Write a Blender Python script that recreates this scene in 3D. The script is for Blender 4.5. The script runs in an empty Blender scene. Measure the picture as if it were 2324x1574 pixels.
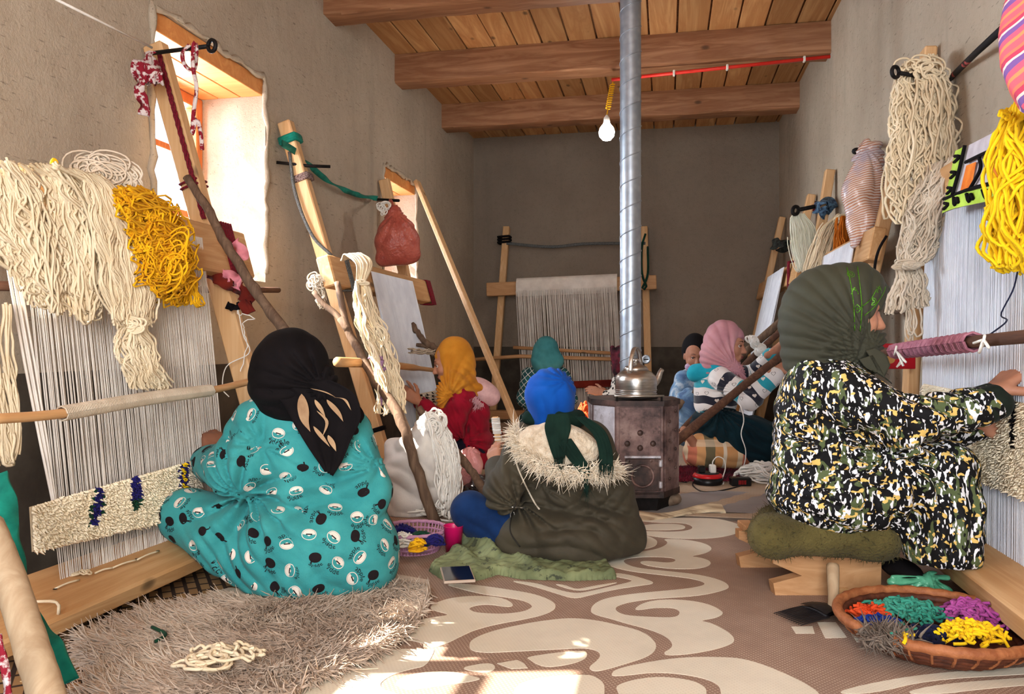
import bpy, math, random
import numpy as np
from mathutils import Vector, Matrix
rnd = random.Random(7); rng = np.random.default_rng(7)
SC = bpy.context.scene; COL = SC.collection
# ---------------------------------------------------------------- camera
FPX, CX, HV, CAMZ = 1745.0, 1162.0, 778.0, 0.8
YAW = math.atan(349/1745); SN, CS = math.sin(YAW), math.cos(YAW)
cd = bpy.data.cameras.new('camera'); cam = bpy.data.objects.new('camera', cd); COL.objects.link(cam)
cd.sensor_width = 36; cd.lens = 36*FPX/2324; cd.shift_y = -9/2324; cd.clip_start = .05
cam.location = (0, 0, CAMZ); cam.rotation_euler = (math.pi/2, 0, YAW); SC.camera = cam
# ---------------------------------------------------------------- world, sun, daylight, exposure
def lin(c): return tuple(((x/255)/12.92 if x/255 <= .04045 else ((x/255+.055)/1.055)**2.4) for x in c)
W = bpy.data.worlds.new('sky'); SC.world = W; W.use_nodes = True
bg = W.node_tree.nodes['Background']; bg.inputs[0].default_value = (.62, .78, 1, 1); bg.inputs[1].default_value = 1.6
def lamp(name, kind, energy, color, loc, direction, **kw):
    l = bpy.data.lights.new(name, kind); l.energy = energy; l.color = color
    for k, v in kw.items(): setattr(l, k, v)
    o = bpy.data.objects.new(name, l); COL.objects.link(o); o.location = loc
    o.rotation_euler = Vector(direction).to_track_quat('-Z', 'Y').to_euler(); return o
lamp('sun', 'SUN', 18, (1, .91, .78), (-6, 1, 6), (1.12, .28, -1), angle=.009)
# daylight at the window openings; fill from an unseen opening added behind the camera
WIN = [(2.80, 3.72, 1.12, 2.10), (5.44, 6.22, 1.08, 2.05), (.88, 1.8, 1.2, 2.10)]  # third opening is unseen, added and sized for the floor sun patch
for i, (ya, yb, za, zb) in enumerate(WIN):
    lamp('window_daylight', 'AREA', 290, (.78, .89, 1), (-3.3, (ya+yb)/2+.62, (za+zb)/2+.25), (1, -.4, -.25), shape='RECTANGLE', size=1.7, size_y=1.5)
lamp('rear_fill_light', 'AREA', 66, (1, .97, .93), (.1, -1.15, 1.45), (-.12, 1, -.05), shape='RECTANGLE', size=.95, size_y=1.9)  # added fill from behind, source out of view
SC.view_settings.view_transform = 'Standard'; SC.view_settings.look = 'None'; SC.view_settings.gamma = 1
SC.view_settings.use_curve_mapping = False; SC.view_settings.exposure = .92
# ---------------------------------------------------------------- geometry helpers
RV, FV, UV = np.array([CS, SN, 0]), np.array([-SN, CS, 0]), np.array([0, 0, 1.])
CAM = np.array([0, 0, CAMZ])
def P(u, v, D): return CAM + FV*D + RV*((u-CX)/FPX*D) + UV*((HV-v)/FPX*D)
def ray(u, v): return FV + RV*(u-CX)/FPX + UV*(HV-v)/FPX
def PX(u, v, X): d = ray(u, v); return CAM + d*(X/d[0])
def PY(u, v, Y): d = ray(u, v); return CAM + d*(Y/d[1])
def PZ(u, v, z=0.): d = ray(u, v); return CAM + d*((z-CAMZ)/d[2])
def px(D): return D/FPX
def nrm(v): v = np.asarray(v, float); return v/(np.linalg.norm(v)+1e-12)
def cv(r, u, f): return RV*r + UV*u + FV*f
class MB:
    def __init__(s): s.v = []; s.f = []; s.n = 0
    def add(s, V, F):
        V = np.asarray(V, float); s.v.append(V); n = s.n
        s.f.extend([tuple(int(i)+n for i in f) for f in F]); s.n += len(V); return s
    def box(s, c, h, ax=None, bev=0.):
        c = np.asarray(c, float); ax = np.eye(3) if ax is None else np.asarray(ax)
        h = np.asarray(h, float); b = min(bev, .45*h.min())
        if b <= 0:
            V = [c+ax[0]*h[0]*i+ax[1]*h[1]*j+ax[2]*h[2]*k for i in (-1, 1) for j in (-1, 1) for k in (-1, 1)]
            F = [(0,1,3,2),(4,6,7,5),(0,4,5,1),(2,3,7,6),(0,2,6,4),(1,5,7,3)]
            return s.add(V, F)
        V = []; idx = {}
        for i in (-1, 1):
            for j in (-1, 1):
                for k in (-1, 1):
                    for a in range(3):
                        q = np.array([i*(h[0]-b), j*(h[1]-b), k*(h[2]-b)]); q[a] = (i, j, k)[a]*h[a]
                        idx[(i, j, k, a)] = len(V); V.append(c+q@ax)
        F = []
        for a in range(3):
            o = [x for x in range(3) if x != a]
            for sg in (-1, 1):
                def key(p, q): t = [0, 0, 0]; t[a] = sg; t[o[0]] = p; t[o[1]] = q; return tuple(t)
                F.append(tuple(idx[key(p, q)+(a,)] for p, q in ((-1,-1),(1,-1),(1,1),(-1,1))))
            for p in (-1, 1):
                for q in (-1, 1):
                    def k2(t): z = [0, 0, 0]; z[a] = t; z[o[0]] = p; z[o[1]] = q; return tuple(z)
                    F.append((idx[k2(-1)+(o[0],)], idx[k2(1)+(o[0],)], idx[k2(1)+(o[1],)], idx[k2(-1)+(o[1],)]))
        for i in (-1, 1):
            for j in (-1, 1):
                for k in (-1, 1): F.append(tuple(idx[(i, j, k, a)] for a in range(3)))
        return s.add(V, F)
    def bar(s, a, b, w, t, up=(0, 0, 1), bev=.004):      # plank from a to b, w wide (side), t thick (along up)
        a, b = np.asarray(a, float), np.asarray(b, float); x = nrm(b-a); y = nrm(np.cross(up, x)); z = np.cross(x, y)
        return s.box((a+b)/2, (np.linalg.norm(b-a)/2, w/2, t/2), [x, y, z], bev)
    def tube(s, pts, r, sides=8, closed=False, caps=True, flat=1.):
        p = np.asarray(pts, float); n = len(p); r = np.full(n, r) if np.isscalar(r) else np.asarray(r, float)
        if closed: t = np.roll(p, -1, 0)-np.roll(p, 1, 0)
        else: t = np.gradient(p, axis=0)
        t /= np.linalg.norm(t, axis=1)[:, None]+1e-12
        a = np.cross(t[0], (0, 0, 1.)); a = np.cross(t[0], (1., 0, 0)) if np.linalg.norm(a) < .2 else a
        N = np.zeros_like(p); a = nrm(a)
        for i in range(n): a = nrm(a-t[i]*a.dot(t[i])); N[i] = a
        B = np.cross(t, N); ang = np.arange(sides)*2*math.pi/sides
        V = p[:, None]+r[:, None, None]*(np.cos(ang)[None, :, None]*N[:, None]+flat*np.sin(ang)[None, :, None]*B[:, None])
        F = []; m = n if closed else n-1
        for i in range(m):
            i2 = (i+1) % n
            for j in range(sides): F.append((i*sides+j, i*sides+(j+1) % sides, i2*sides+(j+1) % sides, i2*sides+j))
        if caps and not closed:
            F.append(tuple(range(sides))[::-1]); F.append(tuple((n-1)*sides+j for j in range(sides)))
        return s.add(V.reshape(-1, 3), F)
    def lathe(s, c, prof, seg=32, ax=None, caps=True):
        ax = np.eye(3) if ax is None else np.asarray(ax); c = np.asarray(c, float)
        a = np.arange(seg)*2*math.pi/seg; V = []; F = []
        for (r, z) in prof:
            for t in a: V.append(c+ax[0]*r*math.cos(t)+ax[1]*r*math.sin(t)+ax[2]*z)
        for i in range(len(prof)-1):
            for j in range(seg): F.append((i*seg+j, i*seg+(j+1) % seg, (i+1)*seg+(j+1) % seg, (i+1)*seg+j))
        if caps: F.append(tuple(range(seg))[::-1]); F.append(tuple((len(prof)-1)*seg+j for j in range(seg)))
        return s.add(V, F)
    def grid(s, G):
        G = np.asarray(G, float); n, m = G.shape[:2]
        F = [(i*m+j, i*m+j+1, (i+1)*m+j+1, (i+1)*m+j) for i in range(n-1) for j in range(m-1)]
        return s.add(G.reshape(-1, 3), F)
    def poly(s, pts, n=None, th=0.):                       # flat polygon, extruded by th along n
        p = np.asarray(pts, float); k = len(p)
        if th == 0: return s.add(p, [tuple(range(k))])
        q = p+np.asarray(n, float)*th
        F = [tuple(range(k))[::-1], tuple(range(k, 2*k))]+[(i, (i+1) % k, k+(i+1) % k, k+i) for i in range(k)]
        return s.add(np.vstack([p, q]), F)
    def data(s): return (np.vstack(s.v) if s.v else np.zeros((0, 3))), s.f
ROOT = {}
def wloc(o): return ROOT.get(o.name, np.zeros(3))
def make(name, V, F, m, parent=None, smooth=False, base=True, attr=None):
    V = np.asarray(V, float); me = bpy.data.meshes.new(name)
    if parent is not None: off = wloc(parent)
    elif base and len(V): off = np.array([(V[:, 0].min()+V[:, 0].max())/2, (V[:, 1].min()+V[:, 1].max())/2, V[:, 2].min()])
    else: off = np.zeros(3)
    me.from_pydata((V-off).tolist() if not isinstance(F, np.ndarray) else [], [], F if not isinstance(F, np.ndarray) else [])
    if isinstance(F, np.ndarray):
        nv, nf, k = len(V), len(F), F.shape[1]
        me.vertices.add(nv); me.vertices.foreach_set('co', (V-off).astype(np.float32).ravel())
        me.loops.add(nf*k); me.loops.foreach_set('vertex_index', F.astype(np.int32).ravel())
        me.polygons.add(nf); me.polygons.foreach_set('loop_start', np.arange(0, nf*k, k, dtype=np.int32))
        me.update(calc_edges=True)
    if attr is not None:
        for an, av in attr.items():
            a = me.attributes.new(an, 'FLOAT', 'POINT'); a.data.foreach_set('value', np.asarray(av, np.float32))
    me.validate()
    if smooth: me.polygons.foreach_set('use_smooth', np.ones(len(me.polygons), bool))
    me.update()
    if m is not None: me.materials.append(m)
    o = bpy.data.objects.new(name, me); COL.objects.link(o)
    if parent is not None: o.parent = parent; ROOT[o.name] = off
    else: o.location = off; ROOT[o.name] = off
    return o
def obj(name, mb, m, parent=None, smooth=False, **kw): V, F = mb.data(); return make(name, V, F, m, parent, smooth, **kw)
def tag(o, label=None, cat=None, group=None, kind=None):
    if label: o['label'] = label
    if cat: o['category'] = cat
    if group: o['group'] = group
    if kind: o['kind'] = kind
    return o
def thing(name, label, cat, loc, group=None):
    o = bpy.data.objects.new(name, None); COL.objects.link(o); o.location = tuple(loc); o.empty_display_size = .05
    ROOT[o.name] = np.asarray(loc, float); return tag(o, label, cat, group)
def struct(o): o['kind'] = 'structure'; return o
def stuff(o): o['kind'] = 'stuff'; return o
def smooth_by_angle(o, deg=40):
    me = o.data; me.polygons.foreach_set('use_smooth', np.ones(len(me.polygons), bool))
    try: me.set_sharp_from_angle(angle=math.radians(deg))
    except Exception: pass
    return o
# ---------------------------------------------------------------- materials
def node_mat(name):
    m = bpy.data.materials.new(name); m.use_nodes = True; nt = m.node_tree
    return m, nt, nt.nodes['Principled BSDF']
def N(nt, t, **kw):
    n = nt.nodes.new(t)
    for k, v in kw.items():
        if k.startswith('i_'): n.inputs[int(k[2:])].default_value = v
        else: setattr(n, k, v)
    return n
def coords(nt, scale=(1, 1, 1), rot=(0, 0, 0), kind='Object'):
    tc = N(nt, 'ShaderNodeTexCoord'); mp = N(nt, 'ShaderNodeMapping')
    mp.inputs['Scale'].default_value = scale; mp.inputs['Rotation'].default_value = rot
    nt.links.new(tc.outputs[kind], mp.inputs['Vector']); return mp.outputs[0]
def noise(nt, vec, scale, detail=4, rough=.55, dist=0.):
    n = N(nt, 'ShaderNodeTexNoise'); n.inputs['Scale'].default_value = scale; n.inputs['Detail'].default_value = detail
    n.inputs['Roughness'].default_value = rough; n.inputs['Distortion'].default_value = dist
    if vec is not None: nt.links.new(vec, n.inputs['Vector'])
    return n.outputs[0]
def ramp(nt, fac, stops, interp='LINEAR'):
    r = N(nt, 'ShaderNodeValToRGB'); cr = r.color_ramp; cr.interpolation = interp
    while len(cr.elements) < len(stops): cr.elements.new(.5)
    for e, (p, c) in zip(cr.elements, stops): e.position = p; e.color = tuple(c)+(1,) if len(c) == 3 else c
    nt.links.new(fac, r.inputs[0]); return r.outputs[0]
def mixc(nt, fac, a, b, mode='MIX'):
    m = N(nt, 'ShaderNodeMix', data_type='RGBA', blend_type=mode)
    for s, x in ((0, fac), (6, a), (7, b)):
        if isinstance(x, (int, float)): m.inputs[s].default_value = x
        elif isinstance(x, tuple): m.inputs[s].default_value = x+(1,) if len(x) == 3 else x
        else: nt.links.new(x, m.inputs[s])
    return m.outputs[2]
def mathn(nt, op, a, b=None, c=None):
    m = N(nt, 'ShaderNodeMath', operation=op)
    for i, x in enumerate((a, b, c)):
        if x is None: continue
        if isinstance(x, (int, float)): m.inputs[i].default_value = x
        else: nt.links.new(x, m.inputs[i])
    return m.outputs[0]
def bump(nt, bs, h, strength=.3, dist=.01, normal=None):
    b = N(nt, 'ShaderNodeBump'); b.inputs['Strength'].default_value = strength; b.inputs['Distance'].default_value = dist
    nt.links.new(h, b.inputs['Height'])
    if normal is not None: nt.links.new(normal, b.inputs['Normal'])
    nt.links.new(b.outputs[0], bs.inputs['Normal']); return b.outputs[0]
def MAT(name, c1, c2=None, scale=8, rough=.8, bmp=.15, bscale=120, bdist=.004, metal=0, stretch=(1, 1, 1), spec=.3, contrast=(.35, .65), sheen=0, trans=0, alpha=1, rv=0.):
    m, nt, bs = node_mat(name); c1 = lin(c1); c2 = lin(c2) if c2 else tuple(x*.8 for x in c1)
    v = coords(nt, stretch); col = ramp(nt, noise(nt, v, scale), [(contrast[0], c1), (contrast[1], c2)])
    if rv:
        oi = N(nt, 'ShaderNodeObjectInfo'); hs = N(nt, 'ShaderNodeHueSaturation')
        nt.links.new(mathn(nt, 'MULTIPLY_ADD', oi.outputs['Random'], 2*rv, 1-rv), hs.inputs['Value']); nt.links.new(col, hs.inputs['Color']); col = hs.outputs[0]
    nt.links.new(col, bs.inputs['Base Color']); bs.inputs['Roughness'].default_value = rough; bs.inputs['Metallic'].default_value = metal
    bs.inputs['Specular IOR Level'].default_value = spec
    if sheen: bs.inputs['Sheen Weight'].default_value = sheen*.12; bs.inputs['Sheen Roughness'].default_value = .5
    if trans: bs.inputs['Transmission Weight'].default_value = trans
    if alpha < 1: bs.inputs['Alpha'].default_value = alpha
    if bmp: bump(nt, bs, noise(nt, v, bscale, 3), bmp, bdist)
    return m
def WOOD(name, c1, c2, axis=1, scale=14, rough=.62, rv=0., knots=True, dark=None):
    m, nt, bs = node_mat(name); st = [1, 1, 1]; st[axis] = .07
    v = coords(nt, tuple(st)); g = noise(nt, v, scale, 6, .6, 1.2)
    col = ramp(nt, g, [(.3, lin(c1)), (.52, lin(c2)), (.7, lin(c1))])
    if knots:
        st2 = [1, 1, 1]; st2[axis] = .55; vo = N(nt, 'ShaderNodeTexVoronoi'); vo.inputs['Scale'].default_value = 5.5
        nt.links.new(coords(nt, tuple(st2)), vo.inputs['Vector'])
        k = ramp(nt, vo.outputs['Distance'], [(.0, (.9,)*3), (.06, (.7,)*3), (.12, (0, 0, 0))])
        col = mixc(nt, k, col, lin(dark or tuple(x*.38 for x in c1)))
    if rv:
        oi = N(nt, 'ShaderNodeObjectInfo'); hs = N(nt, 'ShaderNodeHueSaturation')
        nt.links.new(mathn(nt, 'MULTIPLY_ADD', oi.outputs['Random'], 2*rv, 1-rv), hs.inputs['Value']); nt.links.new(col, hs.inputs['Color']); col = hs.outputs[0]
    nt.links.new(col, bs.inputs['Base Color']); bs.inputs['Roughness'].default_value = rough; bs.inputs['Specular IOR Level'].default_value = .25
    bump(nt, bs, g, .12, .004); return m
def GLOW(name, c, e):
    m, nt, bs = node_mat(name); bs.inputs['Base Color'].default_value = c+(1,); bs.inputs['Emission Color'].default_value = c+(1,); bs.inputs['Emission Strength'].default_value = e; return m
def PLASTER(name, c1, c2, c3):
    m, nt, bs = node_mat(name); v = coords(nt)
    big = noise(nt, v, 1.3, 4, .6); col = ramp(nt, big, [(.32, lin(c1)), (.68, lin(c2))])
    fine = noise(nt, v, 22, 6, .7); col = mixc(nt, ramp(nt, fine, [(.5, (0,)*3), (.75, (.45,)*3)]), col, lin(c3))
    # chopped-straw flecks: short dark and pale strokes at several angles
    for rot, th in (((.4, .3, .9), .69), ((1.2, .8, .2), .69), ((.2, 1.9, 1.4), .7)):
        s = noise(nt, coords(nt, (1, .16, 1), rot), 95, 2, .5); col = mixc(nt, ramp(nt, s, [(th, (0,)*3), (th+.05, (.5,)*3)]), col, lin(tuple(x*.55 for x in c3)))
    drip = noise(nt, coords(nt, (1, 1, .12)), 5, 4, .6); col = mixc(nt, ramp(nt, drip, [(.55, (0,)*3), (.72, (.28,)*3)]), col, lin(tuple(x*.72 for x in c1)))
    nt.links.new(col, bs.inputs['Base Color']); bs.inputs['Roughness'].default_value = .95; bs.inputs['Specular IOR Level'].default_value = .1
    h = mathn(nt, 'ADD', mathn(nt, 'MULTIPLY', noise(nt, v, 7, 3), 2.5), noise(nt, v, 90, 5, .7)); bump(nt, bs, h, .55, .012); return m
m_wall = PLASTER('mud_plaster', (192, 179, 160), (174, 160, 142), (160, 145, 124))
m_wallb = PLASTER('mud_plaster_shaded', (146, 132, 117), (133, 119, 105), (122, 108, 94))  # darker copy of the plaster, back wall's shade put into its colour
m_dado = MAT('dado_paint', (84, 76, 66), (62, 54, 46), 5, .9, .3, 60)
m_floor = MAT('concrete', (136, 126, 116), (108, 98, 89), 4, .9, .3, 50)
m_plank = WOOD('ceiling_board', (208, 160, 108), (178, 124, 76), 1, 9, rv=.24)
m_beam = WOOD('beam_wood', (178, 130, 94), (138, 92, 62), 0, 12)
m_pine = WOOD('pine', (222, 184, 140), (204, 160, 112), 2, 16)
m_pineh = WOOD('pine_horizontal', (218, 176, 128), (196, 148, 98), 1, 16)
m_pinex = WOOD('pine_cross', (206, 160, 116), (184, 136, 92), 0, 16)
m_stick = WOOD('bark_stick', (128, 104, 84), (92, 72, 58), 2, 22, .8, knots=False)
m_pole = WOOD('peeled_pole', (190, 168, 138), (168, 142, 112), 2, 12, .7, knots=True)
m_darkwood = WOOD('dark_stick', (110, 76, 56), (78, 52, 40), 1, 20, .8, knots=False)
m_iron = MAT('iron', (38, 34, 34), (24, 22, 22), 30, .6, .4, 90, metal=.6)
m_cream = MAT('cream_yarn', (236, 220, 190), (222, 202, 168), 12, .95, .5, 500, .002, sheen=.3)
m_creamg = MAT('greyish_yarn', (216, 202, 182), (196, 180, 158), 12, .95, .5, 500, .002, sheen=.3)
m_warp = MAT('warp_cotton', (232, 224, 214), (212, 202, 192), 10, .9, .2, 600, .001)
m_warpb = MAT('warp_white', (232, 234, 240), (218, 220, 228), 10, .9, .2, 600, .001)
m_yellow = MAT('yellow_yarn', (246, 190, 20), (232, 168, 8), 14, .9, .5, 500, .002, sheen=.2)
m_lemon = MAT('lemon_yarn', (252, 212, 24), (244, 196, 10), 14, .9, .5, 500, .002, sheen=.2)
m_orange = MAT('orange_yarn', (206, 118, 26), (184, 96, 16), 14, .9, .4, 500, .002)
m_white = MAT('white_yarn', (240, 236, 228), (224, 218, 208), 14, .9, .4, 400, .002)
m_skin = MAT('skin', (186, 132, 104), (172, 116, 90), 14, .55, .12, 220, .002, spec=.4)
m_skind = MAT('skin_dark', (142, 94, 72), (124, 80, 60), 14, .55, .12, 220, .002, spec=.4)
def CLOTH(n, c1, c2=None, scale=10, rough=.9, sheen=.35, weave=420, b=.25): return MAT(n, c1, c2, scale, rough, b, weave, .0015, sheen=sheen, spec=.15)
m_black = CLOTH('black_cloth', (20, 16, 18), (12, 9, 11), sheen=0)
m_rope = CLOTH('crimson_rope', (128, 30, 44), (92, 18, 32), 160, weave=200, b=.8)
m_ropeg = CLOTH('grey_rope', (112, 114, 112), (66, 66, 66), 160, weave=200, b=.8)
m_green = CLOTH('green_ribbon', (24, 132, 112), (12, 102, 88), 20)
# ================================================================ the room
XL, XR, Y0, Y1, ZC = -2.07, 1.13, -1.2, 8.2, 3.04
TH = .46
fl = struct(obj('floor', MB().box(((XL+XR)/2, 3.5, -.06), ((XR-XL)/2+.5, 4.9, .06)), m_floor))
wl = MB(); ys = [Y0-.2]
for ya, yb, za, zb in sorted(WIN):
    wl.box((XL-TH/2, (ys[-1]+ya)/2, ZC/2), (TH/2, (ya-ys[-1])/2, ZC/2+.05))
    wl.box((XL-TH/2, (ya+yb)/2, za/2), (TH/2, (yb-ya)/2, za/2)); wl.box((XL-TH/2, (ya+yb)/2, (zb+.09+ZC+.1)/2), (TH/2, (yb-ya)/2, (ZC+.1-zb-.09)/2)); ys.append(yb)
wl.box((XL-TH/2, (ys[-1]+Y1+.2)/2, ZC/2), (TH/2, (Y1+.2-ys[-1])/2, ZC/2+.05))
struct(obj('wall_left', wl, m_wall))
struct(obj('wall_right', MB().box((XR+.15, 3.5, ZC/2), (.15, 4.9, ZC/2+.05)), m_wall))
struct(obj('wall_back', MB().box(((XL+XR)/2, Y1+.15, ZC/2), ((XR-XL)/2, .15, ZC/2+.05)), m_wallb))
struct(obj('trim_1', MB().box(((XL+XR)/2, Y1-.004, .38), ((XR-XL)/2-.002, .004, .38)), m_dado))
struct(obj('trim_2', MB().box((XL+.004, (Y0+Y1)/2, .35), (.004, (Y1-Y0)/2-.01, .35)), m_dado))
wf = MB()
wf.box((-1.83, Y0-.1, ZC/2), (.24, .1, ZC/2)); wf.box((.87, Y0-.1, ZC/2), (.26, .1, ZC/2)); wf.box((-.5, Y0-.1, 2.72), (1.12, .1, .33))  # gap added out of view to let the rear fill in
struct(obj('wall_front', wf, m_wall))
# irregular plaster lip around the window mouths
def lip(ya, yb, za, zb, sd):
    r = random.Random(sd); pts = []
    for (a, b, n) in (((ya, za), (ya, zb+.09), 22), ((ya, zb+.09), (yb, zb+.09), 22), ((yb, zb+.09), (yb, za), 22)):
        for i in range(n): t = i/n; pts.append((XL+.004+r.uniform(-.006, .006), a[0]+(b[0]-a[0])*t+r.uniform(-.012, .012), a[1]+(b[1]-a[1])*t+r.uniform(-.012, .012)))
    return MB().tube(pts, [.011+r.uniform(-.005, .009) for _ in pts], 7)
m_frame = WOOD('window_frame_wood', (226, 142, 84), (204, 118, 62), 2, 14)
m_lint = WOOD('lintel_board', (232, 166, 100), (214, 140, 78), 0, 10)
mg, nt, bs = node_mat('window_glass'); nt.nodes.remove(bs)
_t = N(nt, 'ShaderNodeBsdfTransparent'); _g = N(nt, 'ShaderNodeBsdfGlossy'); _g.inputs['Roughness'].default_value = .05; _x = N(nt, 'ShaderNodeMixShader'); _x.inputs[0].default_value = .06
nt.links.new(_t.outputs[0], _x.inputs[1]); nt.links.new(_g.outputs[0], _x.inputs[2]); nt.links.new(_x.outputs[0], nt.nodes['Material Output'].inputs[0])
for i, (ya, yb, za, zb) in enumerate(WIN):  # last window is the added one, out of view
    w = bpy.data.objects.new(f'window_{i+1}', None); COL.objects.link(w); w.location = (XL-.3, (ya+yb)/2, za); ROOT[w.name] = np.array(w.location); struct(w)
    xg = XL-.40; fw = .055
    f = MB()
    for (y, z, hy, hz) in ((ya+fw/2, (za+zb)/2, fw/2, (zb-za)/2), (yb-fw/2, (za+zb)/2, fw/2, (zb-za)/2), ((ya+yb)/2, zb-fw/2, (yb-ya)/2-fw, fw/2), ((ya+yb)/2, za+fw/2, (yb-ya)/2-fw, fw/2)):
        f.box((xg, y, z), (.035, hy, hz), bev=.005)
    obj('window_frame', f, m_frame, w)
    s = MB(); ym = (ya+yb)/2
    s.box((xg, ym, (za+zb)/2), (.028, .035, (zb-za)/2-fw), bev=.004)
    for y in ((ya+ym)/2, (yb+ym)/2):
        for z in (za+(zb-za)*.36, za+(zb-za)*.68): s.box((xg, y, z), (.02, (yb-ya)/4-.05, .016), bev=.003)
    obj('sash_bar', s, m_frame, w)
    for y in ((ya+ym)/2, (yb+ym)/2): obj('pane', MB().box((xg, y, (za+zb)/2), (.002, (yb-ya)/4-.04, (zb-za)/2-fw)), mg, w)
    for k in range(3):
        obj('lintel_board', MB().box((XL-.055-.13*k-.02, (ya+yb)/2, zb+.045), (.062, (yb-ya)/2+.0, .043), bev=.003), m_lint, w)
    obj('plaster_lip', lip(ya, yb, za, zb, i), m_wall, w, smooth=True)
# ceiling: boards laid over round-edged beams
ceil = struct(obj('ceiling', MB().box(((XL+XR)/2, 3.5, ZC+.09), ((XR-XL)/2+.4, 4.9, .05)), m_beam))
wd = [.2, .19, .21, .22, .17, .19, .2, .21, .2, .18, .2, .22, .2, .19, .21, .2, .2]; x = XL-.02; r2 = random.Random(3)
for w_ in wd:
    if x > XR: break
    g = .009+r2.random()*.006
    obj('ceiling_board', MB().box((x+w_/2, 3.5, ZC+.018+r2.uniform(0, .006)), (w_/2-g/2, 4.85, .014), bev=.003), m_plank, ceil); x += w_
for k, yb in enumerate((3.2, 4.42, 5.69, 6.97)):
    r2 = random.Random(k+20); G = []
    for i in range(33):
        xx = XL-.1+(XR-XL+.2)*i/32; j = [r2.uniform(-.006, .006) for _ in range(8)]; w, h = .19, .222; c = .014
        prof = [(0, 0), (0, -h+c), (c*.35, -h+c*.35), (c, -h), (w-c, -h), (w-c*.35, -h+c*.35), (w, -h+c), (w, 0)]
        G.append([(xx, yb+a+j[q]*.6, ZC+.006+b+j[(q+3) % 8]*.7*(0 if b == 0 else 1)) for q, (a, b) in enumerate(prof)])
    b = obj('ceiling_beam', MB().grid(G), m_beam); smooth_by_angle(b, 28); struct(b)
# ================================================================ strand, tuft and cloth helpers
def tubes(paths, r, sides=4):
    p = np.asarray(paths, float); n, m = p.shape[:2]; r = np.broadcast_to(np.asarray(r, float).reshape(-1, 1) if np.ndim(r) == 1 else r, (n, m))
    t = np.gradient(p, axis=1); t /= np.linalg.norm(t, axis=2, keepdims=True)+1e-12
    ref = np.array([.31, .72, .62]); a = np.cross(t, ref); a /= np.linalg.norm(a, axis=2, keepdims=True)+1e-9; b = np.cross(t, a)
    g = np.arange(sides)*2*math.pi/sides
    V = p[:, :, None]+r[:, :, None, None]*(np.cos(g)[:, None]*a[:, :, None]+np.sin(g)[:, None]*b[:, :, None])
    i = np.arange(n)[:, None, None]*m*sides; j = np.arange(m-1)[None, :, None]*sides; k = np.arange(sides)[None, None]; k2 = (k+1) % sides
    F = np.stack([i+j+k, i+j+k2, i+j+sides+k2, i+j+sides+k], -1).reshape(-1, 4)
    return V.reshape(-1, 3), F
def cat(parts):
    V, F, n = [], [], 0
    for v, f in parts: V.append(v); F.append(f+n); n += len(v)
    return np.vstack(V), np.vstack(F)
def resamp(pts, m):
    p = np.asarray(pts, float)
    if len(p) > 2:
        q = np.vstack([2*p[0]-p[1], p, 2*p[-1]-p[-2]]); out = []
        for i in range(1, len(q)-2):
            for t in np.linspace(0, 1, 12, endpoint=False):
                out.append(.5*((2*q[i])+(-q[i-1]+q[i+1])*t+(2*q[i-1]-5*q[i]+4*q[i+1]-q[i+2])*t*t+(-q[i-1]+3*q[i]-3*q[i+1]+q[i+2])*t**3))
        p = np.array(out+[p[-1]])
    d = np.r_[0, np.cumsum(np.linalg.norm(np.diff(p, axis=0), axis=1))]
    return np.stack([np.interp(np.linspace(0, d[-1], m), d, p[:, k]) for k in range(3)], 1)
def wob(m, n, f, amp):                                     # n smooth random curves over m samples
    t = np.linspace(0, 1, m)[None]; o = np.zeros((n, m))
    for k in range(3): o += np.sin(t*rng.uniform(.4, 1.3, (n, 1))*f*(k+1)*6.28+rng.uniform(0, 6.28, (n, 1)))/(k+1)**.8*rng.normal(0, .6, (n, 1))
    return o*amp
def hank_geo(L, R, n, thick=.03, wig=.006, r=.0033, m=34, loop=.6, ends=(.82, 1.03), f=2.2, nv=None, sides=4, starts=0.):
    L, R = resamp(L, 60), resamp(R, 60); nv = -FV if nv is None else np.asarray(nv, float); out = []
    s = rng.random(n); tm = rng.uniform(ends[0], ends[1], n); t0 = rng.random(n)*starts; dep = rng.random(n)**.7*thick
    ncl = max(4, n//9); CW = (wob(m, ncl, f*.7, wig), wob(m, ncl, f*.7, wig)+rng.normal(0, wig*.9, (ncl, 1)))
    for i in range(n):
        side = nrm((R-L)[30]); ws = np.linspace(0, 1, 60)
        if rng.random() < loop:
            k = int(m*.62); tt = np.r_[np.linspace(t0[i], tm[i], k), np.linspace(tm[i], max(.1, tm[i]-rng.uniform(.2, .75)), m-k)]
            ds = np.r_[np.zeros(k-2), np.linspace(0, 1, 4), np.ones(m-k-2)]*rng.choice([-1, 1])*rng.uniform(.008, .03)
        else: tt = np.linspace(t0[i], tm[i], m); ds = np.zeros(m)
        lp = np.stack([np.interp(tt, ws, L[:, q]) for q in range(3)], 1); rp = np.stack([np.interp(tt, ws, R[:, q]) for q in range(3)], 1)
        ext = np.clip(tt-1, 0, None)[:, None]*(L[-1]-L[-6]); p = lp+(rp-lp)*s[i]+ext
        fall = np.clip(tt*4, .25, 1); cl = int(s[i]*ncl) % ncl
        p = p+side*((wob(m, 1, f, wig)[0]+CW[0][cl]*1.6)*fall+ds)[:, None]+nv*(CW[1][cl]*1.8)[:, None]+nv*(dep[i]*(.4+.6*fall)+wob(m, 1, f, wig)[0]*.7)[:, None]+UV*wob(m, 1, f, wig*.6)[0][:, None]
        out.append(p)
    return tubes(out, r*rng.uniform(.85, 1.15, n), sides)
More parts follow.
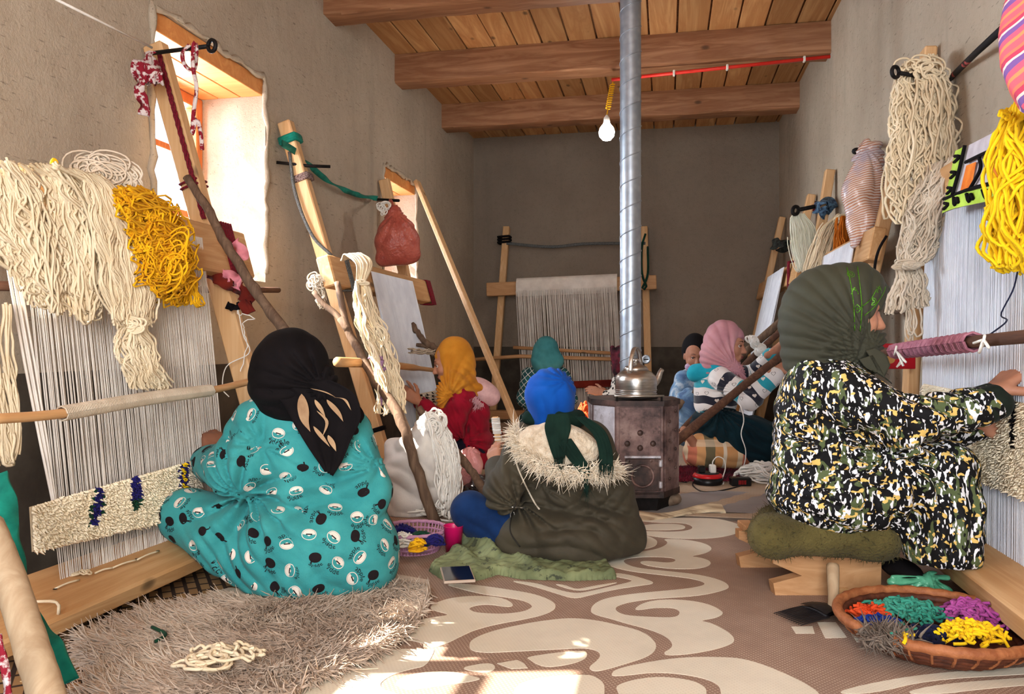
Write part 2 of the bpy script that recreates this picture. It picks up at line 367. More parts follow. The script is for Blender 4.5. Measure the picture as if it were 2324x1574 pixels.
def tangle_geo(c, rx, ry, h, n, r, ax=None, loops=5, m=60, sides=5, z0=0.):
    ax = np.eye(3) if ax is None else np.asarray(ax); out = []
    for i in range(n):
        t = np.linspace(0, 1, m); th = t*loops*6.28*rng.choice([-1, 1])+rng.random()*6.28
        rr = .5+.32*np.sin(t*6.28*rng.uniform(1, 3)+rng.random()*6)+wob(m, 1, 2, .18)[0]
        ox, oy = rng.normal(0, .28, 2); x = (np.cos(th)*rr*.75+ox+wob(m, 1, 1.5, .1)[0]); y = (np.sin(th)*rr*.75+oy+wob(m, 1, 1.5, .1)[0])
        z = z0+np.abs(np.clip(1-(x**2+y**2)*.5, .08, 1)*h*rng.random())+r+np.abs(wob(m, 1, 3, h*.2)[0])
        out.append(np.asarray(c)+(x*rx)[:, None]*ax[0]+(y*ry)[:, None]*ax[1]+z[:, None]*ax[2])
    return tubes(out, r, sides)
def tufts_geo(base, nor, ln, wd, lean, seg=3, curl=.4, jit=.35):   # tapered curved locks
    n = len(base); d = nor+lean+rng.normal(0, jit, (n, 3)); d /= np.linalg.norm(d, axis=1)[:, None]
    c = rng.normal(0, curl, (n, 3)); t = np.linspace(0, 1, seg+1); ln = ln*rng.uniform(.6, 1.25, n)
    p = base[:, None]+ln[:, None, None]*(t[None, :, None]*d[:, None]+(t**2)[None, :, None]*c[:, None]*.5)
    rad = wd*np.array([1, .95, .6, .12])[None] if seg == 3 else wd*np.linspace(1, .12, seg+1)[None]
    return tubes(p, np.broadcast_to(rad, (n, seg+1)), 3)
def strip(pts, w, side=None, th=.0015, twist=None):                # ribbon along pts
    p = resamp(pts, max(10, len(pts)*8)); t = np.gradient(p, axis=0); side = cv(0, 1, 0) if side is None else np.asarray(side, float)
    G = []
    w = np.full(len(p), w) if np.isscalar(w) else np.interp(np.linspace(0, 1, len(p)), np.linspace(0, 1, len(w)), w)
    for i in range(len(p)):
        s = nrm(side-nrm(t[i])*side.dot(nrm(t[i]))); n = np.cross(nrm(t[i]), s)
        if twist: a = twist*math.sin(i*.35); s, n = s*math.cos(a)+n*math.sin(a), n*math.cos(a)-s*math.sin(a)
        G.append([p[i]-s*w[i]/2-n*th, p[i]-s*w[i]/2+n*th, p[i]+s*w[i]/2+n*th, p[i]+s*w[i]/2-n*th, p[i]-s*w[i]/2-n*th])
    return MB().grid(G)
def branch(pts, r0, r1, name, label, mat, knob=.12, sides=9, extra=(), cat_='stick', group=None, parent=None):
    p = resamp(pts, 26); r = np.linspace(r0, r1, 26)*(1+rng.normal(0, knob*.5, 26)); p[1:-1] += rng.normal(0, r0*knob, (24, 3))
    mb = MB().tube(p, r, sides)
    for (q, ra, rb) in extra: qq = resamp(q, 12); mb.tube(qq, np.linspace(ra, rb, 12)*(1+rng.normal(0, knob*.5, 12)), sides)
    o = obj(name, mb, mat, parent, smooth=True)
    if parent is None: tag(o, label, cat_, group)
    return o
# ================================================================ floor coverings
def WEAVE(name, base, dot, s=260., amt=.7, rough=.75):
    m, nt, bs = node_mat(name); v = coords(nt, (s, s, s), (0, 0, .12)); sx = N(nt, 'ShaderNodeSeparateXYZ'); nt.links.new(v, sx.inputs[0])
    row = mathn(nt, 'FLOOR', mathn(nt, 'MULTIPLY', sx.outputs[1], .5)); off = mathn(nt, 'MULTIPLY', row, 3.14159)
    a = mathn(nt, 'SINE', mathn(nt, 'ADD', mathn(nt, 'MULTIPLY', sx.outputs[0], 2.1), off)); b = mathn(nt, 'SINE', mathn(nt, 'MULTIPLY', sx.outputs[1], 3.1416))
    k = mathn(nt, 'MULTIPLY', mathn(nt, 'GREATER_THAN', a, .35), mathn(nt, 'GREATER_THAN', mathn(nt, 'ABSOLUTE', b), .45))
    k2 = mathn(nt, 'MULTIPLY', k, mathn(nt, 'MULTIPLY', noise(nt, coords(nt), 14, 4), amt*1.6))
    col = mixc(nt, k2, lin(base), lin(dot)); col = mixc(nt, ramp(nt, noise(nt, coords(nt), 2.5, 5, .65), [(.45, (0,)*3), (.7, (.3,)*3)]), col, lin(tuple(x*.75 for x in base)))
    nt.links.new(col, bs.inputs['Base Color']); bs.inputs['Roughness'].default_value = rough; bs.inputs['Specular IOR Level'].default_value = .2
    bump(nt, bs, k, .35, .002); return m
m_matb = WEAVE('mat_brown', (148, 120, 104), (206, 184, 162)); m_matc = WEAVE('mat_cream', (226, 216, 196), (206, 194, 172), 260, .5)
m_back = WEAVE('beige_mat', (188, 166, 142), (206, 188, 164), 90, .5)
from mathutils.geometry import tessellate_polygon
def chaikin(L):
    out = []
    for i in range(len(L)): a, b = L[i], L[(i+1) % len(L)]; out += [(a[0]*.75+b[0]*.25, a[1]*.75+b[1]*.25), (a[0]*.25+b[0]*.75, a[1]*.25+b[1]*.75)]
    return out
def flat_poly(mb, pts, z0, z1):
    p = [PZ(u, v, z0) for u, v in pts]; tri = tessellate_polygon([[Vector(q) for q in p]]); p = np.array(p); p[:, 2] = z1
    n = len(p); low = p.copy(); low[:, 2] = z0
    mb.add(np.vstack([p, low]), [tuple(t) for t in tri]+[(i, (i+1) % n, n+(i+1) % n, n+i) for i in range(n)])
mat = thing('floor_mat', 'brown woven plastic floor mat with large cream scroll pattern in the foreground', 'mat', (-.1, 2.4, 0))
obj('mat_base', MB().box((-.14, 2.2, .002), (1.23, 1.36, .002)), m_matb, mat)
A = lambda L: [(x/3.545+1160, y/3.545+1130) for x, y in L]; B = lambda L: [(x/3.748+640, y/3.748+1300) for x, y in L]
SHAPES = [
 A([(985,270),(1120,265),(1290,273),(1420,262),(1468,238),(1430,210),(1350,198),(1160,196),(1000,180),(1000,160),(1240,160),(1450,160),(1600,162),(1700,172),(1800,200),(1860,225),(1882,245),(1850,272),(1750,305),(1600,325),(1400,328),(1220,318),(1080,298)]),
 A([(1020,240),(1050,220),(1150,208),(1290,205),(1380,215),(1408,235),(1380,252),(1250,258),(1120,258),(1045,252)]),
 A([(700,150),(860,150),(930,180),(972,230),(960,250),(900,225),(800,235),(650,230)]), A([(1000,288),(1080,298),(1150,325),(1180,350),(1165,385),(1100,405),(1010,420),(900,440),(800,400),(880,320)]),
 A([(1220,330),(1330,330),(1450,340),(1560,365),(1612,395),(1610,420),(1560,445),(1435,468),(1520,478),(1590,500),(1612,525),(1580,550),(1500,567),(1380,572),(1250,565),(1120,548),(1050,530),(1035,512),(1090,505),(1170,512),(1250,520),(1310,515),(1328,495),(1290,480),(1200,473),(1080,472),(980,480),(920,490),(900,508),(930,535),(1010,560),(1130,575),(1300,592),(1480,612),(1620,640),(1720,675),(1756,710),(1740,730),(1660,755),(1540,780),(1380,795),(1200,805),(1060,820),(940,840),(860,865),(835,890),(860,920),(930,945),(1100,955),(1260,962),(1330,955),(1355,935),(1355,905),(1310,885),(1220,880),(1130,885),(1060,897),(1000,899),(1000,885),(1050,850),(1140,825),(1260,815),(1390,820),(1510,835),(1620,865),(1690,905),(1710,930),(1650,965),(1510,985),(1610,1005),(1700,1050),(1770,1095),(1800,1140),(1780,1170),(1690,1205),(1530,1240),(1380,1260),(1240,1265),(1230,1240),(1280,1215),(1300,1185),(1285,1150),(1240,1110),(1150,1070),(1050,1040),(930,1010),(800,970),(700,945),(650,925),(640,905),(650,870),(700,830),(790,800),(940,775),(1130,755),(1300,740),(1440,725),(1540,705),(1560,690),(1540,670),(1440,645),(1300,628),(1120,608),(970,590),(850,565),(770,535),(745,510),(760,480),(850,455),(950,440),(1080,428),(1190,405),(1250,375),(1260,350)]),
 A([(830,600),(940,615),(1060,645),(1172,685),(1030,705),(830,735),(640,780),(510,812),(370,770),(200,715),(-40,660),(200,682),(330,725),(510,770),(640,750),(830,705),(990,668),(930,648),(800,625)]),
 A([(330,690),(430,698),(520,735),(600,720),(700,700),(900,670),(700,720),(530,752)]),
 A([(-340,1190),(-320,1140),(-200,1085),(-50,1045),(130,1008),(250,988),(480,962),(700,985),(850,1020),(1000,1055),(1100,1100),(1160,1160),(1170,1200),(1140,1250),(1060,1290),(930,1330),(800,1370),(690,1395),(640,1385),(625,1360),(690,1310),(720,1270),(705,1235),(650,1215),(560,1205),(400,1215),(200,1225),(0,1235),(-200,1245),(-320,1230)]),
 A([(590,1225),(615,1255),(600,1290),(530,1322),(430,1345),(290,1362),(200,1335),(150,1300),(120,1280),(350,1245)]),
 A([(805,1420),(830,1385),(930,1355),(1100,1320),(1300,1290),(1500,1278),(1700,1280),(1850,1290),(2010,1333),(2170,1397),(2330,1471),(2440,1538),(2480,1574),(2560,1700),(1690,1700),(1690,1530),(1640,1485),(1550,1450),(1400,1420),(1250,1405),(1100,1405),(950,1425),(820,1433)]),
 A([(840,1520),(900,1485),(1050,1450),(1200,1438),(1350,1450),(1480,1475),(1560,1520),(1575,1560),(1560,1700),(900,1700),(860,1560)]), A([(620,1420),(680,1440),(740,1480),(755,1530),(740,1700),(100,1700),(0,1560),(100,1470),(350,1430)]),
 B([(1380,95),(1550,92),(1750,115),(1950,145),(2130,175),(2250,215),(2310,250),(2332,280),(2310,320),(2200,365),(2000,405),(1800,440),(1640,485),(1560,520),(1400,600),(1290,640),(1240,610),(1100,570),(900,560),(900,480),(1150,400),(1300,375),(1440,355),(1290,320),(1255,295),(1290,262),(1400,220),(1550,198),(1700,195),(1840,205),(1930,235),(1970,270),(1950,288),(1880,285),(1780,268),(1680,270),(1600,290),(1590,310),(1640,335),(1750,345),(1900,348),(2050,330),(2120,300),(2130,275),(2060,235),(1900,205),(1700,180),(1500,130)]),
 B([(60,1027),(120,960),(300,860),(500,780),(700,700),(900,650),(1100,645),(1280,650),(1300,660),(1230,790),(1100,815),(950,860),(850,920),(830,960),(870,1000),(1000,1027),(1000,1150),(0,1150)]),
 B([(960,940),(1000,900),(1100,860),(1300,835),(1500,845),(1650,885),(1700,905),(1500,940),(1300,970),(1080,1000),(1000,970)]), B([(1500,810),(1700,770),(1790,770),(1820,805),(1780,840),(1700,850)]), B([(1830,770),(2000,740),(2060,770),(2090,808),(1950,815)]),
 [(1891,1574),(1951,1555),(2102,1528),(2324,1514),(2400,1510),(2400,1524),(2324,1530),(2110,1542),(1980,1574)], [(2040,1574),(2130,1552),(2324,1538),(2400,1532),(2400,1548),(2200,1566),(2150,1574)],
 [(1796,1422),(1844,1421),(1849,1437),(1806,1437)], [(1855,1412),(1897,1412),(1922,1446),(1873,1448)], [(1912,1406),(1930,1416),(1968,1457),(1945,1457)]]
for s in SHAPES:
    mb = MB(); flat_poly(mb, chaikin(chaikin(s)) if len(s) > 5 else s, .004, .0052); obj('scroll_motif', mb, m_matc, mat)
# curled far edge of the mat
G = []
for i in range(40):
    t = i/39; c = PZ(1385+t*255, 1166+10*math.sin(t*5)+t*4, 0); w = .045*(1+.35*math.sin(t*6+1)); G.append([c+FV*(-w*math.cos(a))+UV*(.004+.020*(1+.3*math.sin(t*9))*math.sin(a)*(1+.3*math.cos(a*3))) for a in np.linspace(0, math.pi, 12)])
m_roll = MAT('mat_edge', (224, 206, 172), (132, 104, 80), 9, .8, .3, 200, stretch=(.25, 3, 3)); obj('curled_edge', MB().grid(G), m_roll, mat, smooth=True)
bk = obj('back_mat', MB().box((-.45, 5.9, .0015), (1.5, 2.25, .0015)), m_back); tag(bk, 'plain beige woven mat covering the floor around the stove and back looms', 'mat')
m_gsheet = MAT('grey_sheet', (166, 160, 158), (146, 140, 138), 3, .55, .1, 30)
G = np.array([[PZ(1400+(1775-1400)*i/14, 1117+(1166-1117)*j/6, 0)+UV*(.005+.004*math.sin(i*.9+j)) for j in range(7)] for i in range(15)])
tag(obj('grey_sheet', MB().grid(G), m_gsheet, smooth=True), 'smooth grey plastic sheet lying on the floor right of the stove', 'sheet')
# left mat with dark key pattern
m_key, nt, bs = node_mat('key_mat'); v = coords(nt, (1, 1, 1), (0, 0, .9)); br = N(nt, 'ShaderNodeTexBrick'); nt.links.new(v, br.inputs['Vector'])
br.inputs['Color1'].default_value = lin((178, 140, 92))+(1,); br.inputs['Color2'].default_value = lin((160, 122, 80))+(1,); br.inputs['Mortar'].default_value = lin((58, 40, 28))+(1,)
br.inputs['Scale'].default_value = 11; br.inputs['Mortar Size'].default_value = .07; br.inputs['Brick Width'].default_value = .75; br.inputs['Row Height'].default_value = .42
nt.links.new(br.outputs[0], bs.inputs['Base Color']); bs.inputs['Roughness'].default_value = .85
lm = thing('key_pattern_mat', 'tan mat with dark key pattern under the front left loom', 'mat', (-1.6, 1.9, 0))
obj('mat_base', MB().box((-1.66, 2.0, .0045), (.36, 1.1, .0015)), m_key, lm)
obj('border_strip', MB().bar(PZ(60, 1548, .007), PZ(235, 1462, .007), .04, .002), MAT('strip_cream', (214, 186, 140), (196, 166, 120)), lm)
# sheepskin
sk = [(190,1455),(240,1425),(330,1395),(420,1375),(520,1350),(700,1362),(900,1318),(975,1332),(960,1370),(930,1420),(850,1470),(760,1505),(690,1540),(640,1600),(560,1640),(200,1640),(170,1600),(250,1520),(205,1490)]
mb = MB(); flat_poly(mb, sk, .006, .03); m_wool = MAT('sheep_wool', (206, 188, 170), (184, 162, 144), 7, .95, .4, 200, sheen=.3)
shp = obj('sheepskin_rug', mb, m_wool); tag(shp, 'shaggy greyish beige sheepskin rug under the woman in turquoise', 'rug')
poly = np.array([PZ(u, v, .03)[:2] for u, v in sk])
def inside(q, poly):
    x, y = q[:, 0], q[:, 1]; c = np.zeros(len(q), bool); n = len(poly); j = n-1
    for i in range(n):
        xi, yi = poly[i]; xj, yj = poly[j]; k = ((yi > y) != (yj > y)) & (x < (xj-xi)*(y-yi)/(yj-yi+1e-12)+xi); c ^= k; j = i
    return c
q = rng.uniform(poly.min(0)-.0, poly.max(0), (34000, 2)); q = q[inside(q, poly)]
fa = -1.9+.9*np.sin(q[:, 0]*5+q[:, 1]*3)+.5*np.sin(q[:, 0]*13-q[:, 1]*11); flow = np.stack([np.cos(fa), np.sin(fa), np.zeros(len(q))], 1)
base = np.c_[q, np.full(len(q), .026)+rng.random(len(q))*.01+.010*np.sin(q[:, 0]*23+3*np.sin(q[:, 1]*17))*np.sin(q[:, 1]*29+2*np.sin(q[:, 0]*21))]
stuff(make('wool_pile', *tufts_geo(base, np.array([0, 0, .1]), .046, .0042, flow, 4, .55, .16), m_wool, shp, smooth=True))
stuff(make('wool_fringe', *tufts_geo(np.vstack([np.c_[np.repeat(poly, 60, 0)*(1-(w_ := np.tile(rng.random(60), len(poly)))[:, None])+np.repeat(np.roll(poly, -1, 0), 60, 0)*w_[:, None], np.full(len(poly)*60, .02)]]), np.array([.1, -.25, .1]), .026, .005, np.array([.2, -.4, 0]), 3, 1.1, .5), m_wool, shp, smooth=True))
# ================================================================ looms
def warp_geo(top, bot, n, r=.0011, jit=.002, split=None):
    (a, b), (c, d) = top, bot; a, b, c, d = map(np.asarray, (a, b, c, d)); s = (np.arange(n)+rng.uniform(-.35, .35, n))/n
    p = np.stack([a+(b-a)*t for t in s]); q = np.stack([c+(d-c)*t for t in s]); nn = nrm(np.cross(b-a, c-a))
    lay = np.where(np.arange(n) % 2 == 0, .006, -.006)[:, None]*nn; mid = (p+q)/2+lay+rng.normal(0, jit, (n, 1))*nrm(b-a)
    return tubes(np.stack([p, (p+mid)/2+lay*.3, mid, (q+mid)/2+lay*.3, q], 1), r*rng.uniform(.7, 1.5, n), 4)
def wrap_rings(mb, c, ax, w, h, n, r, pitch):              # rope turns round a beam; ax = (along, side, up)
    for i in range(n):
        o = np.asarray(c)+ax[0]*(i-(n-1)/2)*pitch; P4 = [(-w, -h), (w, -h), (w, h), (-w, h)]
        pts = [];
        for k in range(4):
            a, b = P4[k], P4[(k+1) % 4]
            for t in (0, .33, .66): pts.append(o+ax[1]*(a[0]+(b[0]-a[0])*t)+ax[2]*(a[1]+(b[1]-a[1])*t)+ax[0]*pitch*.3*math.sin(k+t))
        mb.tube(pts, r, 6, closed=True)
    return mb
def knots_geo(quad, nu, nv, col, nor, ln=.014, wd=.0042):  # pile knots on a woven piece; col(s,t)->index
    a, b, c, d = map(np.asarray, quad); pts = {}
    for j in range(nv):
        for i in range(nu):
            s, t = (i+.5+rng.uniform(-.3, .3))/nu, (j+.5+rng.uniform(-.2, .2))/nv
            p = (a*(1-s)+b*s)*(1-t)+(d*(1-s)+c*s)*t; pts.setdefault(col(s, t), []).append(p)
    return {k: tufts_geo(np.array(v), np.asarray(nor), ln, wd, np.array([0, 0, -.7]), 3, .5, .3) for k, v in pts.items()}
PM = {0: MAT('rug_cream', (252, 240, 214), (236, 220, 190), 12, .95, .4, 300, .002), 1: CLOTH('navy_wool', (38, 34, 112), (28, 24, 84)), 2: CLOTH('bottle_wool', (24, 70, 48), (16, 52, 36)), 3: m_lemon, 4: CLOTH('rose_wool', (186, 74, 120), (160, 54, 98)), 5: CLOTH('rust_wool', (122, 40, 28), (92, 26, 20)), 6: m_creamg, 7: m_black, 8: CLOTH('red_wool', (214, 60, 40), (190, 40, 30))}
def frame(root, tops, feet, w=.075, t=.05, mat=m_pine, up=(1, 0, 0)):
    for a, b in zip(tops, feet): obj('post', MB().bar(b, a, w, t, up, .006), mat, root)
def pile(root, quad, nu, nv, col, nor, ln=.016, wd=.0042, th=.008):
    a, b, c, d = map(np.asarray, quad); n = nrm(nor); G = np.array([[(a*(1-s)+b*s)*(1-t)+(d*(1-s)+c*s)*t+n*.0 for s in np.linspace(0, 1, 20)] for t in np.linspace(0, 1, 8)])
    rug = obj('woven_rug', MB().grid(G).grid(G+n*th), m_cream, root)
    for k, (V, F) in knots_geo((a+n*th, b+n*th, c+n*th, d+n*th), nu, nv, col, nor, ln, wd).items(): stuff(make('knot_pile', V, F, PM[k], rug, smooth=True))
    return rug
# ---- front left loom
l1 = thing('loom', 'front left loom with thick cream rug begun beside the woman in turquoise', 'loom', (-1.7, 2.1, 0), 'carpet looms')
frame(l1, [(-2.02, 2.76, 2.0), (-2.03, 1.66, 2.0)], [(-1.46, 2.82, 0), (-1.93, 1.64, 0)], .055, .085)
lean = nrm(np.array([-.56, 0, 2.0])); out = nrm(np.cross((0, 1, 0), lean))
obj('top_beam', MB().bar((-1.755, 1.58, 1.165), (-1.755, 2.98, 1.165), .2, .055, out, .008), m_pineh, l1)
bbl = obj('bottom_beam', MB().bar((-1.64, 1.5, .105), (-1.60, 2.75, .105), .24, .055, nrm((.25, 0, 1)), .008), m_pineh, l1)
stuff(make('warp', *cat([warp_geo((( -1.73, 1.80, 1.2), (-1.73, 2.64, 1.2)), ((-1.655, 1.86, .12), (-1.62, 2.64, .12)), 230, .0013), warp_geo(((-1.77, 1.76, 1.2), (-1.77, 1.80, 1.2)), ((-1.66, 1.85, .3), (-1.66, 1.86, .3)), 5, .003)]), m_warp, l1))
quad = (PX(66, 1150, -1.64), PX(452, 1040, -1.61), PX(452, 1165, -1.6), PX(72, 1252, -1.635))
def col1(s, t):
    e = rng.normal(0, .006)
    if abs(s-.325+.05*t+e) < .036*(1-abs(t-.42)*1.5)*(1+.5*math.sin(t*40)) and t < .72: return 1 if abs(s-.33+.05*t) < .022 else 2
    if abs(s-.535+e) < .034*(1-abs(t-.3)*1.7) and t < .6: return 1 if t < .42 else 2
    z = s-.86-.012*math.sin(t*45); return (3 if abs(z) < .014 else 1) if abs(z) < .032 and t < .62 else (6 if s > .9 else 0)
pile(l1, quad, 110, 26, col1, out, .013, .0056)
hr = np.array([PX(-40, 952, -1.5), PX(140, 938, -1.5), PX(330, 905, -1.5), PX(480, 885, -1.5), PX(580, 862, -1.5)])
hd = obj('heddle_rod', MB().tube(resamp(hr, 24), .0155, 10, flat=.8), m_pineh, l1, smooth=True)
rings = []
cp = resamp(hr[1:4], 120)
for i in range(118):
    a = np.linspace(0, 6.28, 9); t = nrm(cp[i+1]-cp[i]); n1 = nrm(np.cross(t, UV)); n2 = np.cross(n1, t); rings.append(cp[i]+.0185*(np.cos(a)[:, None]*n1+np.sin(a)[:, None]*n2)+t*(a[:, None]/6.28)*.004)
stuff(make('heddle_wrap', *cat([tubes(rings, .0026, 4), hank_geo([p+UV*.012-FV*.02 for p in hr[1:4]], [p-UV*.004-FV*.02 for p in hr[1:4]], 4, .005, .004, .0028, loop=0)]), m_creamg, hd, smooth=True))
obj('back_rod', MB().tube(resamp([PX(-30, 648, -1.82), PX(300, 655, -1.86), PX(632, 658, -1.93)], 14), .014, 8), m_darkwood, l1, smooth=True)
rp = MB(); wrap_rings(rp, (-1.77, 2.83, 1.165), (np.array([0, 1., 0]), out, lean), .045, .112, 5, .008, .017)
hp = [np.array([-2.02+.56*t, 2.76+.06*t-.05, 2.0*(1-t)])+out*.035 for t in np.linspace(.03, .36, 40)]
for ph in (0, 2.1, 4.2): rp.tube([p+.006*(math.cos(i*1.1+ph)*np.array([0, 1, 0])+math.sin(i*1.1+ph)*out) for i, p in enumerate(hp)], .0052, 5)
wrap_rings(rp, (-1.86, 2.78, 1.43), (lean, out, np.array([0, 1., 0])), .035, .04, 2, .005, .02)
obj('rope', rp, m_rope, l1, smooth=True)
for a, b in (((25, 1372), (125, 1362)), ((125, 1335), (180, 1315)), ((215, 1300), (255, 1288)), ((255, 1288), (310, 1270)), ((310, 1270), (360, 1250))):
    pa, pb = PZ(*a, .137), PZ(*b, .137); obj('lashing_cord', MB().tube(resamp([pa, (pa+pb)/2+UV*.003, pb], 6), .003, 5), m_cream, bbl, smooth=True)
st = MB().tube(resamp([PZ(60, 1365, .14), PZ(125, 1365, .138), PZ(133, 1385, .12), PZ(127, 1405, .08), PZ(118, 1412, .075)], 14), .0042, 5)
obj('lashing_cord', st, m_cream, bbl, smooth=True); stuff(make('cord_knot', *tangle_geo(PZ(185, 1307, .135), .03, .022, .016, 3, .0025, loops=3), m_cream, bbl, smooth=True))
for u, v in ((58, 1363), (125, 1337), (256, 1288), (311, 1268), (358, 1250)): obj('peg_hole', MB().lathe(PZ(u, v, .1355), [(.001, 0), (.006, .001), (.006, .0015), (.001, .002)], 8), m_iron, bbl)
# ---- middle left loom
l2 = thing('loom', 'middle left loom of pale pine with white warp, near the girl in yellow headscarf', 'loom', (-1.6, 4.6, 0), 'carpet looms')
frame(l2, [(-2.03, 3.86, 2.0), (-2.03, 5.36, 2.0)], [(-1.43, 3.92, 0), (-1.6, 5.4, 0)], .06, .075)
obj('top_beam', MB().bar((-1.72, 3.7, 1.17), (-1.74, 5.52, 1.17), .075, .165, lean, .008), m_pineh, l2)
obj('bottom_beam', MB().bar((-1.45, 3.72, .1), (-1.45, 5.5, .1), .16, .07, UV, .008), m_pineh, l2)
stuff(make('warp', *warp_geo(((-1.69, 4.25, 1.22), (-1.69, 5.0, 1.22)), ((-1.44, 4.28, .12), (-1.44, 5.0, .12)), 300, .0014, .001), m_warpb, l2))
obj('heddle_rod', MB().tube(resamp([PX(766, 821, -1.45), PX(870, 826, -1.45), PX(988, 840, -1.47)], 14), [.024]*5+[.02]*5+[.014]*4, 10), m_pineh, l2, smooth=True)
hb = MB(); V, F = hank_geo([(-1.46, 4.25, .74), (-1.46, 4.9, .72)], [(-1.46, 4.25, .77), (-1.46, 4.9, .75)], 10, .02, .004, .004, loop=0, nv=(1, 0, 0)); obj('heddle_wrap', hb.add(V, F.tolist()), m_creamg, l2, smooth=True)
pile(l2, ((-1.43, 4.28, .5), (-1.43, 5.0, .5), (-1.42, 5.0, .2), (-1.42, 4.28, .2)), 60, 16, lambda s, t: 7 if (abs((s*6) % 1-.5) < .16 and t < .35) else 6, (1, 0, .1))
rp = MB(); wrap_rings(rp, (-1.725, 3.92, 1.17), (np.array([0, 1., 0]), np.array([1., 0, 0]), lean), .045, .09, 4, .006, .013)
rp.tube(resamp([(-1.99, 3.83, 1.83), (-1.95, 3.82, 1.6), (-1.86, 3.83, 1.38), (-1.76, 3.86, 1.27)], 24), .009, 6); obj('grey_rope', rp, m_ropeg, l2, smooth=True)
obj('red_tie', wrap_rings(MB(), (-1.735, 5.42, 1.17), (np.array([0, 1., 0]), np.array([1., 0, 0]), lean), .045, .09, 7, .007, .012), m_rope, l2, smooth=True)
obj('black_band', wrap_rings(MB(), (-1.53, 3.915, .33), (lean, out, np.array([0, 1., 0])), .042, .034, 2, .007, .012), m_black, l2, smooth=True)
obj('print_tie', wrap_rings(MB(), (-1.93, 3.87, 1.69), (lean, out, np.array([0, 1., 0])), .042, .034, 3, .008, .012), CLOTH('brown_print', (150, 130, 124), (60, 36, 36), 140), l2, smooth=True)
obj('ring_bar', MB().tube([(-2.05, 3.8, 1.77), (-1.9, 3.87, 1.76), (-1.8, 3.93, 1.765)], .009, 7), m_iron, l2, smooth=True)
# ---- back loom
l3 = thing('loom', 'back wall loom with wide beam wrapped in white warp', 'loom', (-.9, 7.9, 0), 'carpet looms')
frame(l3, [PY(1150, 515, 8.12), PY(1462, 515, 8.12)], [PY(1118, 952, 7.75), PY(1474, 950, 7.75)], .07, .07, up=(0, -1, 0))
b0, b1 = PY(1105, 657, 7.86), PY(1490, 640, 7.86); obj('top_beam', MB().bar(b0, b1, .14, .06, (0, -1, 0), .006), m_pinex, l3)
wa, wb = PY(1173, 652, 7.82), PY(1401, 642, 7.82)
G = np.array([[wa+(wb-wa)*s+np.array([0, -.055*math.cos(a)*1.0, .095*math.sin(a)]) for s in np.linspace(0, 1, 30)] for a in np.linspace(-1.5, 1.5, 9)]); obj('warp_wrap', MB().grid(G), m_warp, l3, smooth=True)
stuff(make('warp', *warp_geo(((wa+np.array([0, -.05, -.04])), (wb+np.array([0, -.05, -.04]))), ((PY(1188, 930, 7.6)), (PY(1415, 930, 7.6))), 150, .0026, .004), m_warp, l3))
obj('bottom_beam', MB().bar(PY(1110, 940, 7.6), PY(1490, 940, 7.6), .16, .08, UV), m_pinex, l3)
obj('cross_rod', MB().tube([PY(1165, 788, 7.66), PY(1400, 802, 7.66)], .018, 7), m_pinex, l3, smooth=True); obj('heddle_rod', MB().tube([PY(1040, 818, 7.55), PY(1180, 808, 7.55), PY(1400, 815, 7.55)], .02, 7), m_pinex, l3, smooth=True)
obj('dark_band', MB().bar(PY(1290, 873, 7.56), PY(1412, 868, 7.56), .07, .02, (0, -1, 0)), PM[5], l3)
for c in ((1141, 655), (1145, 545)): obj('dark_tie', wrap_rings(MB(), PY(*c, 7.95 if c[1] > 600 else 8.08), (UV, np.array([1., 0, 0]), np.array([0, 1., 0])), .06, .06, 3, .012, .03), m_black, l3, smooth=True)
obj('stretch_cord', MB().tube(resamp([PY(1150, 552, 8.05), PY(1250, 560, 8.06), PY(1330, 553, 8.06), PY(1465, 552, 8.05)], 30), .017, 6), m_ropeg, l3, smooth=True)
obj('green_strap', MB().tube(resamp([PY(1465, 530, 8.02), PY(1457, 560, 8.0), PY(1457, 620, 7.85), PY(1467, 650, 7.75), PY(1457, 655, 7.75), PY(1470, 622, 7.8), PY(1470, 560, 8.0)], 30), .012, 6), CLOTH('dark_green', (22, 62, 48), (14, 44, 34)), l3, smooth=True)
# ---- front right loom
l4 = thing('loom', 'front right loom with bluish white warp beside the woman in dark green headscarf', 'loom', (1.0, 2.9, 0), 'carpet looms')
frame(l4, [(1.095, 3.55, 2.05), (1.095, 1.35, 2.05)], [(.98, 3.5, 0), (.98, 1.35, 0)], .075, .05)
obj('top_beam', MB().bar((1.05, 1.2, 1.38), (1.05, 3.66, 1.38), .06, .17, UV, .008), m_pineh, l4)
obj('bottom_beam', MB().bar((.93, 1.15, .12), (.93, 3.55, .12), .16, .075, nrm((-.2, 0, 1)), .008), m_pineh, l4)
stuff(make('warp', *cat([warp_geo(((1.03, 1.5, 1.4), (1.03, 3.36, 1.4)), ((.99, 1.5, .13), (.99, 3.3, .13)), 480, .0018, .002), warp_geo(((1.045, 1.5, 1.4), (1.045, 3.3, 1.4)), ((1.0, 1.5, .13), (1.0, 3.3, .13)), 300, .0018, .002)]), m_warpb, l4))
def col4(s, t):
    if abs(s-.47) < .008 and t < .5: return 7
    if .03 < (t*5) % 1 < .4 and abs(s-.61+.012*math.sin(t*5*6.28)) < .014: return (3, 4, 8, 4, 3)[min(4, int(t*5))]
    if s > .445 and s < .455 and t < .15: return 2
    return 0
pile(l4, ((1.0, 3.28, .64), (1.0, 1.55, .62), (.99, 1.55, .36), (.99, 3.28, .36)), 190, 30, col4, (-1, 0, .1), .012, .0056)
h0, h1, h2 = PX(1990, 801, .84), PX(2212, 775, .84), PX(2400, 757, .84); hd = obj('heddle_rod', MB().tube(resamp([h0, h1, h2], 16), .017, 10), m_darkwood, l4, smooth=True)
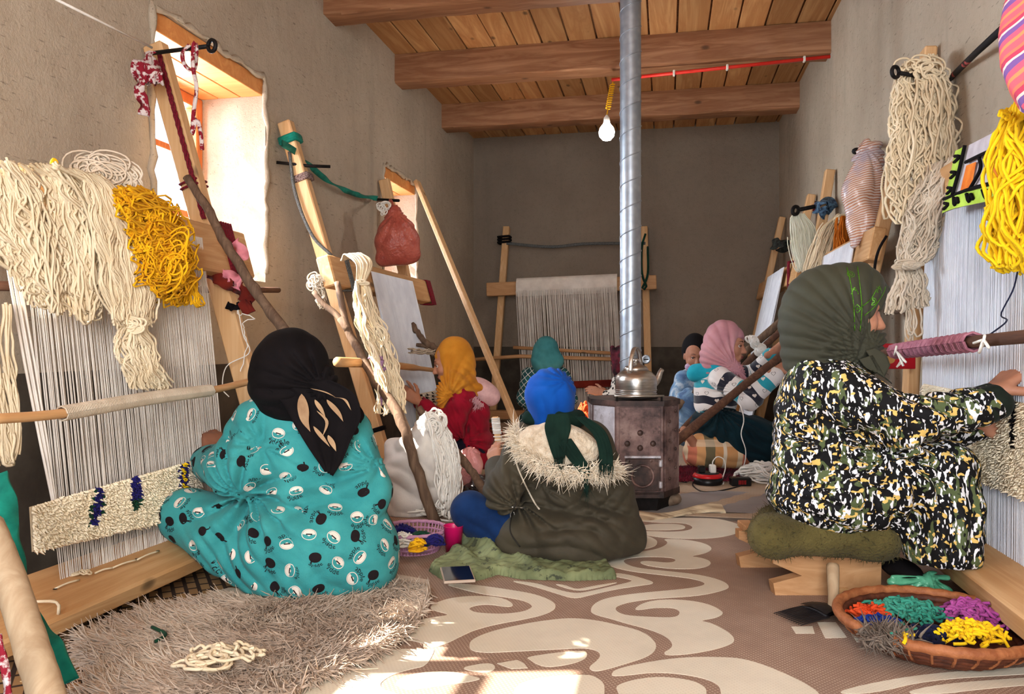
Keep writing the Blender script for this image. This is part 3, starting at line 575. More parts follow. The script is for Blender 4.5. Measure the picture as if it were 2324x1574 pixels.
pw = PX(2030, 797, .84); cp = resamp([pw, h1], 110); rings = []
for i in range(108):
    a = np.linspace(0, 6.28, 9); t = nrm(cp[i+1]-cp[i]); n1 = nrm(np.cross(t, UV)); n2 = np.cross(n1, t); rings.append(cp[i]+(.024+.003*math.sin(i*.9))*(np.cos(a)[:, None]*n1+np.sin(a)[:, None]*n2)+t*(a[:, None]/6.28)*.007)
stuff(make('heddle_wrap', *tubes(rings, .0048, 4), CLOTH('mauve_yarn', (178, 120, 134), (140, 84, 100), 60), hd, smooth=True))
for (a, b) in (((2232, 770), (2210, 778)), ((2232, 770), (2245, 790)), ((2232, 770), (2222, 800)), ((2235, 760), (2230, 785)), ((2036, 798), (2050, 830)), ((2036, 798), (2056, 822)), ((2035, 785), (2030, 805))): obj('white_tie', MB().tube(resamp([PX(*a, .80), (PX(*a, .79)+PX(*b, .8))/2, PX(*b, .8)], 6), .004, 5), m_white, hd, smooth=True)
obj('blue_thread', MB().tube(resamp([PX(2242, 762, .83), PX(2285, 728, .9), PX(2272, 712, .93), PX(2300, 655, .96), PX(2312, 600, .98)], 24), .0022, 5), CLOTH('navy_thread', (30, 34, 60)), l4, smooth=True)
obj('back_stick', MB().tube([PX(2012, 708, 1.06), PX(2090, 696, 1.06)], .016, 8), m_stick, l4, smooth=True)
# ---- far right loom
l5 = thing('loom', 'far right loom with narrow strip of white warp, behind the girl in pink headscarf', 'loom', (.85, 6.8, 0), 'carpet looms')
frame(l5, [(1.09, 6.2, 1.93), (1.09, 7.7, 2.0)], [(.66, 6.2, 0), (.66, 7.7, 0)], .07, .06)
obj('top_beam', MB().bar((.9, 5.5, 1.29), (.9, 7.75, 1.29), .16, .06, nrm((-1, 0, .2)), .006), m_pineh, l5)
stuff(make('warp', *warp_geo(((.855, 5.95, 1.36), (.855, 6.86, 1.36)), ((.6, 5.95, .1), (.6, 6.86, .1)), 260, .0028, .001), m_warpb, l5))
obj('bottom_beam', MB().bar((.6, 5.8, .08), (.6, 7.7, .08), .14, .07, UV), m_pineh, l5)
obj('red_band', wrap_rings(MB(), (.9, 5.78, 1.29), (np.array([0, 1., 0]), np.array([1., 0, 0]), UV), .04, .09, 4, .008, .014), m_rope, l5, smooth=True)
# ---- middle right loom
l6 = thing('loom', 'middle right loom, mostly hidden behind the woman in dark green headscarf', 'loom', (.9, 4.8, 0), 'carpet looms')
frame(l6, [(1.09, 5.53, 1.97), (1.09, 4.05, 1.6)], [(.8, 5.5, 0), (.75, 4.05, 0)], .07, .06)
obj('top_beam', MB().bar((.98, 3.9, 1.27), (.98, 5.65, 1.27), .16, .06, nrm((-1, 0, .2)), .006), m_pineh, l6)
stuff(make('warp', *warp_geo(((.95, 4.2, 1.33), (.95, 5.3, 1.33)), ((.74, 4.2, .1), (.74, 5.3, .1)), 240, .0028, .001), m_warpb, l6))
obj('bottom_beam', MB().bar((.74, 4.0, .08), (.74, 5.6, .08), .14, .07, UV), m_pineh, l6)
# ================================================================ yarn, rods, rags and sticks about the looms
def XP(L, X): return [PX(u, v, X) for u, v in L]
def DP(L): return [P(*q) for q in L]
def yarn(name, label, mat, geos, cat_='yarn', group=None):
    V, F = cat(geos); return tag(make(name, V, F, mat, smooth=True), label, cat_, group)
GH = 'hanging yarn hanks'
yarn('yarn_hank', 'widest cream yarn hank hanging over the front left loom, at the picture edge', m_cream, [hank_geo(XP([(-40, 385), (-35, 420), (-10, 520), (50, 610), (85, 690)], -1.64), XP([(150, 380), (200, 420), (232, 520), (250, 640), (250, 740)], -1.62), 190, .05, .011, .0042, 38, .5, (.75, 1.04), 3), hank_geo(XP([(-40, 395), (-35, 450), (-10, 600)], -1.66), XP([(60, 375), (60, 450), (70, 600)], -1.66), 70, .03, .009, .004, 30, .4)], group=GH)
yarn('yarn_hank', 'long cream hank with knotted brushy end, left of the yellow hank', m_cream, [hank_geo(XP([(160, 390), (215, 430), (235, 540), (258, 660), (285, 745)], -1.6), XP([(230, 400), (285, 450), (330, 560), (352, 660), (352, 745)], -1.6), 120, .045, .008, .004, 34, .2, (.93, 1.02), 3),
     hank_geo(XP([(285, 735), (280, 790), (292, 880)], -1.6), XP([(340, 735), (362, 800), (402, 885)], -1.58), 85, .04, .008, .004, 24, .1, (.85, 1.06), 2), tangle_geo(PX(315, 742, -1.57), .06, .03, .02, 4, .0035, [RV, UV, -FV], 3)], group=GH)
yarn('yarn_hank', 'greyish looped hank bunched behind the cream hanks near the window', m_creamg, [tangle_geo(PX(245, 400, -1.74), .115, .065, .05, 26, .0033, [nrm(RV*.9-UV*.25), nrm(UV+RV*.25), -FV], 3, 70)], group=GH)
yarn('yarn_hank', 'golden yellow hank on the front left loom', m_yellow, [hank_geo(XP([(258, 436), (285, 480), (315, 560), (335, 640), (340, 690)], -1.62), XP([(330, 432), (400, 480), (440, 560), (448, 640), (440, 690)], -1.62), 120, .055, .014, .0036, 44, .75, (.7, 1.05), 4), hank_geo(XP([(262, 440), (300, 500), (325, 580), (350, 670)], -1.585), XP([(330, 435), (405, 490), (438, 570), (445, 670)], -1.585), 70, .03, .024, .0034, 60, .8, (.6, 1.03), 6), tangle_geo(PX(385, 600, -1.58), .07, .12, .04, 5, .0034, [nrm(RV-UV*.6), nrm(UV+RV*.6), -FV], 2, 50), hank_geo(XP([(425, 640), (440, 700)], -1.6), XP([(445, 640), (462, 700)], -1.6), 8, .01, .006, .0032, 24, .9)], group=GH)
tag(obj('yarn_loop', MB().tube(resamp(XP([(118, 398), (117, 370), (122, 361), (129, 370), (127, 398)], -1.68), 20), .0045, 6), m_yellow, smooth=True), 'small yellow yarn loop standing up above the cream hanks', 'yarn')
yarn('yarn_hank', 'slim beige yarn hank hanging at the left picture edge below the loom rod', m_cream, [hank_geo(XP([(-25, 680), (-20, 850), (2, 1000), (20, 1050)], -1.70), XP([(20, 690), (30, 850), (45, 1000), (42, 1050)], -1.70), 26, .02, .006, .0045, 34, .8, (.8, 1.05))], group=GH)
yarn('yarn_hank', 'long cream hank tied near its top on the middle left loom beam', m_cream, [hank_geo(DP([(775, 592, 3.95), (783, 578, 3.85), (808, 600, 3.75), (812, 640, 3.72)]), DP([(800, 585, 3.95), (822, 575, 3.85), (845, 598, 3.76), (832, 640, 3.72)]), 60, .03, .002, .0036, 24, 0, (.98, 1)),
     hank_geo(DP([(808, 640, 3.72), (806, 700, 3.7), (835, 790, 3.66), (860, 860, 3.62), (858, 935, 3.6)]), DP([(836, 640, 3.72), (862, 710, 3.7), (892, 790, 3.66), (912, 870, 3.62), (925, 935, 3.6)]), 110, .06, .009, .0042, 36, .1, (.9, 1.04), 3), tangle_geo(P(822, 640, 3.66), .04, .012, .02, 3, .004, [RV, UV, -FV], 3)], group=GH)
yarn('yarn_hank', 'tall cream hank hung over the iron rod on the right wall', m_cream, [hank_geo(DP([(2045, 150, 3.12), (2020, 190, 3.1), (2006, 300, 3.08), (2004, 420, 3.06), (2010, 530, 3.05)]), DP([(2110, 135, 3.15), (2140, 175, 3.1), (2152, 290, 3.08), (2155, 400, 3.06), (2120, 520, 3.05)]), 150, .07, .013, .0048, 40, .4, (.6, 1.03), 3.4), tangle_geo(P(2085, 165, 3.05), .09, .06, .04, 8, .0042, [RV, UV, -FV], 2)], group=GH)
yarn('yarn_hank', 'greyish cream hank tied at its waist, below the tall hank on the right', m_creamg, [hank_geo(DP([(2095, 380, 3.02), (2065, 460, 3.0), (2040, 560, 2.98), (2032, 600, 2.97)]), DP([(2195, 348, 2.86), (2150, 440, 2.9), (2112, 550, 2.98), (2088, 600, 2.97)]), 100, .06, .011, .0046, 34, .2, (.95, 1.02), 3),
     hank_geo(DP([(2034, 600, 2.97), (2022, 660, 2.96), (2015, 715, 2.95)]), DP([(2086, 600, 2.97), (2100, 650, 2.96), (2098, 695, 2.95)]), 60, .04, .006, .005, 24, .1, (.8, 1.04)), hank_geo(DP([(2058, 640, 2.94), (2060, 720, 2.93), (2066, 775, 2.93)]), DP([(2068, 640, 2.94), (2074, 720, 2.93), (2070, 775, 2.93)]), 5, .01, .005, .004, 24, .5), tangle_geo(P(2060, 600, 2.92), .055, .02, .03, 6, .0045, [RV, nrm(UV+RV*.2), -FV], 3)], group=GH)
yarn('yarn_hank', 'lemon yellow hank hanging at the right picture edge', m_lemon, [hank_geo(DP([(2300, 235, 2.2), (2272, 300, 2.18), (2245, 420, 2.16), (2228, 540, 2.15), (2238, 600, 2.15)]), DP([(2345, 235, 2.2), (2370, 320, 2.18), (2380, 450, 2.16), (2370, 560, 2.15), (2345, 640, 2.15)]), 120, .07, .012, .0052, 40, .55, (.8, 1.04), 2.6), tangle_geo(P(2275, 262, 2.14), .022, .026, .01, 2, .004, [RV, UV, -FV], 1)], group=GH)
yarn('yarn_hank', 'fine white hank hung near the ring end of the far right rod', MAT('fine_white', (232, 230, 212), (214, 212, 190)), [hank_geo(DP([(1800, 486, 5.2), (1793, 500, 5.2), (1797, 560, 5.18), (1812, 618, 5.15)]), DP([(1822, 486, 5.2), (1845, 520, 5.2), (1850, 570, 5.18), (1842, 622, 5.15)]), 130, .06, .002, .0028, 24, .5, (.93, 1.02))], group=GH)
yarn('yarn_hank', 'pale cream hank spreading left of the orange hank on the far right', m_cream, [hank_geo(DP([(1895, 488, 4.9), (1862, 520, 4.85), (1838, 580, 4.8), (1818, 640, 4.75)]), DP([(1925, 492, 4.9), (1905, 530, 4.85), (1888, 585, 4.8), (1868, 642, 4.75)]), 90, .06, .006, .0045, 30, .4, (.9, 1.03)), tangle_geo(P(1905, 500, 4.85), .05, .04, .05, 8, .0045, [RV, UV, -FV], 2)], group=GH)
yarn('yarn_hank', 'burnt orange hank on the right, partly behind the plastic bag', m_orange, [hank_geo(DP([(1898, 495, 4.7), (1893, 540, 4.65), (1890, 590, 4.62)]), DP([(1920, 492, 4.7), (1945, 550, 4.65), (1975, 610, 4.62)]), 90, .06, .007, .004, 30, .5, (.85, 1.05))], group=GH)
yarn('yarn_heap', 'tangled thin strand of cream yarn on the sheepskin', m_cream, [tangle_geo(PZ(490, 1515, .04), .1, .08, .035, 3, .0042, loops=2, m=70), tangle_geo(PZ(525, 1495, .045), .1, .06, .04, 3, .0042, loops=1, m=60), tangle_geo(PZ(460, 1525, .045), .09, .05, .04, 2, .0042, loops=1, m=60)], 'yarn')
tag(obj('yarn_snippet', MB().tube(resamp([PZ(345, 1422, .06), PZ(362, 1430, .062), PZ(376, 1438, .062), PZ(366, 1448, .06), PZ(352, 1455, .06)], 14), .0045, 6), PM[2], smooth=True), 'short bent snippet of dark green yarn on the sheepskin', 'yarn')
yarn('yarn_heap', 'orange yarn heap on the floor just left of the stove top', MAT('vivid_orange', (226, 92, 40), (196, 66, 26)), [tangle_geo(P(1327, 992, 6.5), .085, .08, .27, 30, .008, [RV, FV, UV], 3)])
yarn('yarn_heap', 'dull orange yarn scraps on the floor behind the leaning plank', MAT('dull_orange', (176, 76, 46), (140, 54, 36)), [tangle_geo(PZ(1095, 1000, 0), .16, .12, .12, 12, .007, [RV, FV, UV], 3)])
yarn('yarn_heap', 'tangle of white yarn on the floor beside the power block', m_white, [tangle_geo(PZ(1728, 1092, 0), .13, .12, .1, 26, .006, None, 3)])
yarn('yarn_heap', 'loose white yarn heap spilling from the sack near the branch foot', m_white, [tangle_geo(PZ(985, 1165, 0), .16, .13, .06, 26, .0048, None, 3)])
# iron rods
def rod(label, a, b, r=.0085, ring=.021, end=True):
    a, b = np.asarray(a), np.asarray(b); t = nrm(b-a); mb = MB().tube([a, (a+b)/2, b], r, 8)
    if end: n1 = UV; c = b+t*ring; mb.tube([c+ring*(math.cos(x)*-t+math.sin(x)*n1) for x in np.linspace(0, 6.2, 20)], r*.9, 7)
    return tag(obj('iron_rod', mb, m_iron, smooth=True), label, 'rod', 'iron wall rods')
rod('iron rod with eye end sticking out before the left window', P(335, 122, 3.02), P(472, 105, 2.85))
rod('iron rod with eye end holding the tall cream hank', P(2190, 192, 3.2), P(2040, 165, 3.0))
rod('iron rod with eye end holding the fine white hank', P(1880, 462, 5.25), P(1812, 476, 5.15), .014, .026)
rod('thin black iron rod holding the red plastic bag', P(848, 452, 5.5), P(905, 455, 5.25), .01, end=False)
rod('black rod end showing above the striped plastic bag', P(1990, 330, 4.15), P(1940, 343, 3.9), .016, end=False)
# rags and ropes
m_rw = MAT('red_white_rag', (210, 196, 192), (132, 22, 40), 42, .9, .2, 300, contrast=(.46, .52))
m_blue = CLOTH('blue_print_rag', (96, 130, 160), (36, 40, 60), 40); m_pink = CLOTH('pink_rag', (232, 150, 160), (206, 110, 128), 20)
rg = thing('tied_rag', 'red and white rag tied to the top of the front left loom post', 'rag', P(330, 260, 2.95))
for i in range(9):
    u0 = 312+i*6; obj('rag_strip', strip([P(350-2*i, 118, 2.98), P(u0, 150+3*i, 2.93-.01*(i % 3)), P(u0+6, 190, 2.92)], [.02, .05, .03], cv(1, .2, 0), .003, .9), m_rw, rg, smooth=True)
obj('rag_tail', strip([P(325, 175, 2.92), P(316, 205, 2.9), P(328, 235, 2.91), P(326, 262, 2.91)], [.05, .035, .045, .04], cv(1, 0, 0), .004, .6), m_rw, rg, smooth=True)
tag(obj('hanging_strip', strip([P(430, 102, 2.88), P(415, 118, 2.87), P(418, 145, 2.87), P(440, 160, 2.87), P(446, 110, 2.86), P(440, 98, 2.85), P(438, 150, 2.85), P(446, 200, 2.85), P(440, 250, 2.85), P(436, 305, 2.85), P(446, 270, 2.85), P(455, 300, 2.85), P(459, 340, 2.85)], .014, cv(1, .1, .2), .003, .7), m_rw, smooth=True), 'thin red and white strip looped over the eye rod before the window', 'rag')
for i, (a, b) in enumerate((((118, -6), (345, 108)), ((70, -30), (300, 115)))):
    if i == 0: tag(obj('taut_line', MB().tube([PX(*a, -1.95), P(*b, 3.0)], .0045, 6), m_white, smooth=True), 'taut white cord running up out of the picture from the left loom post', 'cord')
tag(obj('green_ribbon', strip([PX(640, 325, -1.92), PX(672, 345, -1.96), PX(700, 372, -2.0), PX(735, 403, -2.02), PX(780, 430, -2.02), PX(820, 444, -2.02), PX(856, 450, -2.0)], .035, UV, .002, .9), m_green, smooth=True), 'teal green ribbon sagging along the left wall between loom posts', 'ribbon')
tag(obj('green_ribbon', wrap_rings(MB(), (-2.0, 3.863, 1.9), (lean, out, np.array([0, 1., 0])), .045, .036, 3, .012, .012), m_green, smooth=True), 'teal green ribbon knotted round the top of the middle left loom post', 'ribbon')
tag(obj('teal_strip', strip([P(-10, 1080, 1.75), P(4, 1140, 1.7), P(12, 1200, 1.66), P(28, 1280, 1.6), P(32, 1340, 1.55), P(60, 1420, 1.5), P(110, 1500, 1.45), P(125, 1560, 1.42)], [.05, .06, .05, .05, .045, .06, .07, .08], cv(1, .2, .3), .004, .5), m_green, smooth=True), 'dark teal cloth strip hanging behind the foreground pole', 'cloth')
tag(obj('hanging_strip', strip([P(-6, 1440, 1.2), P(6, 1490, 1.2), P(14, 1530, 1.2), P(20, 1600, 1.2)], .012, cv(1, 0, .2), .002, .6), m_rw, smooth=True), 'red tipped white string at the lower left corner', 'rag')
pr = thing('pink_rag', 'pink and wine rags knotted where the loom beam meets the window', 'rag', P(530, 690, 3.05))
for pts, w, mm in (([(440, 600), (452, 625), (448, 640)], .06, m_pink), ([(530, 550), (548, 575), (540, 600)], .055, m_pink), ([(505, 625), (525, 628), (545, 640), (535, 655)], .05, m_pink), ([(470, 615), (500, 635), (530, 650)], .05, PM[5]), ([(540, 650), (556, 670), (570, 690), (545, 700)], .06, PM[5]), ([(515, 692), (530, 698), (545, 692)], .03, PM[7])):
    obj('rag_strip', strip([P(u, v, 3.02-.01*i) for i, (u, v) in enumerate(pts)], w, cv(.6, .8, 0), .004, .8), mm, pr, smooth=True)
yarn('loose_thread', 'loose white threads dangling below the pink rags', m_white, [tubes([resamp([P(545, 690, 3.0), P(540, 712, 3.0), P(582, 720, 3.0), P(548, 735, 3.0), P(560, 780, 3.0), P(545, 840, 3.0)], 30)+rng.normal(0, .004, (30, 3)), resamp([P(540, 700, 3.0), P(552, 760, 3.0), P(566, 800, 3.0), P(515, 830, 3.0), P(505, 880, 3.0), P(520, 900, 3.0)], 30)], .0022, 5)], 'thread')
tag(obj('striped_rope', MB().tube([P(2146, 188, 3.18), P(2215, 120, 2.7), P(2300, 42, 2.2)], .0115, 8), MAT('black_red_rope', (20, 18, 22), (190, 84, 84), 9, .8, .3, 100, contrast=(.55, .6)), smooth=True), 'black and red cord stretched up from the right wall rod', 'cord')
tag(obj('black_cable', MB().tube(resamp([P(2012, 535, 3.4), P(1995, 565, 3.4), P(1986, 600, 3.4), P(1984, 640, 3.4)], 16), .006, 6), m_black, smooth=True), 'black cable hanging beside the plastic bag', 'cable')
for k, (lab, pts, w) in enumerate((('blue patterned rag knotted on the rod above the white hank', [(1850, 478, 5.2), (1862, 462, 5.15), (1880, 458, 5.15), (1888, 475, 5.15), (1878, 470, 5.1), (1868, 490, 5.15)], .08), ('blue patterned rag tied round the middle right loom beam', [(1950, 560, 4.2), (1962, 540, 4.15), (1978, 545, 4.15), (1982, 585, 4.15), (1965, 575, 4.1), (1955, 600, 4.1)], .07), ('dark rag knotted on the farthest right post', [(1752, 560, 7.0), (1765, 550, 6.95), (1785, 555, 6.95), (1770, 565, 6.9)], .1))):
    tag(obj('tied_rag', strip(DP(pts), w, cv(.7, .7, .2), .006, .9), m_blue if k < 2 else CLOTH('grey_rag', (70, 76, 72), (40, 40, 40), 40), smooth=True), lab, 'rag')
tag(obj('tied_rag', strip(DP([(1838, 470, 5.9), (1845, 462, 5.85), (1852, 466, 5.85), (1848, 480, 5.85)]), .05, cv(.5, .8, 0), .005, .6), m_rope, smooth=True), 'wine red rag on the far right loom post', 'rag')
yarn('yarn_scrap', 'frayed beige fibre bundle stuck behind the middle left loom beam', m_creamg, [tangle_geo(P(722, 640, 4.0), .05, .05, .04, 10, .004, [RV, UV, -FV], 2), hank_geo(DP([(712, 640, 4.0), (722, 700, 4.0)]), DP([(735, 650, 4.0), (742, 700, 4.0)]), 24, .03, .008, .0025, 20, .1)])
# sticks and poles
branch(DP([(424, 402, 3.0), (470, 470, 2.96), (510, 550, 2.92), (560, 630, 2.88), (600, 690, 2.85), (645, 750, 2.8)]), .016, .021, 'branch', 'dark branch leaning from the front left loom down behind the black headscarf', m_stick)
branch(DP([(772, 722, 3.82), (805, 780, 3.78), (850, 860, 3.62), (900, 930, 3.44), (930, 1010, 3.36), (960, 1110, 3.35), (990, 1192, 3.39)]), .019, .027, 'forked_branch', 'forked branch propping the middle left loom, foot beside the lilac basket', m_stick, extra=[(DP([(790, 750, 3.8), (765, 715, 3.84), (735, 690, 3.86), (712, 662, 3.88)]), .018, .013), (DP([(790, 750, 3.8), (780, 710, 3.84), (772, 670, 3.86), (765, 640, 3.88)]), .018, .016)])
branch(DP([(935, 735, 5.0), (960, 770, 4.95), (1000, 800, 4.9), (1040, 840, 4.9)]), .018, .022, 'branch', 'dark forked branch behind the yellow headscarf', m_stick, extra=[(DP([(945, 782, 4.96), (965, 785, 4.95), (985, 795, 4.92)]), .012, .016)])
branch(DP([(950, 925, 3.8), (1000, 985, 3.75), (1060, 1055, 3.62), (1105, 1125, 3.5)]), .018, .02, 'branch', 'thin branch running down behind the white sack to the blue trouser knee', m_stick)
tag(obj('mauve_rope', MB().tube(resamp(DP([(838, 815, 3.62), (848, 798, 3.62), (866, 812, 3.58), (880, 830, 3.58), (862, 840, 3.56), (868, 815, 3.55), (862, 850, 3.56), (866, 880, 3.56), (864, 920, 3.56)]), 50), .009, 7), CLOTH('mauve_rope', (168, 132, 160), (130, 92, 124), 120, b=.8), smooth=True), 'mauve rope knotted where the forked branch crosses the loom rod', 'rope')
branch(DP([(-25, 1190, 1.5), (25, 1320, 1.42), (75, 1480, 1.34), (130, 1650, 1.27)]), .026, .029, 'pole', 'pale peeled pole slanting across the lower left corner', m_pole, .018, 14)
a, b = PX(946, 412, -2.03), PZ(1211, 1057, .012); tag(obj('leaning_plank', MB().bar(b, a, .06, .035, (1, -.3, .4), .004), m_pine), 'long narrow sunlit plank leaning on the left wall beside the far window', 'plank')
branch(DP([(1420, 1095, 4.3), (1535, 1000, 4.25), (1660, 898, 4.35), (1785, 796, 4.45), (1880, 720, 4.5)]), .028, .02, 'pole', 'nearest dark pole slanting up in front of the girl in pink headscarf', m_darkwood, .05)
branch(DP([(1470, 985, 5.15), (1540, 920, 5.15), (1690, 800, 5.2), (1815, 690, 5.2)]), .026, .026, 'pole', 'greyish pole slanting up behind the girl in pink headscarf', m_stick, .05)
branch(DP([(1540, 985, 5.0), (1640, 880, 5.05), (1740, 780, 5.1), (1835, 700, 5.1)]), .022, .022, 'pole', 'brown pole bound with white yarn to the greyish pole', m_darkwood, .05)
yarn('yarn_binding', 'white yarn binding the two slanting poles together', m_white, [tangle_geo(P(1722, 792, 5.0), .038, .042, .05, 12, .008, [nrm(RV+UV), nrm(UV-RV), -FV], 4), tangle_geo(P(1706, 772, 5.0), .03, .05, .05, 8, .008, [nrm(RV+UV), nrm(UV-RV), -FV], 3)])
# ================================================================ stove, kettle, pipe
def RUST(name, c1, c2, c3, metal=.35):
    m, nt, bs = node_mat(name); v = coords(nt); col = ramp(nt, noise(nt, v, 7, 6, .65), [(.35, lin(c1)), (.5, lin(c2)), (.66, lin(c3))])
    col = mixc(nt, ramp(nt, noise(nt, v, 30, 5, .7), [(.55, (0,)*3), (.68, (.7,)*3)]), col, lin(c3))
    nt.links.new(col, bs.inputs['Base Color']); bs.inputs['Roughness'].default_value = .5; bs.inputs['Metallic'].default_value = metal; bump(nt, bs, noise(nt, v, 40, 5), .25, .004); return m
m_rust = RUST('scorched_steel', (150, 126, 120), (116, 90, 86), (48, 34, 34)); m_rustd = RUST('scorched_steel_dark', (110, 84, 76), (66, 48, 44), (30, 22, 22)); m_silver = RUST('silver_paint', (216, 216, 224), (186, 184, 192), (120, 108, 108), .5)
SCN = P(1437, 1100, 3.80); SCN[2] = 0
stv = thing('wood_stove', 'rusty eight-sided sheet metal stove in the middle of the room', 'stove', SCN)
OCT = [(-.108, -.2), (.108, -.2), (.208, -.07), (.208, .1), (.108, .2), (-.108, .2), (-.208, .1), (-.208, -.07)]
def octp(s, z): return [SCN+RV*x*s+FV*y*s+UV*z for x, y in OCT]
def prism(s0, z0, s1, z1): b = octp(s0, z0)+octp(s1, z1); return MB().add(b, [tuple(range(8))[::-1], tuple(range(8, 16))]+[(i, (i+1) % 8, 8+(i+1) % 8, 8+i) for i in range(8)])
obj('stove_foot', prism(.8, .004, .86, .075), m_iron, stv)
bd = prism(1, .075, 1, .505); V, F = bd.data()
body = make('stove_body', V, F, m_rust, stv)
for i in range(8):
    a, b = np.array(octp(1.0, .09)[i]), np.array(octp(1.0, .09)[(i+1) % 8]); d = nrm(b-a); n = nrm(np.cross(d, UV))
    obj('side_panel', MB().box((a+b)/2+n*.003+UV*.205, (np.linalg.norm(b-a)/2-.012, .205, .003), [d, UV, n], .002), m_silver if i in (6, 7) else m_rust, body)
obj('top_plate', prism(1.04, .505, 1.04, .53), m_rustd, stv); obj('base_rim', prism(1.03, .075, 1.03, .105), m_rustd, stv)
fr = SCN-FV*.208
for u, v in ((-.06, .33), (.06, .33), (0, .31), (0, .38), (-.055, .25), (.05, .25)): obj('rivet', MB().lathe(fr+RV*u+UV*v, [(.014, 0), (.012, .006), (.007, .009), (.001, .01)], 12, [RV, UV, -FV]), m_rustd, stv, smooth=True)
rs = np.array(octp(1.01, 0)[1]); rs2 = np.array(octp(1.01, 0)[2]); dn = nrm(rs2-rs); nn = nrm(np.cross(dn, UV))
for k in range(8): obj('rivet', MB().lathe(rs+dn*(.05+.06*(k % 2))+UV*(.16+.045*k)+nn*.008, [(.009, 0), (.007, .005), (.001, .007)], 10, [dn, UV, nn]), m_rustd, stv, smooth=True)
dr = obj('fire_door', MB().box(fr+RV*.012+UV*.185-FV*.004, (.082, .075, .005), [RV, UV, FV], .004), m_rustd, stv)
rnga = [fr-FV*.012+RV*(.01+.05*math.cos(a))+UV*(.18+.05*math.sin(a)) for a in np.linspace(0, 6.28, 24)[:-1]]; obj('door_ring', MB().tube(rnga, .006, 7, closed=True), m_rust, dr, smooth=True)
for z in (.14, .24): obj('hinge', MB().lathe(fr+RV*.094+UV*z-FV*.01, [(.008, -.016), (.009, -.01), (.009, .01), (.008, .016)], 10), m_silver, dr, smooth=True)
obj('door_lintel', MB().box(fr+RV*.012+UV*.268-FV*.003, (.085, .006, .004), [RV, UV, FV], .002), m_silver, stv)
# pipe
m_zinc, nt, bs = node_mat('galvanised'); v = coords(nt); vo = N(nt, 'ShaderNodeTexVoronoi'); vo.inputs['Scale'].default_value = 28; nt.links.new(v, vo.inputs['Vector'])
col = mixc(nt, .5, ramp(nt, noise(nt, v, 6, 5), [(.35, lin((176, 182, 190))), (.65, lin((138, 146, 156)))]), ramp(nt, vo.outputs['Distance'], [(0, lin((178, 184, 192))), (.6, lin((140, 148, 158)))]))
nt.links.new(col, bs.inputs['Base Color']); bs.inputs['Metallic'].default_value = .75; bs.inputs['Roughness'].default_value = .42; bump(nt, bs, noise(nt, v, 12, 3), .15, .01)
PC = P(1431, 800, 3.87); PC[2] = 0; PR = .0525
pipe = thing('stove_pipe', 'tall galvanised spiral-seam stove pipe rising from the stove to the ceiling', 'pipe', PC+UV*.53)
obj('pipe_tube', MB().lathe(PC, [(PR, z) for z in np.linspace(.53, 3.02, 60)], 36), m_zinc, pipe, smooth=True)
tt = np.linspace(0, 1, 700); hel = [PC+UV*(.56+2.44*t)+(PR+.0005)*(RV*math.cos(t*19.5*6.283+2.2)+FV*math.sin(t*19.5*6.283+2.2)) for t in tt]
obj('spiral_seam', MB().tube(hel, .0032, 5), m_zinc, pipe, smooth=True)
dc = P(1466, 815, 3.8); dk = obj('damper_handle', MB().lathe(dc, [(.001, -.004), (.02, -.004), (.023, 0), (.02, .006), (.014, .003), (.001, .003)], 24, [RV, UV, -FV]), m_zinc, pipe, smooth=True)
obj('damper_spindle', MB().tube([dc+FV*.004, PC+UV*dc[2]+RV*.03], .006, 8), m_zinc, pipe, smooth=True); obj('damper_slot', MB().box(dc-FV*.005, (.012, .003, .002), [RV, UV, FV]), m_iron, dk)
# kettle on its ring
m_alu = MAT('aluminium', (206, 202, 196), (176, 170, 162), 20, .28, .08, 200, metal=.95, stretch=(1, 1, 6))
KC = P(1443, 850, 3.66); KC[2] = .548
ket = thing('kettle', 'dented aluminium kettle standing on the stove top', 'kettle', KC)
obj('kettle_body', MB().lathe(KC, [(.085, 0), (.095, .004), (.097, .012), (.094, .02), (.098, .03), (.099, .075), (.097, .088), (.09, .1), (.078, .112), (.066, .12), (.058, .124), (.054, .125)], 40), m_alu, ket, smooth=True)
for z, r in ((.012, .0985), (.022, .096), (.03, .0995)): obj('body_band', MB().tube([KC+UV*z+r*(RV*math.cos(a)+FV*math.sin(a)) for a in np.linspace(0, 6.2832, 41)[:-1]], .0022, 6, closed=True), m_alu, ket, smooth=True)
ld = obj('lid', MB().lathe(KC, [(.057, .124), (.059, .128), (.05, .14), (.034, .148), (.022, .152), (.019, .156), (.001, .158)], 32), m_alu, ket, smooth=True)
obj('lid_knob', MB().lathe(KC, [(.008, .155), (.014, .165), (.016, .172), (.01, .178), (.001, .179)], 20), m_alu, ld, smooth=True)
hx = nrm(RV*.55+FV*.85)
hdl = [KC+UV*(.11+.0)+hx*-.062-FV*.01] ; hdl = [KC+hx*(-.062*math.cos(a)*(1.0 if a > 0 else 1))+UV*(.105+.125*math.sin(a)) for a in np.linspace(-.1, 3.24, 22)]
obj('handle', strip(hdl, .02, np.cross(hx, UV), .003), m_alu, ket, smooth=True)
for s in (-1, 1): obj('handle_bracket', MB().box(KC+hx*s*.072+UV*.108, (.012, .008, .016), [np.cross(hx, UV), hx, UV], .004), m_alu, ket)
sp = [KC-hx*.0+RV*.085+FV*.03+UV*.05, KC+RV*.11+FV*.04+UV*.075, KC+RV*.125+FV*.045+UV*.11, KC+RV*.135+FV*.05+UV*.125]; obj('spout', MB().tube(resamp(sp, 12), np.linspace(.02, .011, 12), 14), m_alu, ket, smooth=True)
kr = thing('kettle_stand', 'low black iron ring stand under the kettle', 'stand', KC-UV*.018)
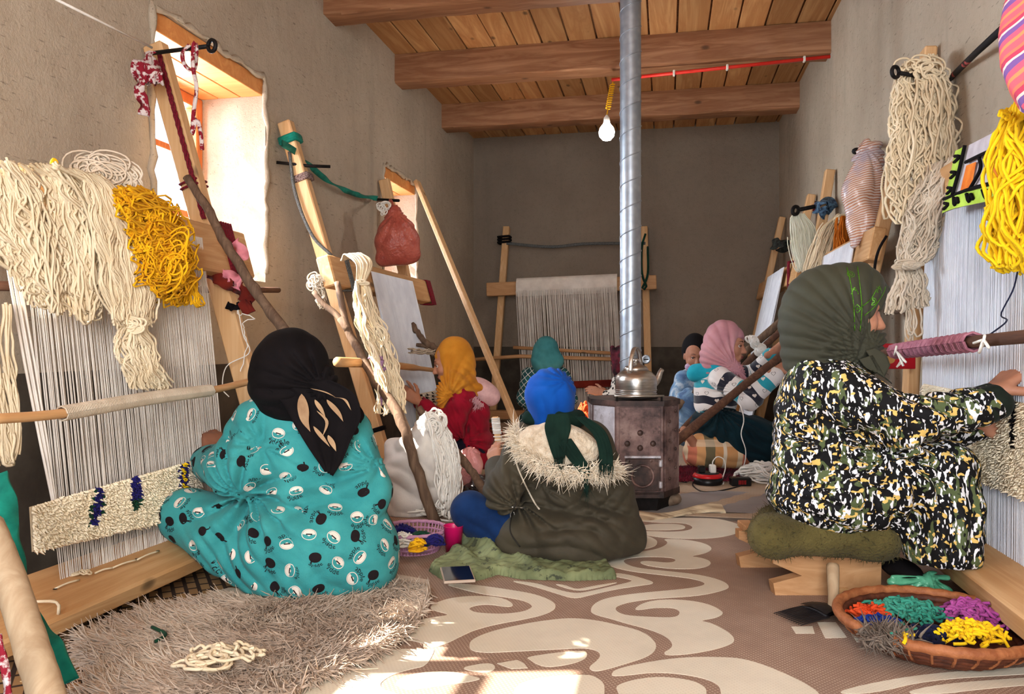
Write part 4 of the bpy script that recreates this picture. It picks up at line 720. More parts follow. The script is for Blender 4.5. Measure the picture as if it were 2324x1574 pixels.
obj('stand_ring', MB().tube([KC-UV*.005+.1*(RV*math.cos(a)+FV*math.sin(a)) for a in np.linspace(0, 6.283, 30)[:-1]], .0045, 6, closed=True), m_iron, kr, smooth=True)
for s in (-1, 1): obj('stand_bar', MB().tube([KC+RV*.115*s*.9-FV*.1+UV*.006, KC+RV*.115*s*.9-FV*.1-UV*.017], .006, 6), m_iron, kr)
obj('stand_rail', MB().tube([KC-RV*.115-FV*.1+UV*.006, KC+RV*.115-FV*.1+UV*.006], .006, 8), m_alu, kr, smooth=True)
# bulb, coiled flex and conduit
bc = P(1377, 300, 5.55)
lb = thing('light_bulb', 'glowing white bulb hanging on a coiled yellow flex from the middle beam', 'bulb', bc-UV*.07)
obj('bulb_glass', MB().lathe(bc, [(.001, -.062), (.03, -.055), (.052, -.03), (.058, 0), (.05, .03), (.03, .055), (.022, .07)], 24), GLOW('bulb_glow', (1, .98, .94), 22), lb, smooth=True)
obj('bulb_socket', MB().lathe(bc, [(.022, .07), (.024, .075), (.021, .105), (.012, .115), (.006, .125)], 16), m_white, lb, smooth=True)
top = P(1391, 186, 5.66); fl_ = [bc+UV*.12+(top-bc-UV*.12)*t+(.017*(RV*math.cos(t*95)+FV*math.sin(t*95)) if .2 < t < .95 else 0) for t in np.linspace(0, 1, 190)]
obj('coiled_flex', MB().tube(fl_, .0042, 5), m_yellow, lb, smooth=True)
c0, c1 = PY(1388, 181, 5.72), PY(1884, 144, 5.72); c0[2] = min(c0[2], 2.806); c1[2] = 2.806; cdt = tag(obj('red_conduit', MB().tube([c0, c1], .0125, 10), MAT('red_plastic', (226, 56, 44), (210, 44, 34), 5, .4, 0), smooth=True), 'red electrical conduit clipped under the middle ceiling beam', 'conduit')
for u in (1535, 1657, 1828): p = c0+(c1-c0)*((u-1388)/496); obj('clip', MB().box(p, (.008, .018, .019), None, .003), m_white, cdt)
lamp('bulb_light', 'POINT', 7, (1, .97, .9), bc-UV*.1, (0, 0, -1), shadow_soft_size=.06)
# ================================================================ floor things
m_lilac = MAT('lilac_plastic', (196, 148, 176), (180, 130, 160), 6, .4, 0); BC = PZ(938, 1248, 0)
bk = thing('plastic_basket', 'lilac plastic lattice basket of yarn beside the woman in turquoise', 'basket', BC)
mb = MB()
for z, r in ((.006, .098), (.024, .108), (.042, .116), (.06, .123)): mb.tube([BC+UV*z+r*(RV*math.cos(a)+FV*math.sin(a)) for a in np.linspace(0, 6.283, 37)[:-1]], .0045, 6, closed=True)
for k in range(48):
    a = k*6.283/48; d = RV*math.cos(a)+FV*math.sin(a); mb.tube([BC+d*.098+UV*.004, BC+d*.117+UV*.045, BC+d*.128+UV*.082], .0032, 5)
V, F = mb.data(); obj('lattice_wall', mb, m_lilac, bk, smooth=True)
obj('rim', MB().tube([BC+UV*.083+(.13+.003*math.cos(a*24))*(RV*math.cos(a)+FV*math.sin(a)) for a in np.linspace(0, 6.283, 97)[:-1]], .007, 8, closed=True), m_lilac, bk, smooth=True); obj('base', MB().lathe(BC, [(.001, .003), (.1, .003), (.1, .007), (.001, .007)], 32), m_lilac, bk)
for lab, m_, u, v, s in (('dark green yarn bunch in the lilac basket', PM[2], 962, 1214, .06), ('navy yarn bunch at the back of the lilac basket', PM[1], 915, 1200, .05), ('cream yarn bunch in the lilac basket', m_white, 912, 1222, .05), ('small yellow yarn bunch in the lilac basket', m_yellow, 948, 1232, .035), ('dark blue yarn strands at the right of the lilac basket', PM[1], 985, 1222, .035)):
    c = PZ(u, v, .075); yarn('yarn_bunch', lab, m_, [tangle_geo(c-UV*.03, s, s*.8, .04, 12, .004, None, 2, 30)], group='yarn in the lilac basket')
CC = PZ(1029, 1262, 0); mc = MAT('pink_cup', (222, 22, 106), (206, 14, 92), 4, .35, 0, spec=.5)
tag(obj('plastic_cup', MB().lathe(CC, [(.001, .003), (.026, .003), (.027, .0), (.037, .115), (.0385, .116), (.0365, .117), (.0355, .112), (.026, .008), (.001, .007)], 32), mc, smooth=True), 'magenta plastic cup standing beside the lilac basket', 'cup')
# green scarf on the floor
def cloth_field(poly, z0, amp, seed, name, label, m_, n=60, cat_='cloth', lift=None):
    pts = np.array([PZ(u, v, 0)[:2] for u, v in poly]); lo, hi = pts.min(0), pts.max(0); xs = np.linspace(lo[0], hi[0], n); ys_ = np.linspace(lo[1], hi[1], n)
    gx, gy = np.meshgrid(xs, ys_, indexing='ij'); ins = inside(np.c_[gx.ravel(), gy.ravel()], pts).reshape(n, n); r_ = np.random.default_rng(seed); z = np.zeros((n, n))
    for _ in range(9): k = r_.normal(0, 60, 2); z += np.abs(np.sin(gx*k[0]+gy*k[1]+r_.uniform(0, 6)+.8*np.sin(gx*12+gy*9)))**.7/9
    bl = ins.astype(float)
    for _ in range(6): bl = (bl+np.roll(bl, 1, 0)+np.roll(bl, -1, 0)+np.roll(bl, 1, 1)+np.roll(bl, -1, 1))/5
    zz = z0+amp*z*np.clip(bl*2.4-1.1, .1, 1)
    if lift is not None: zz = zz+lift(gx, gy)
    V = np.c_[gx.ravel(), gy.ravel(), zz.ravel()]; F = [(i*n+j, (i+1)*n+j, (i+1)*n+j+1, i*n+j+1) for i in range(n-1) for j in range(n-1) if ins[i, j] and ins[i+1, j] and ins[i, j+1] and ins[i+1, j+1]]
    used = sorted({a for f in F for a in f}); mp = {a: i for i, a in enumerate(used)}; V = V[used]; F = [tuple(mp[a] for a in f) for f in F]
    from collections import Counter
    ec = Counter(); 
    for f in F:
        for a, b in zip(f, f[1:]+f[:1]): ec[(min(a, b), max(a, b))] += 1
    nV = len(V); low = V.copy(); low[:, 2] = .005; F2 = list(F)
    for f in F:
        for a, b in zip(f, f[1:]+f[:1]):
            if ec[(min(a, b), max(a, b))] == 1: F2.append((b, a, nV+a, nV+b))
    return tag(make(name, np.vstack([V, low]), F2, m_, smooth=True), label, cat_)
m_camo, nt, bs = node_mat('green_print_cloth'); v = coords(nt); col = ramp(nt, noise(nt, v, 9, 4), [(.35, lin((134, 142, 100))), (.6, lin((96, 104, 70)))]); col = mixc(nt, ramp(nt, noise(nt, v, 26, 4, .7), [(.58, (0,)*3), (.64, (.85,)*3)]), col, lin((44, 50, 38))); nt.links.new(col, bs.inputs['Base Color']); bs.inputs['Roughness'].default_value = .85
cloth_field([(972, 1300), (985, 1285), (1020, 1270), (1045, 1245), (1080, 1215), (1120, 1222), (1180, 1250), (1260, 1250), (1330, 1240), (1360, 1262), (1402, 1318), (1300, 1322), (1180, 1318), (1130, 1308), (1100, 1318), (1060, 1325), (1000, 1318)], .0065, .04, 4, 'green_scarf', 'rumpled olive green printed scarf spread under the parka', m_camo, 110, lift=lambda gx, gy: sum(a_*np.exp(-(((gx-c_[0])*.8+(gy-c_[1])*.6)/w_)**2-(((gx-c_[0])*-.6+(gy-c_[1])*.8)/l_)**2) for c_, a_, w_, l_ in ((PZ(1075, 1255), .045, .03, .14), (PZ(1110, 1270), .03, .022, .12), (PZ(1045, 1275), .03, .025, .1), (PZ(1330, 1262), .035, .05, .09), (PZ(1180, 1285), .02, .02, .12))))
ph = thing('phone', 'dark smartphone lying face up on the green scarf', 'phone', PZ(1040, 1303, .05)); pa = nrm(PZ(1075, 1322, .05)-PZ(1018, 1325, .05)); pb = nrm(PZ(1030, 1287, .05)-PZ(1018, 1325, .05)); pb = nrm(pb-pa*pa.dot(pb)); pn = np.cross(pa, pb); pc_ = PZ(1038, 1303, .052)
obj('phone_case', MB().box(pc_, (.05, .078, .0045), [pa, pb, pn], .003), MAT('phone_edge', (196, 178, 160), (180, 160, 144), 4, .4, 0), ph); obj('phone_screen', MB().box(pc_+pn*.0047, (.046, .073, .0006), [pa, pb, pn]), MAT('phone_glass', (14, 12, 18), (10, 8, 12), 4, .08, 0, spec=.6), ph)
# spindle, pole of yarn
sp = thing('yarn_spool', 'upright wooden stick wound with white yarn beside the red sweater', 'spool', P(1130, 1035, 3.25)); a, b = P(1136, 1050, 3.25), P(1124, 945, 3.25)
obj('spool_stick', MB().bar(a, b, .026, .012, -FV, .002), m_pine, sp); ring = []
cp = resamp([a+(b-a)*.12, b-(b-a)*.02], 60)
for i in range(58): t = nrm(b-a); x = np.linspace(0, 6.28, 9); ring.append(cp[i]+(.013 if i < 30 else .0165)*(np.cos(x)[:, None]*RV+.7*np.sin(x)[:, None]*FV)+t*(x[:, None]/6.28)*.004)
stuff(make('yarn_winding', *tubes([r_ for i, r_ in enumerate(ring) if (i > 34 and i % 2) or i % 5 == 0], .0028, 4), m_white, sp, smooth=True))
# power block and chargers
EC = PZ(1606, 1098, 0); pw = thing('power_block', 'round black and red power socket block on the floor', 'socket block', EC); m_blk = MAT('black_plastic', (26, 24, 26), (18, 16, 18), 6, .35, 0); m_redp = MAT('red_plastic_gloss', (206, 36, 40), (190, 28, 32), 6, .3, 0)
obj('block_body', MB().lathe(EC, [(.001, 0), (.078, 0), (.083, .01), (.082, .042)], 36), m_blk, pw, smooth=True); obj('red_ring', MB().lathe(EC, [(.082, .042), (.084, .047), (.078, .058), (.066, .063)], 36, caps=False), m_redp, pw, smooth=True); obj('socket_top', MB().lathe(EC, [(.066, .06), (.06, .066), (.001, .066)], 36), m_blk, pw, smooth=True)
pl = tag(obj('plug', MB().box(EC-RV*.035+UV*.085, (.019, .022, .02), [RV, FV, UV], .006), m_blk), 'black plug in the power block', 'plug'); 
ch = thing('phone_charger', 'white phone charger with lead, plugged into the power block', 'charger', EC+RV*.028+UV*.066); obj('charger_body', MB().box(EC+RV*.028+UV*.088, (.017, .02, .023), [RV, FV, UV], .005), m_white, ch)
obj('charger_lead', MB().tube(resamp([EC+RV*.028+UV*.111, EC+RV*.03+UV*.13, EC+RV*.055+UV*.155, EC+RV*.09+UV*.14, EC+RV*.1+UV*.09, EC+RV*.075+UV*.03-FV*.02, EC+RV*.08+UV*.01+FV*.03], 40), .0032, 6), m_white, ch, smooth=True)
wc = tag(obj('white_cable', MB().tube(resamp([PZ(1641, 1098, .005), PZ(1650, 1075, .004), PZ(1668, 1072, .006), P(1680, 1066, 4.6), P(1690, 1050, 4.55), P(1692, 1020, 4.5), P(1682, 985, 4.5), P(1688, 950, 4.5), P(1676, 905, 4.55)], 60), .0032, 6), m_white, smooth=True), 'thin white cable rising from the floor to the striped sleeve', 'cable')
tag(obj('black_lead', MB().tube(resamp([PZ(1534, 1089, .005), PZ(1555, 1094, .005), PZ(1576, 1084, .03), PZ(1573, 1102, .006), PZ(1600, 1116, .006), PZ(1650, 1110, .006), PZ(1700, 1096, .006)], 50), .004, 6), m_blk, smooth=True), 'black lead curling round the power block', 'cable')
ad = thing('adapter', 'small black adapter box with red stripes on the floor', 'adapter', PZ(1680, 1095, 0)); ac = PZ(1680, 1092, .025); obj('adapter_body', MB().box(ac, (.055, .03, .024), [RV, FV, UV], .006), m_blk, ad)
for k in range(5): obj('red_mark', MB().box(ac-FV*.031+RV*(-.015+.009*k), (.002, .001, .011), [nrm(RV+UV*.5), FV, UV]), m_redp, ad)
# cushion, dark rug, stool, comb, tray, bags are built below with the soft-body helper
# ---- stool
st = thing('low_stool', 'low wooden stool with V-notched side boards under the olive cushion', 'stool', PZ(1880, 1345, 0))
prof = [(1755, 1257), (1755, 1278), (1820, 1306), (1755, 1323), (1760, 1353), (1999, 1353), (2001, 1257)]
D0 = CAMZ*FPX/(1353-HV)
for k, (du, dd) in enumerate(((0, 0), (-.02, .3))):
    p = [P(u, v, D0)+RV*du+FV*dd for u, v in prof]; p = [np.array([q[0], q[1], max(q[2], .001)]) for q in p]; mb = MB()
    tri = tessellate_polygon([[Vector(q) for q in p]]); pa_ = np.array(p); n = len(p); mb.add(np.vstack([pa_, pa_+FV*.045]), [tuple(t) for t in tri]+[tuple(i+n for i in t)[::-1] for t in tri]+[(i, (i+1) % n, n+(i+1) % n, n+i) for i in range(n)]); obj('side_board', mb, m_pinex, st)
sc = P(1880, 1257, D0)+FV*.17; obj('seat_board', MB().box(sc+UV*.012, (.18, .2, .012), [RV, FV, UV], .003), m_pinex, st)
obj('tenon', MB().box(P(1912, 1343, D0)-FV*.002, (.016, .004, .014), [RV, FV, UV]), m_pineh, st)
# ---- weaving comb
cm = thing('weaving_comb', 'black iron weaving comb with upright pale wooden handle beside the yarn tray', 'comb', PZ(1860, 1400, 0)); m_horn = MAT('black_comb', (34, 30, 32), (22, 18, 20), 30, .5, .2, 200)
hA, hB = PZ(1892, 1380, .03), P(1890, 1282, CAMZ*FPX/(1380-HV)); obj('handle', MB().tube(resamp([hA-UV*.01, (hA+hB)/2, hB], 14), [.017, .017, .016, .015, .015, .0155, .016, .0165, .017, .0175, .018, .018, .0185, .018], 12), m_pole, cm, smooth=True)
c0, c1, c2 = PZ(1900, 1385, .012), PZ(1845, 1393, .016), PZ(1770, 1410, .012); ax = nrm(c2-c0); sd = nrm(np.cross(UV, ax))
obj('comb_plate', MB().grid([[c0+(c1-c0)*t+sd*w_*(.03+.02*t)+UV*(.012*math.sin(t*2.6)+.006*(1-w_*w_))+UV*h for w_ in np.linspace(-1, 1, 7)] for h in (0, .008) for t in np.linspace(0, 1, 8)]), m_horn, cm, smooth=True)
for k in range(12):
    w_ = -1+2*k/11; obj('tooth', MB().tube([c1+sd*w_*.048+UV*.006-ax*.012, c1+sd*w_*.05+ax*.04+UV*.004, c1+sd*w_*.052+ax*.098], [.0034, .003, .0012], 6), m_horn, cm)
# ---- tray of yarn
TC = PZ(2120, 1405, .07); TC[2] = 0
tr = thing('yarn_tray', 'round brown woven tray heaped with coloured yarn snippets', 'tray', TC); m_cane = MAT('cane', (176, 112, 70), (142, 82, 48), 40, .6, .5, 120); m_caned = MAT('cane_dark', (104, 56, 36), (70, 36, 24), 40, .6, .5, 120)
def coil(z, r, w): return MB().tube([TC+UV*(z+w*.12*math.sin(a*34))+(r)*(RV*math.cos(a)+FV*math.sin(a)) for a in np.linspace(0, 6.283, 101)[:-1]], w, 8, closed=True)
for k, (z, r, w) in enumerate(((.01, .15, .011), (.02, .175, .011), (.032, .195, .011), (.045, .21, .011), (.058, .224, .011))): obj('coil', coil(z, r, w), m_caned, tr, smooth=True)
obj('rim_coil', coil(.073, .236, .014), m_cane, tr, smooth=True); obj('tray_base', MB().lathe(TC, [(.001, .004), (.15, .004), (.2, .03), (.22, .05), (.2, .034), (.001, .012)], 40), m_caned, tr)
for k in range(30):
    a = k*6.283/30; d = RV*math.cos(a)+FV*math.sin(a); obj('binding', MB().tube([TC+d*.162+UV*.01, TC+d*.208+UV*.03, TC+d*.226+UV*.045, TC+d*.237+UV*.062], .004, 5), m_cane, tr)
def snippets(u, v, rx, ry, n, m_, lab, h=.03, ln=.032, z=.055):
    c = PZ(u, v, z+h*.5); q = rng.normal(0, .42, (n, 2)); q = np.clip(q, -1, 1); rr = np.sqrt((q**2).sum(1)); pos = c+q[:, :1]*rx*RV+q[:, 1:]*ry*FV; pos[:, 2] = z+h*np.clip(1-rr**2*.7, .1, 1)*rng.uniform(.55, 1, n)
    a = rng.uniform(0, 6.28, n); d = np.stack([np.cos(a), np.sin(a), rng.normal(0, .35, n)], 1)*ln*rng.uniform(.6, 1.2, (n, 1)); bend = rng.normal(0, .006, (n, 3)); t = np.linspace(-.5, .5, 5)
    p = pos[:, None]+d[:, None]*t[None, :, None]+bend[:, None]*(1-4*t**2)[None, :, None]
    o = tag(make('snippet_pile', *tubes(p, .0042, 6), m_, smooth=True), lab, 'yarn', 'yarn snippet piles on the tray', 'stuff'); return o
snippets(2062, 1382, .095, .1, 230, CLOTH('jade_yarn', (70, 158, 136), (44, 128, 108)), 'jade green yarn snippets on the tray', .035)
snippets(1975, 1388, .05, .05, 90, MAT('vermilion', (226, 84, 36), (200, 60, 24)), 'orange red yarn snippets on the tray', .025)
snippets(1992, 1412, .06, .035, 90, CLOTH('royal_yarn', (24, 56, 146), (14, 38, 112)), 'royal blue yarn snippets on the tray', .022)
snippets(2215, 1388, .075, .085, 200, CLOTH('orchid_yarn', (178, 84, 156), (148, 60, 128)), 'orchid purple yarn snippets on the tray', .045)
snippets(2205, 1432, .085, .05, 170, m_lemon, 'bright yellow yarn snippets on the tray', .045)
snippets(2105, 1438, .07, .045, 110, CLOTH('ink_yarn', (22, 26, 60), (14, 16, 40)), 'ink blue yarn snippets at the front of the tray', .02)
for lab, u, v, s in (('grey wool fluff caught on the front rim of the tray', 2012, 1448, .07), ('grey wool fluff on the right rim of the tray', 2308, 1395, .045)):
    c = PZ(u, v, .07); b_ = c+rng.normal(0, .4, (700, 3))*np.array([s, s*.6, .02]); yarn('wool_fluff', lab, MAT('grey_fluff', (130, 116, 104), (100, 86, 76), 20), [tufts_geo(b_, np.array([0, 0, .4]), .025, .004, np.zeros(3), 3, 1.2, .8)], 'wool')
tag(obj('yarn_snippet', MB().tube(resamp([PZ(2020, 1425, .085), PZ(2045, 1432, .088), PZ(2052, 1438, .09), PZ(2055, 1450, .088), PZ(2050, 1460, .08)], 14), .0045, 6).tube(resamp([PZ(2052, 1438, .09), PZ(2075, 1440, .088)], 5), .0045, 6), m_lemon, smooth=True), 'forked yellow yarn end lying on the front rim of the tray', 'yarn')
tag(obj('yarn_snippet', MB().tube(resamp([PZ(2010, 1420, .085), PZ(2000, 1425, .088), PZ(2020, 1437, .088), PZ(2050, 1430, .09), PZ(2080, 1425, .085)], 20), .004, 6), CLOTH('jade2', (70, 158, 136)), smooth=True), 'looped jade yarn end at the front of the tray', 'yarn')
tag(obj('slate_board', MB().box(PZ(2262, 1362, .02), (.07, .09, .008), [nrm(RV+FV*.6), nrm(FV-RV*.6), UV], .004), MAT('slate', (92, 92, 96), (70, 70, 74))), 'flat dark grey board beside the tray under the loom beam', 'board')
# snack wrapper on the right
sw = thing('snack_wrapper', 'red snack wrapper hanging behind the mauve wrapped rod', 'wrapper', P(2038, 835, 3.15)); o_ = P(2038, 808, 3.15); obj('wrapper_sheet', MB().box(o_, (.07, .006, .052), [RV, FV, UV], .004), MAT('red_foil', (176, 24, 36), (150, 16, 28), 6, .35, .1, 60), sw)
obj('gold_disc', MB().lathe(o_-RV*.035-UV*.01-FV*.007, [(.001, 0), (.02, 0), (.02, .001), (.001, .0015)], 20, [RV, UV, -FV]), MAT('gold_print', (190, 140, 80)), sw); obj('white_swoosh', strip([o_+RV*(-.01+.0)-UV*.045-FV*.008, o_+RV*.012-UV*.015-FV*.008, o_+RV*.006+UV*.02-FV*.008, o_+RV*.03+UV*.045-FV*.008], [.006, .016, .014, .006], RV, .0006), m_white, sw)
# folded colourful carpet over the front right loom beam
cp_ = thing('folded_carpet', 'folded carpet with lime border and orange motifs over the front right loom', 'carpet', PX(2240, 470, .96)); TLq, TRq, BRq, BLq = PX(2172, 343, .975), PX(2420, 215, .975), PX(2420, 405, .955), PX(2142, 484, .955)
def cpt(s, t, o=0.): return (TLq*(1-s)+TRq*s)*(1-t)+(BLq*(1-s)+BRq*s)*t+np.array([-1, 0, .1])*(o+.012*math.sin(s*9)*t)
Gf = np.array([[cpt(s, t) for s in np.linspace(0, 1, 24)] for t in np.linspace(0, 1, 12)]); back = np.array([[TLq*(1-s)+TRq*s+np.array([.055*t+.03*math.sin(t*3.1), 0, .02*math.sin(t*3.1)-.02*t]) for s in np.linspace(0, 1, 24)] for t in np.linspace(0, 1, 6)])
fld = obj('carpet_field', MB().grid(Gf).grid(back), MAT('pale_wool', (210, 202, 206), (190, 180, 186), 20, .95, .5, 300), cp_, smooth=True)
m_lime = MAT('lime_wool', (200, 232, 96), (176, 210, 74), 20, .9, .5, 300); m_org = MAT('orange_wool', (240, 140, 50), (220, 108, 34), 20, .9, .5, 300)
for nm, (s0, s1, t0, t1), m_ in (('lime_border', (0, 1, .78, 1), m_lime), ('lime_border', (0, .13, 0, .78), m_lime), ('orange_panel', (.2, .3, .35, .74), m_org), ('orange_panel', (.44, .52, .2, .7), m_org)):
    obj(nm, MB().grid(np.array([[cpt(s, t, .006) for s in np.linspace(s0, s1, 12)] for t in np.linspace(t0, t1, 6)])), m_, fld, smooth=True)
for k, pts in enumerate(([(.135, .0), (.14, .4), (.13, .77)], [(.0, .77), (.3, .76), (.6, .77), (1, .78)], [(.2, .3), (.4, .28), (.55, .3)], [(.3, .75), (.36, .5), (.33, .3)])+tuple([(s, .82), (s+.03, .95), (s+.035, .84), (s+.06, .93)] for s in (.16, .28, .4))+tuple([(.03, t), (.1, t+.05), (.04, t+.1)] for t in (.1, .35, .6, .85))):
    obj('black_outline', MB().tube(resamp([cpt(s, t, .01) for s, t in pts], 16), .006, 5), m_black, fld, smooth=True)
# striped cloth at the right edge
m_str, nt, bs = node_mat('striped_cloth'); v = coords(nt, (1, 1, 1), (.5, .25, 0)); sx = N(nt, 'ShaderNodeSeparateXYZ'); nt.links.new(v, sx.inputs[0]); fr_ = mathn(nt, 'FRACT', mathn(nt, 'MULTIPLY', mathn(nt, 'ADD', sx.outputs[2], mathn(nt, 'MULTIPLY', noise(nt, coords(nt), 6, 2), .02)), 13))
col = ramp(nt, fr_, [(0, lin((226, 96, 110))), (.2, lin((238, 140, 90))), (.32, lin((220, 90, 116))), (.5, lin((120, 84, 150))), (.68, lin((232, 200, 190))), (.76, lin((190, 60, 90))), (.9, lin((236, 120, 90)))], 'CONSTANT'); nt.links.new(col, bs.inputs['Base Color']); bs.inputs['Roughness'].default_value = .9; bump(nt, bs, noise(nt, coords(nt), 300, 2), .4, .003)
c = P(2375, 0, 1.95); G = [[c+RV*(r+.01*math.sin(a*5+z*9))*math.cos(a)+FV*(r+.01*math.sin(a*5))*math.sin(a)+UV*z for a in np.linspace(0, 6.283, 40)] for z, r in ((.12, .03), (.08, .06), (0, .085), (-.08, .1), (-.16, .1), (-.22, .085), (-.27, .06), (-.3, .02))]
tag(obj('striped_cloth', MB().grid(G), m_str, smooth=True), 'bundle of pink and purple striped cloth at the upper right edge', 'cloth')
# stone by the stove
G = [[PZ(1522, 1148, 0)+RV*.055*math.sin(t)*math.cos(a)*(1+.12*math.sin(3*a))+FV*.05*math.sin(t)*math.sin(a)+UV*(.035+.034*math.cos(t)*(1+.15*math.sin(2*a))) for a in np.linspace(0, 6.283, 16)] for t in np.linspace(0, math.pi, 9)]
tag(obj('stone', MB().grid(G), MAT('stone', (150, 128, 108), (104, 84, 68), 14, .9, .5, 40), smooth=True), 'brown stone wedged under the stove on the right', 'stone')
# ================================================================ soft bodies: smooth-blended rounded forms turned into one continuous surface
class Soft:
    def __init__(s, floor=None, rf=1.): s.ops = []; s.folds = []; s.floor = floor; s.amp = 0.; s.rf = rf
    def cap(s, a, b, ra, rb=None, k=.03, sub=False, flat=None):
        a, b = np.asarray(a, float), np.asarray(b, float); rb = ra if rb is None else rb
        s.ops.append(('c', a, b, ra, rb, k, sub, flat, (a+b)/2, np.linalg.norm(b-a)/2+max(ra, rb))); return s
    def ell(s, c, r, ax=None, k=.03, sub=False):
        ax = np.array([RV, FV, UV]) if ax is None else np.asarray(ax); c = np.asarray(c, float)
        s.ops.append(('e', c, np.asarray(r, float), ax, None, k, sub, None, c, max(r))); return s
    # pixel-given versions: (u, v, depth, radius px)
    def C(s, a, b, k=.03, sub=False, flat=None): return s.cap(P(*a[:3]), P(*b[:3]), s.rf*a[3]*a[2]/FPX, s.rf*b[3]*b[2]/FPX, k, sub, flat)
    def chain(s, L, k=.03, flat=None):
        for a, b in zip(L, L[1:]): s.C(a, b, k, False, flat)
        return s
    def E(s, u, v, D, rx, ry, rd, k=.03, sub=False, roll=0., ax=None):
        if ax is None: c, n = math.cos(roll), math.sin(roll); ax = [RV*c+UV*n, FV, UV*c-RV*n]
        q = D/FPX; return s.ell(P(u, v, D), (rx*q, rd*q, ry*q), ax, k, sub)
    def prim(s, o, p):
        if o[0] == 'c':
            _, a, b, ra, rb, k, sub, flat, _, _ = o; q = p-a; ab = b-a
            if flat is not None:
                n, f = flat; q = q+np.outer(q@n, n)*(1/f-1); ab = ab+n*(ab@n)*(1/f-1)
            t = np.clip(q@ab/(ab@ab+1e-12), 0, 1); d = np.linalg.norm(q-t[:, None]*ab, axis=1)-(ra+(rb-ra)*t)
            return d if flat is None else d*math.sqrt(flat[1])
        _, c, r, ax = o[:4]; q = (p-c)@ax.T; k0 = np.linalg.norm(q/r, axis=1); k1 = np.linalg.norm(q/r**2, axis=1)
        return k0*(k0-1)/(k1+1e-9)
    @staticmethod
    def blend(d, e, k, sub):
        if sub: e = -e; h = np.clip(.5-.5*(d-e)/k, 0, 1); return d*(1-h)+e*h+k*h*(1-h)
        h = np.clip(.5+.5*(d-e)/k, 0, 1); return d*(1-h)+e*h-k*h*(1-h)
    def disp(s, p):
        o = np.zeros(len(p))
        for f in s.folds:
            if f[0] == 'r':
                _, c, ax, n, amp, sg = f; q = p-c; a1 = nrm(np.cross(ax, (.3, .5, .8))); a2 = np.cross(ax, a1); r = np.linalg.norm(q, axis=1); th = np.arctan2(q@a2, q@a1)
                o += amp*np.exp(-(r/sg)**2)*np.clip(r/(sg*.3), 0, 1)*(np.abs(np.sin(th*n/2+2.2*np.sin(th*1.7)+r*6))-.6)
            else:
                _, kv, amp, c, sg = f; w = np.exp(-((np.linalg.norm(p-c, axis=1)/sg)**2)) if sg else 1.
                o += amp*w*(np.abs(np.sin(p@kv+1.3*np.sin(p@np.array([9., 7, 5])+kv[0])+.6*np.sin(p@np.array([-17, 13, 21.]))))-.6)
        o *= 1.45
        if s.amp: o += s.amp*(np.sin(p@np.array([23, 17, 11.]))*np.sin(p@np.array([-13, 19, 23.])+1)+.5*np.sin(p@np.array([41, -37, 33.])+2)*np.sin(p@np.array([29, 43, -31.])))
        return o
    def ev(s, p, fast=False):
        p = np.asarray(p, float); d = np.full(len(p), 1.)
        for o in s.ops: d = s.blend(d, s.prim(o, p), o[5], o[6])
        if not fast and (s.folds or s.amp): d = d-s.disp(p)
        if s.floor is not None: d = s.blend(d, p[:, 2]-s.floor, .03, True) if 0 else np.maximum(d, s.floor-p[:, 2])
        return d
    def grad(s, p, e=.003):
        d0 = s.ev(p); g = np.stack([s.ev(p+np.eye(3)[i]*e)-d0 for i in range(3)], 1); return d0, g/(np.linalg.norm(g, axis=1)[:, None]+1e-9)
    def conform(s, p, off, it=3, only_out=False):
        p = np.array(p, float)
        for _ in range(it):
            d, g = s.grad(p); m = (off-d); m = np.clip(m, 0, None) if only_out else m; p = p+g*m[:, None]
        return p
    def cast(s, pix, D0, off=0., n=None):                      # pixel path -> surface points (first hit along the line of sight)
        p0 = np.array([P(u, v, D0) for u, v in pix]); p0 = resamp(p0, n) if n else p0; d = p0-CAM; d /= np.linalg.norm(d, axis=1)[:, None]; t = np.zeros(len(p0))
        for _ in range(40): t += np.clip(s.ev(p0+d*t[:, None])-off, -.02, .05)*.8
        return p0+d*t[:, None]
    def mesh(s, h=.007, Nc=12):
        lo = np.min([o[8]-o[9] for o in s.ops if not o[6]], 0)-.03; hi = np.max([o[8]+o[9] for o in s.ops if not o[6]], 0)+.03
        nc = np.ceil((hi-lo)/(Nc*h)).astype(int); I = np.stack(np.meshgrid(*[np.arange(n) for n in nc], indexing='ij'), -1).reshape(-1, 3)
        cen = lo+(I+.5)*Nc*h; keep = np.abs(s.ev(cen, True)) < Nc*h*.87*1.12+.022; I = I[keep]; cen = cen[keep]; K = len(I)
        g = np.stack(np.meshgrid(*[np.arange(Nc+1)]*3, indexing='ij'), -1).reshape(-1, 3); hd = Nc*h*.87
        D = np.full((K, len(g)), 1., np.float32); base = lo+I*Nc*h
        for o in s.ops:
            m = np.linalg.norm(cen-o[8], axis=1) < o[9]+hd+.07+o[5]
            if not m.any(): continue
            p = (base[m][:, None]+g[None]*h).reshape(-1, 3); D[m] = s.blend(D[m], s.prim(o, p).reshape(-1, len(g)), o[5], o[6])
        if s.folds or s.amp or s.floor is not None:
            near = np.abs(D).min(1) < .06; p = (base[near][:, None]+g[None]*h).reshape(-1, 3); dd = D[near].ravel()
            if s.folds or s.amp: dd = dd-s.disp(p)
            if s.floor is not None: dd = np.maximum(dd, s.floor-p[:, 2])
            D[near] = dd.reshape(-1, len(g))
        D = D.reshape(K, Nc+1, Nc+1, Nc+1); A = [(i, j, k) for i in (0, 1) for j in (0, 1) for k in (0, 1)]
        cor = np.stack([D[:, i:Nc+i, j:Nc+j, k:Nc+k] for i, j, k in A], -1); neg = (cor < 0).sum(-1); act = np.argwhere((neg > 0) & (neg < 8)); cv_ = cor[tuple(act.T)]
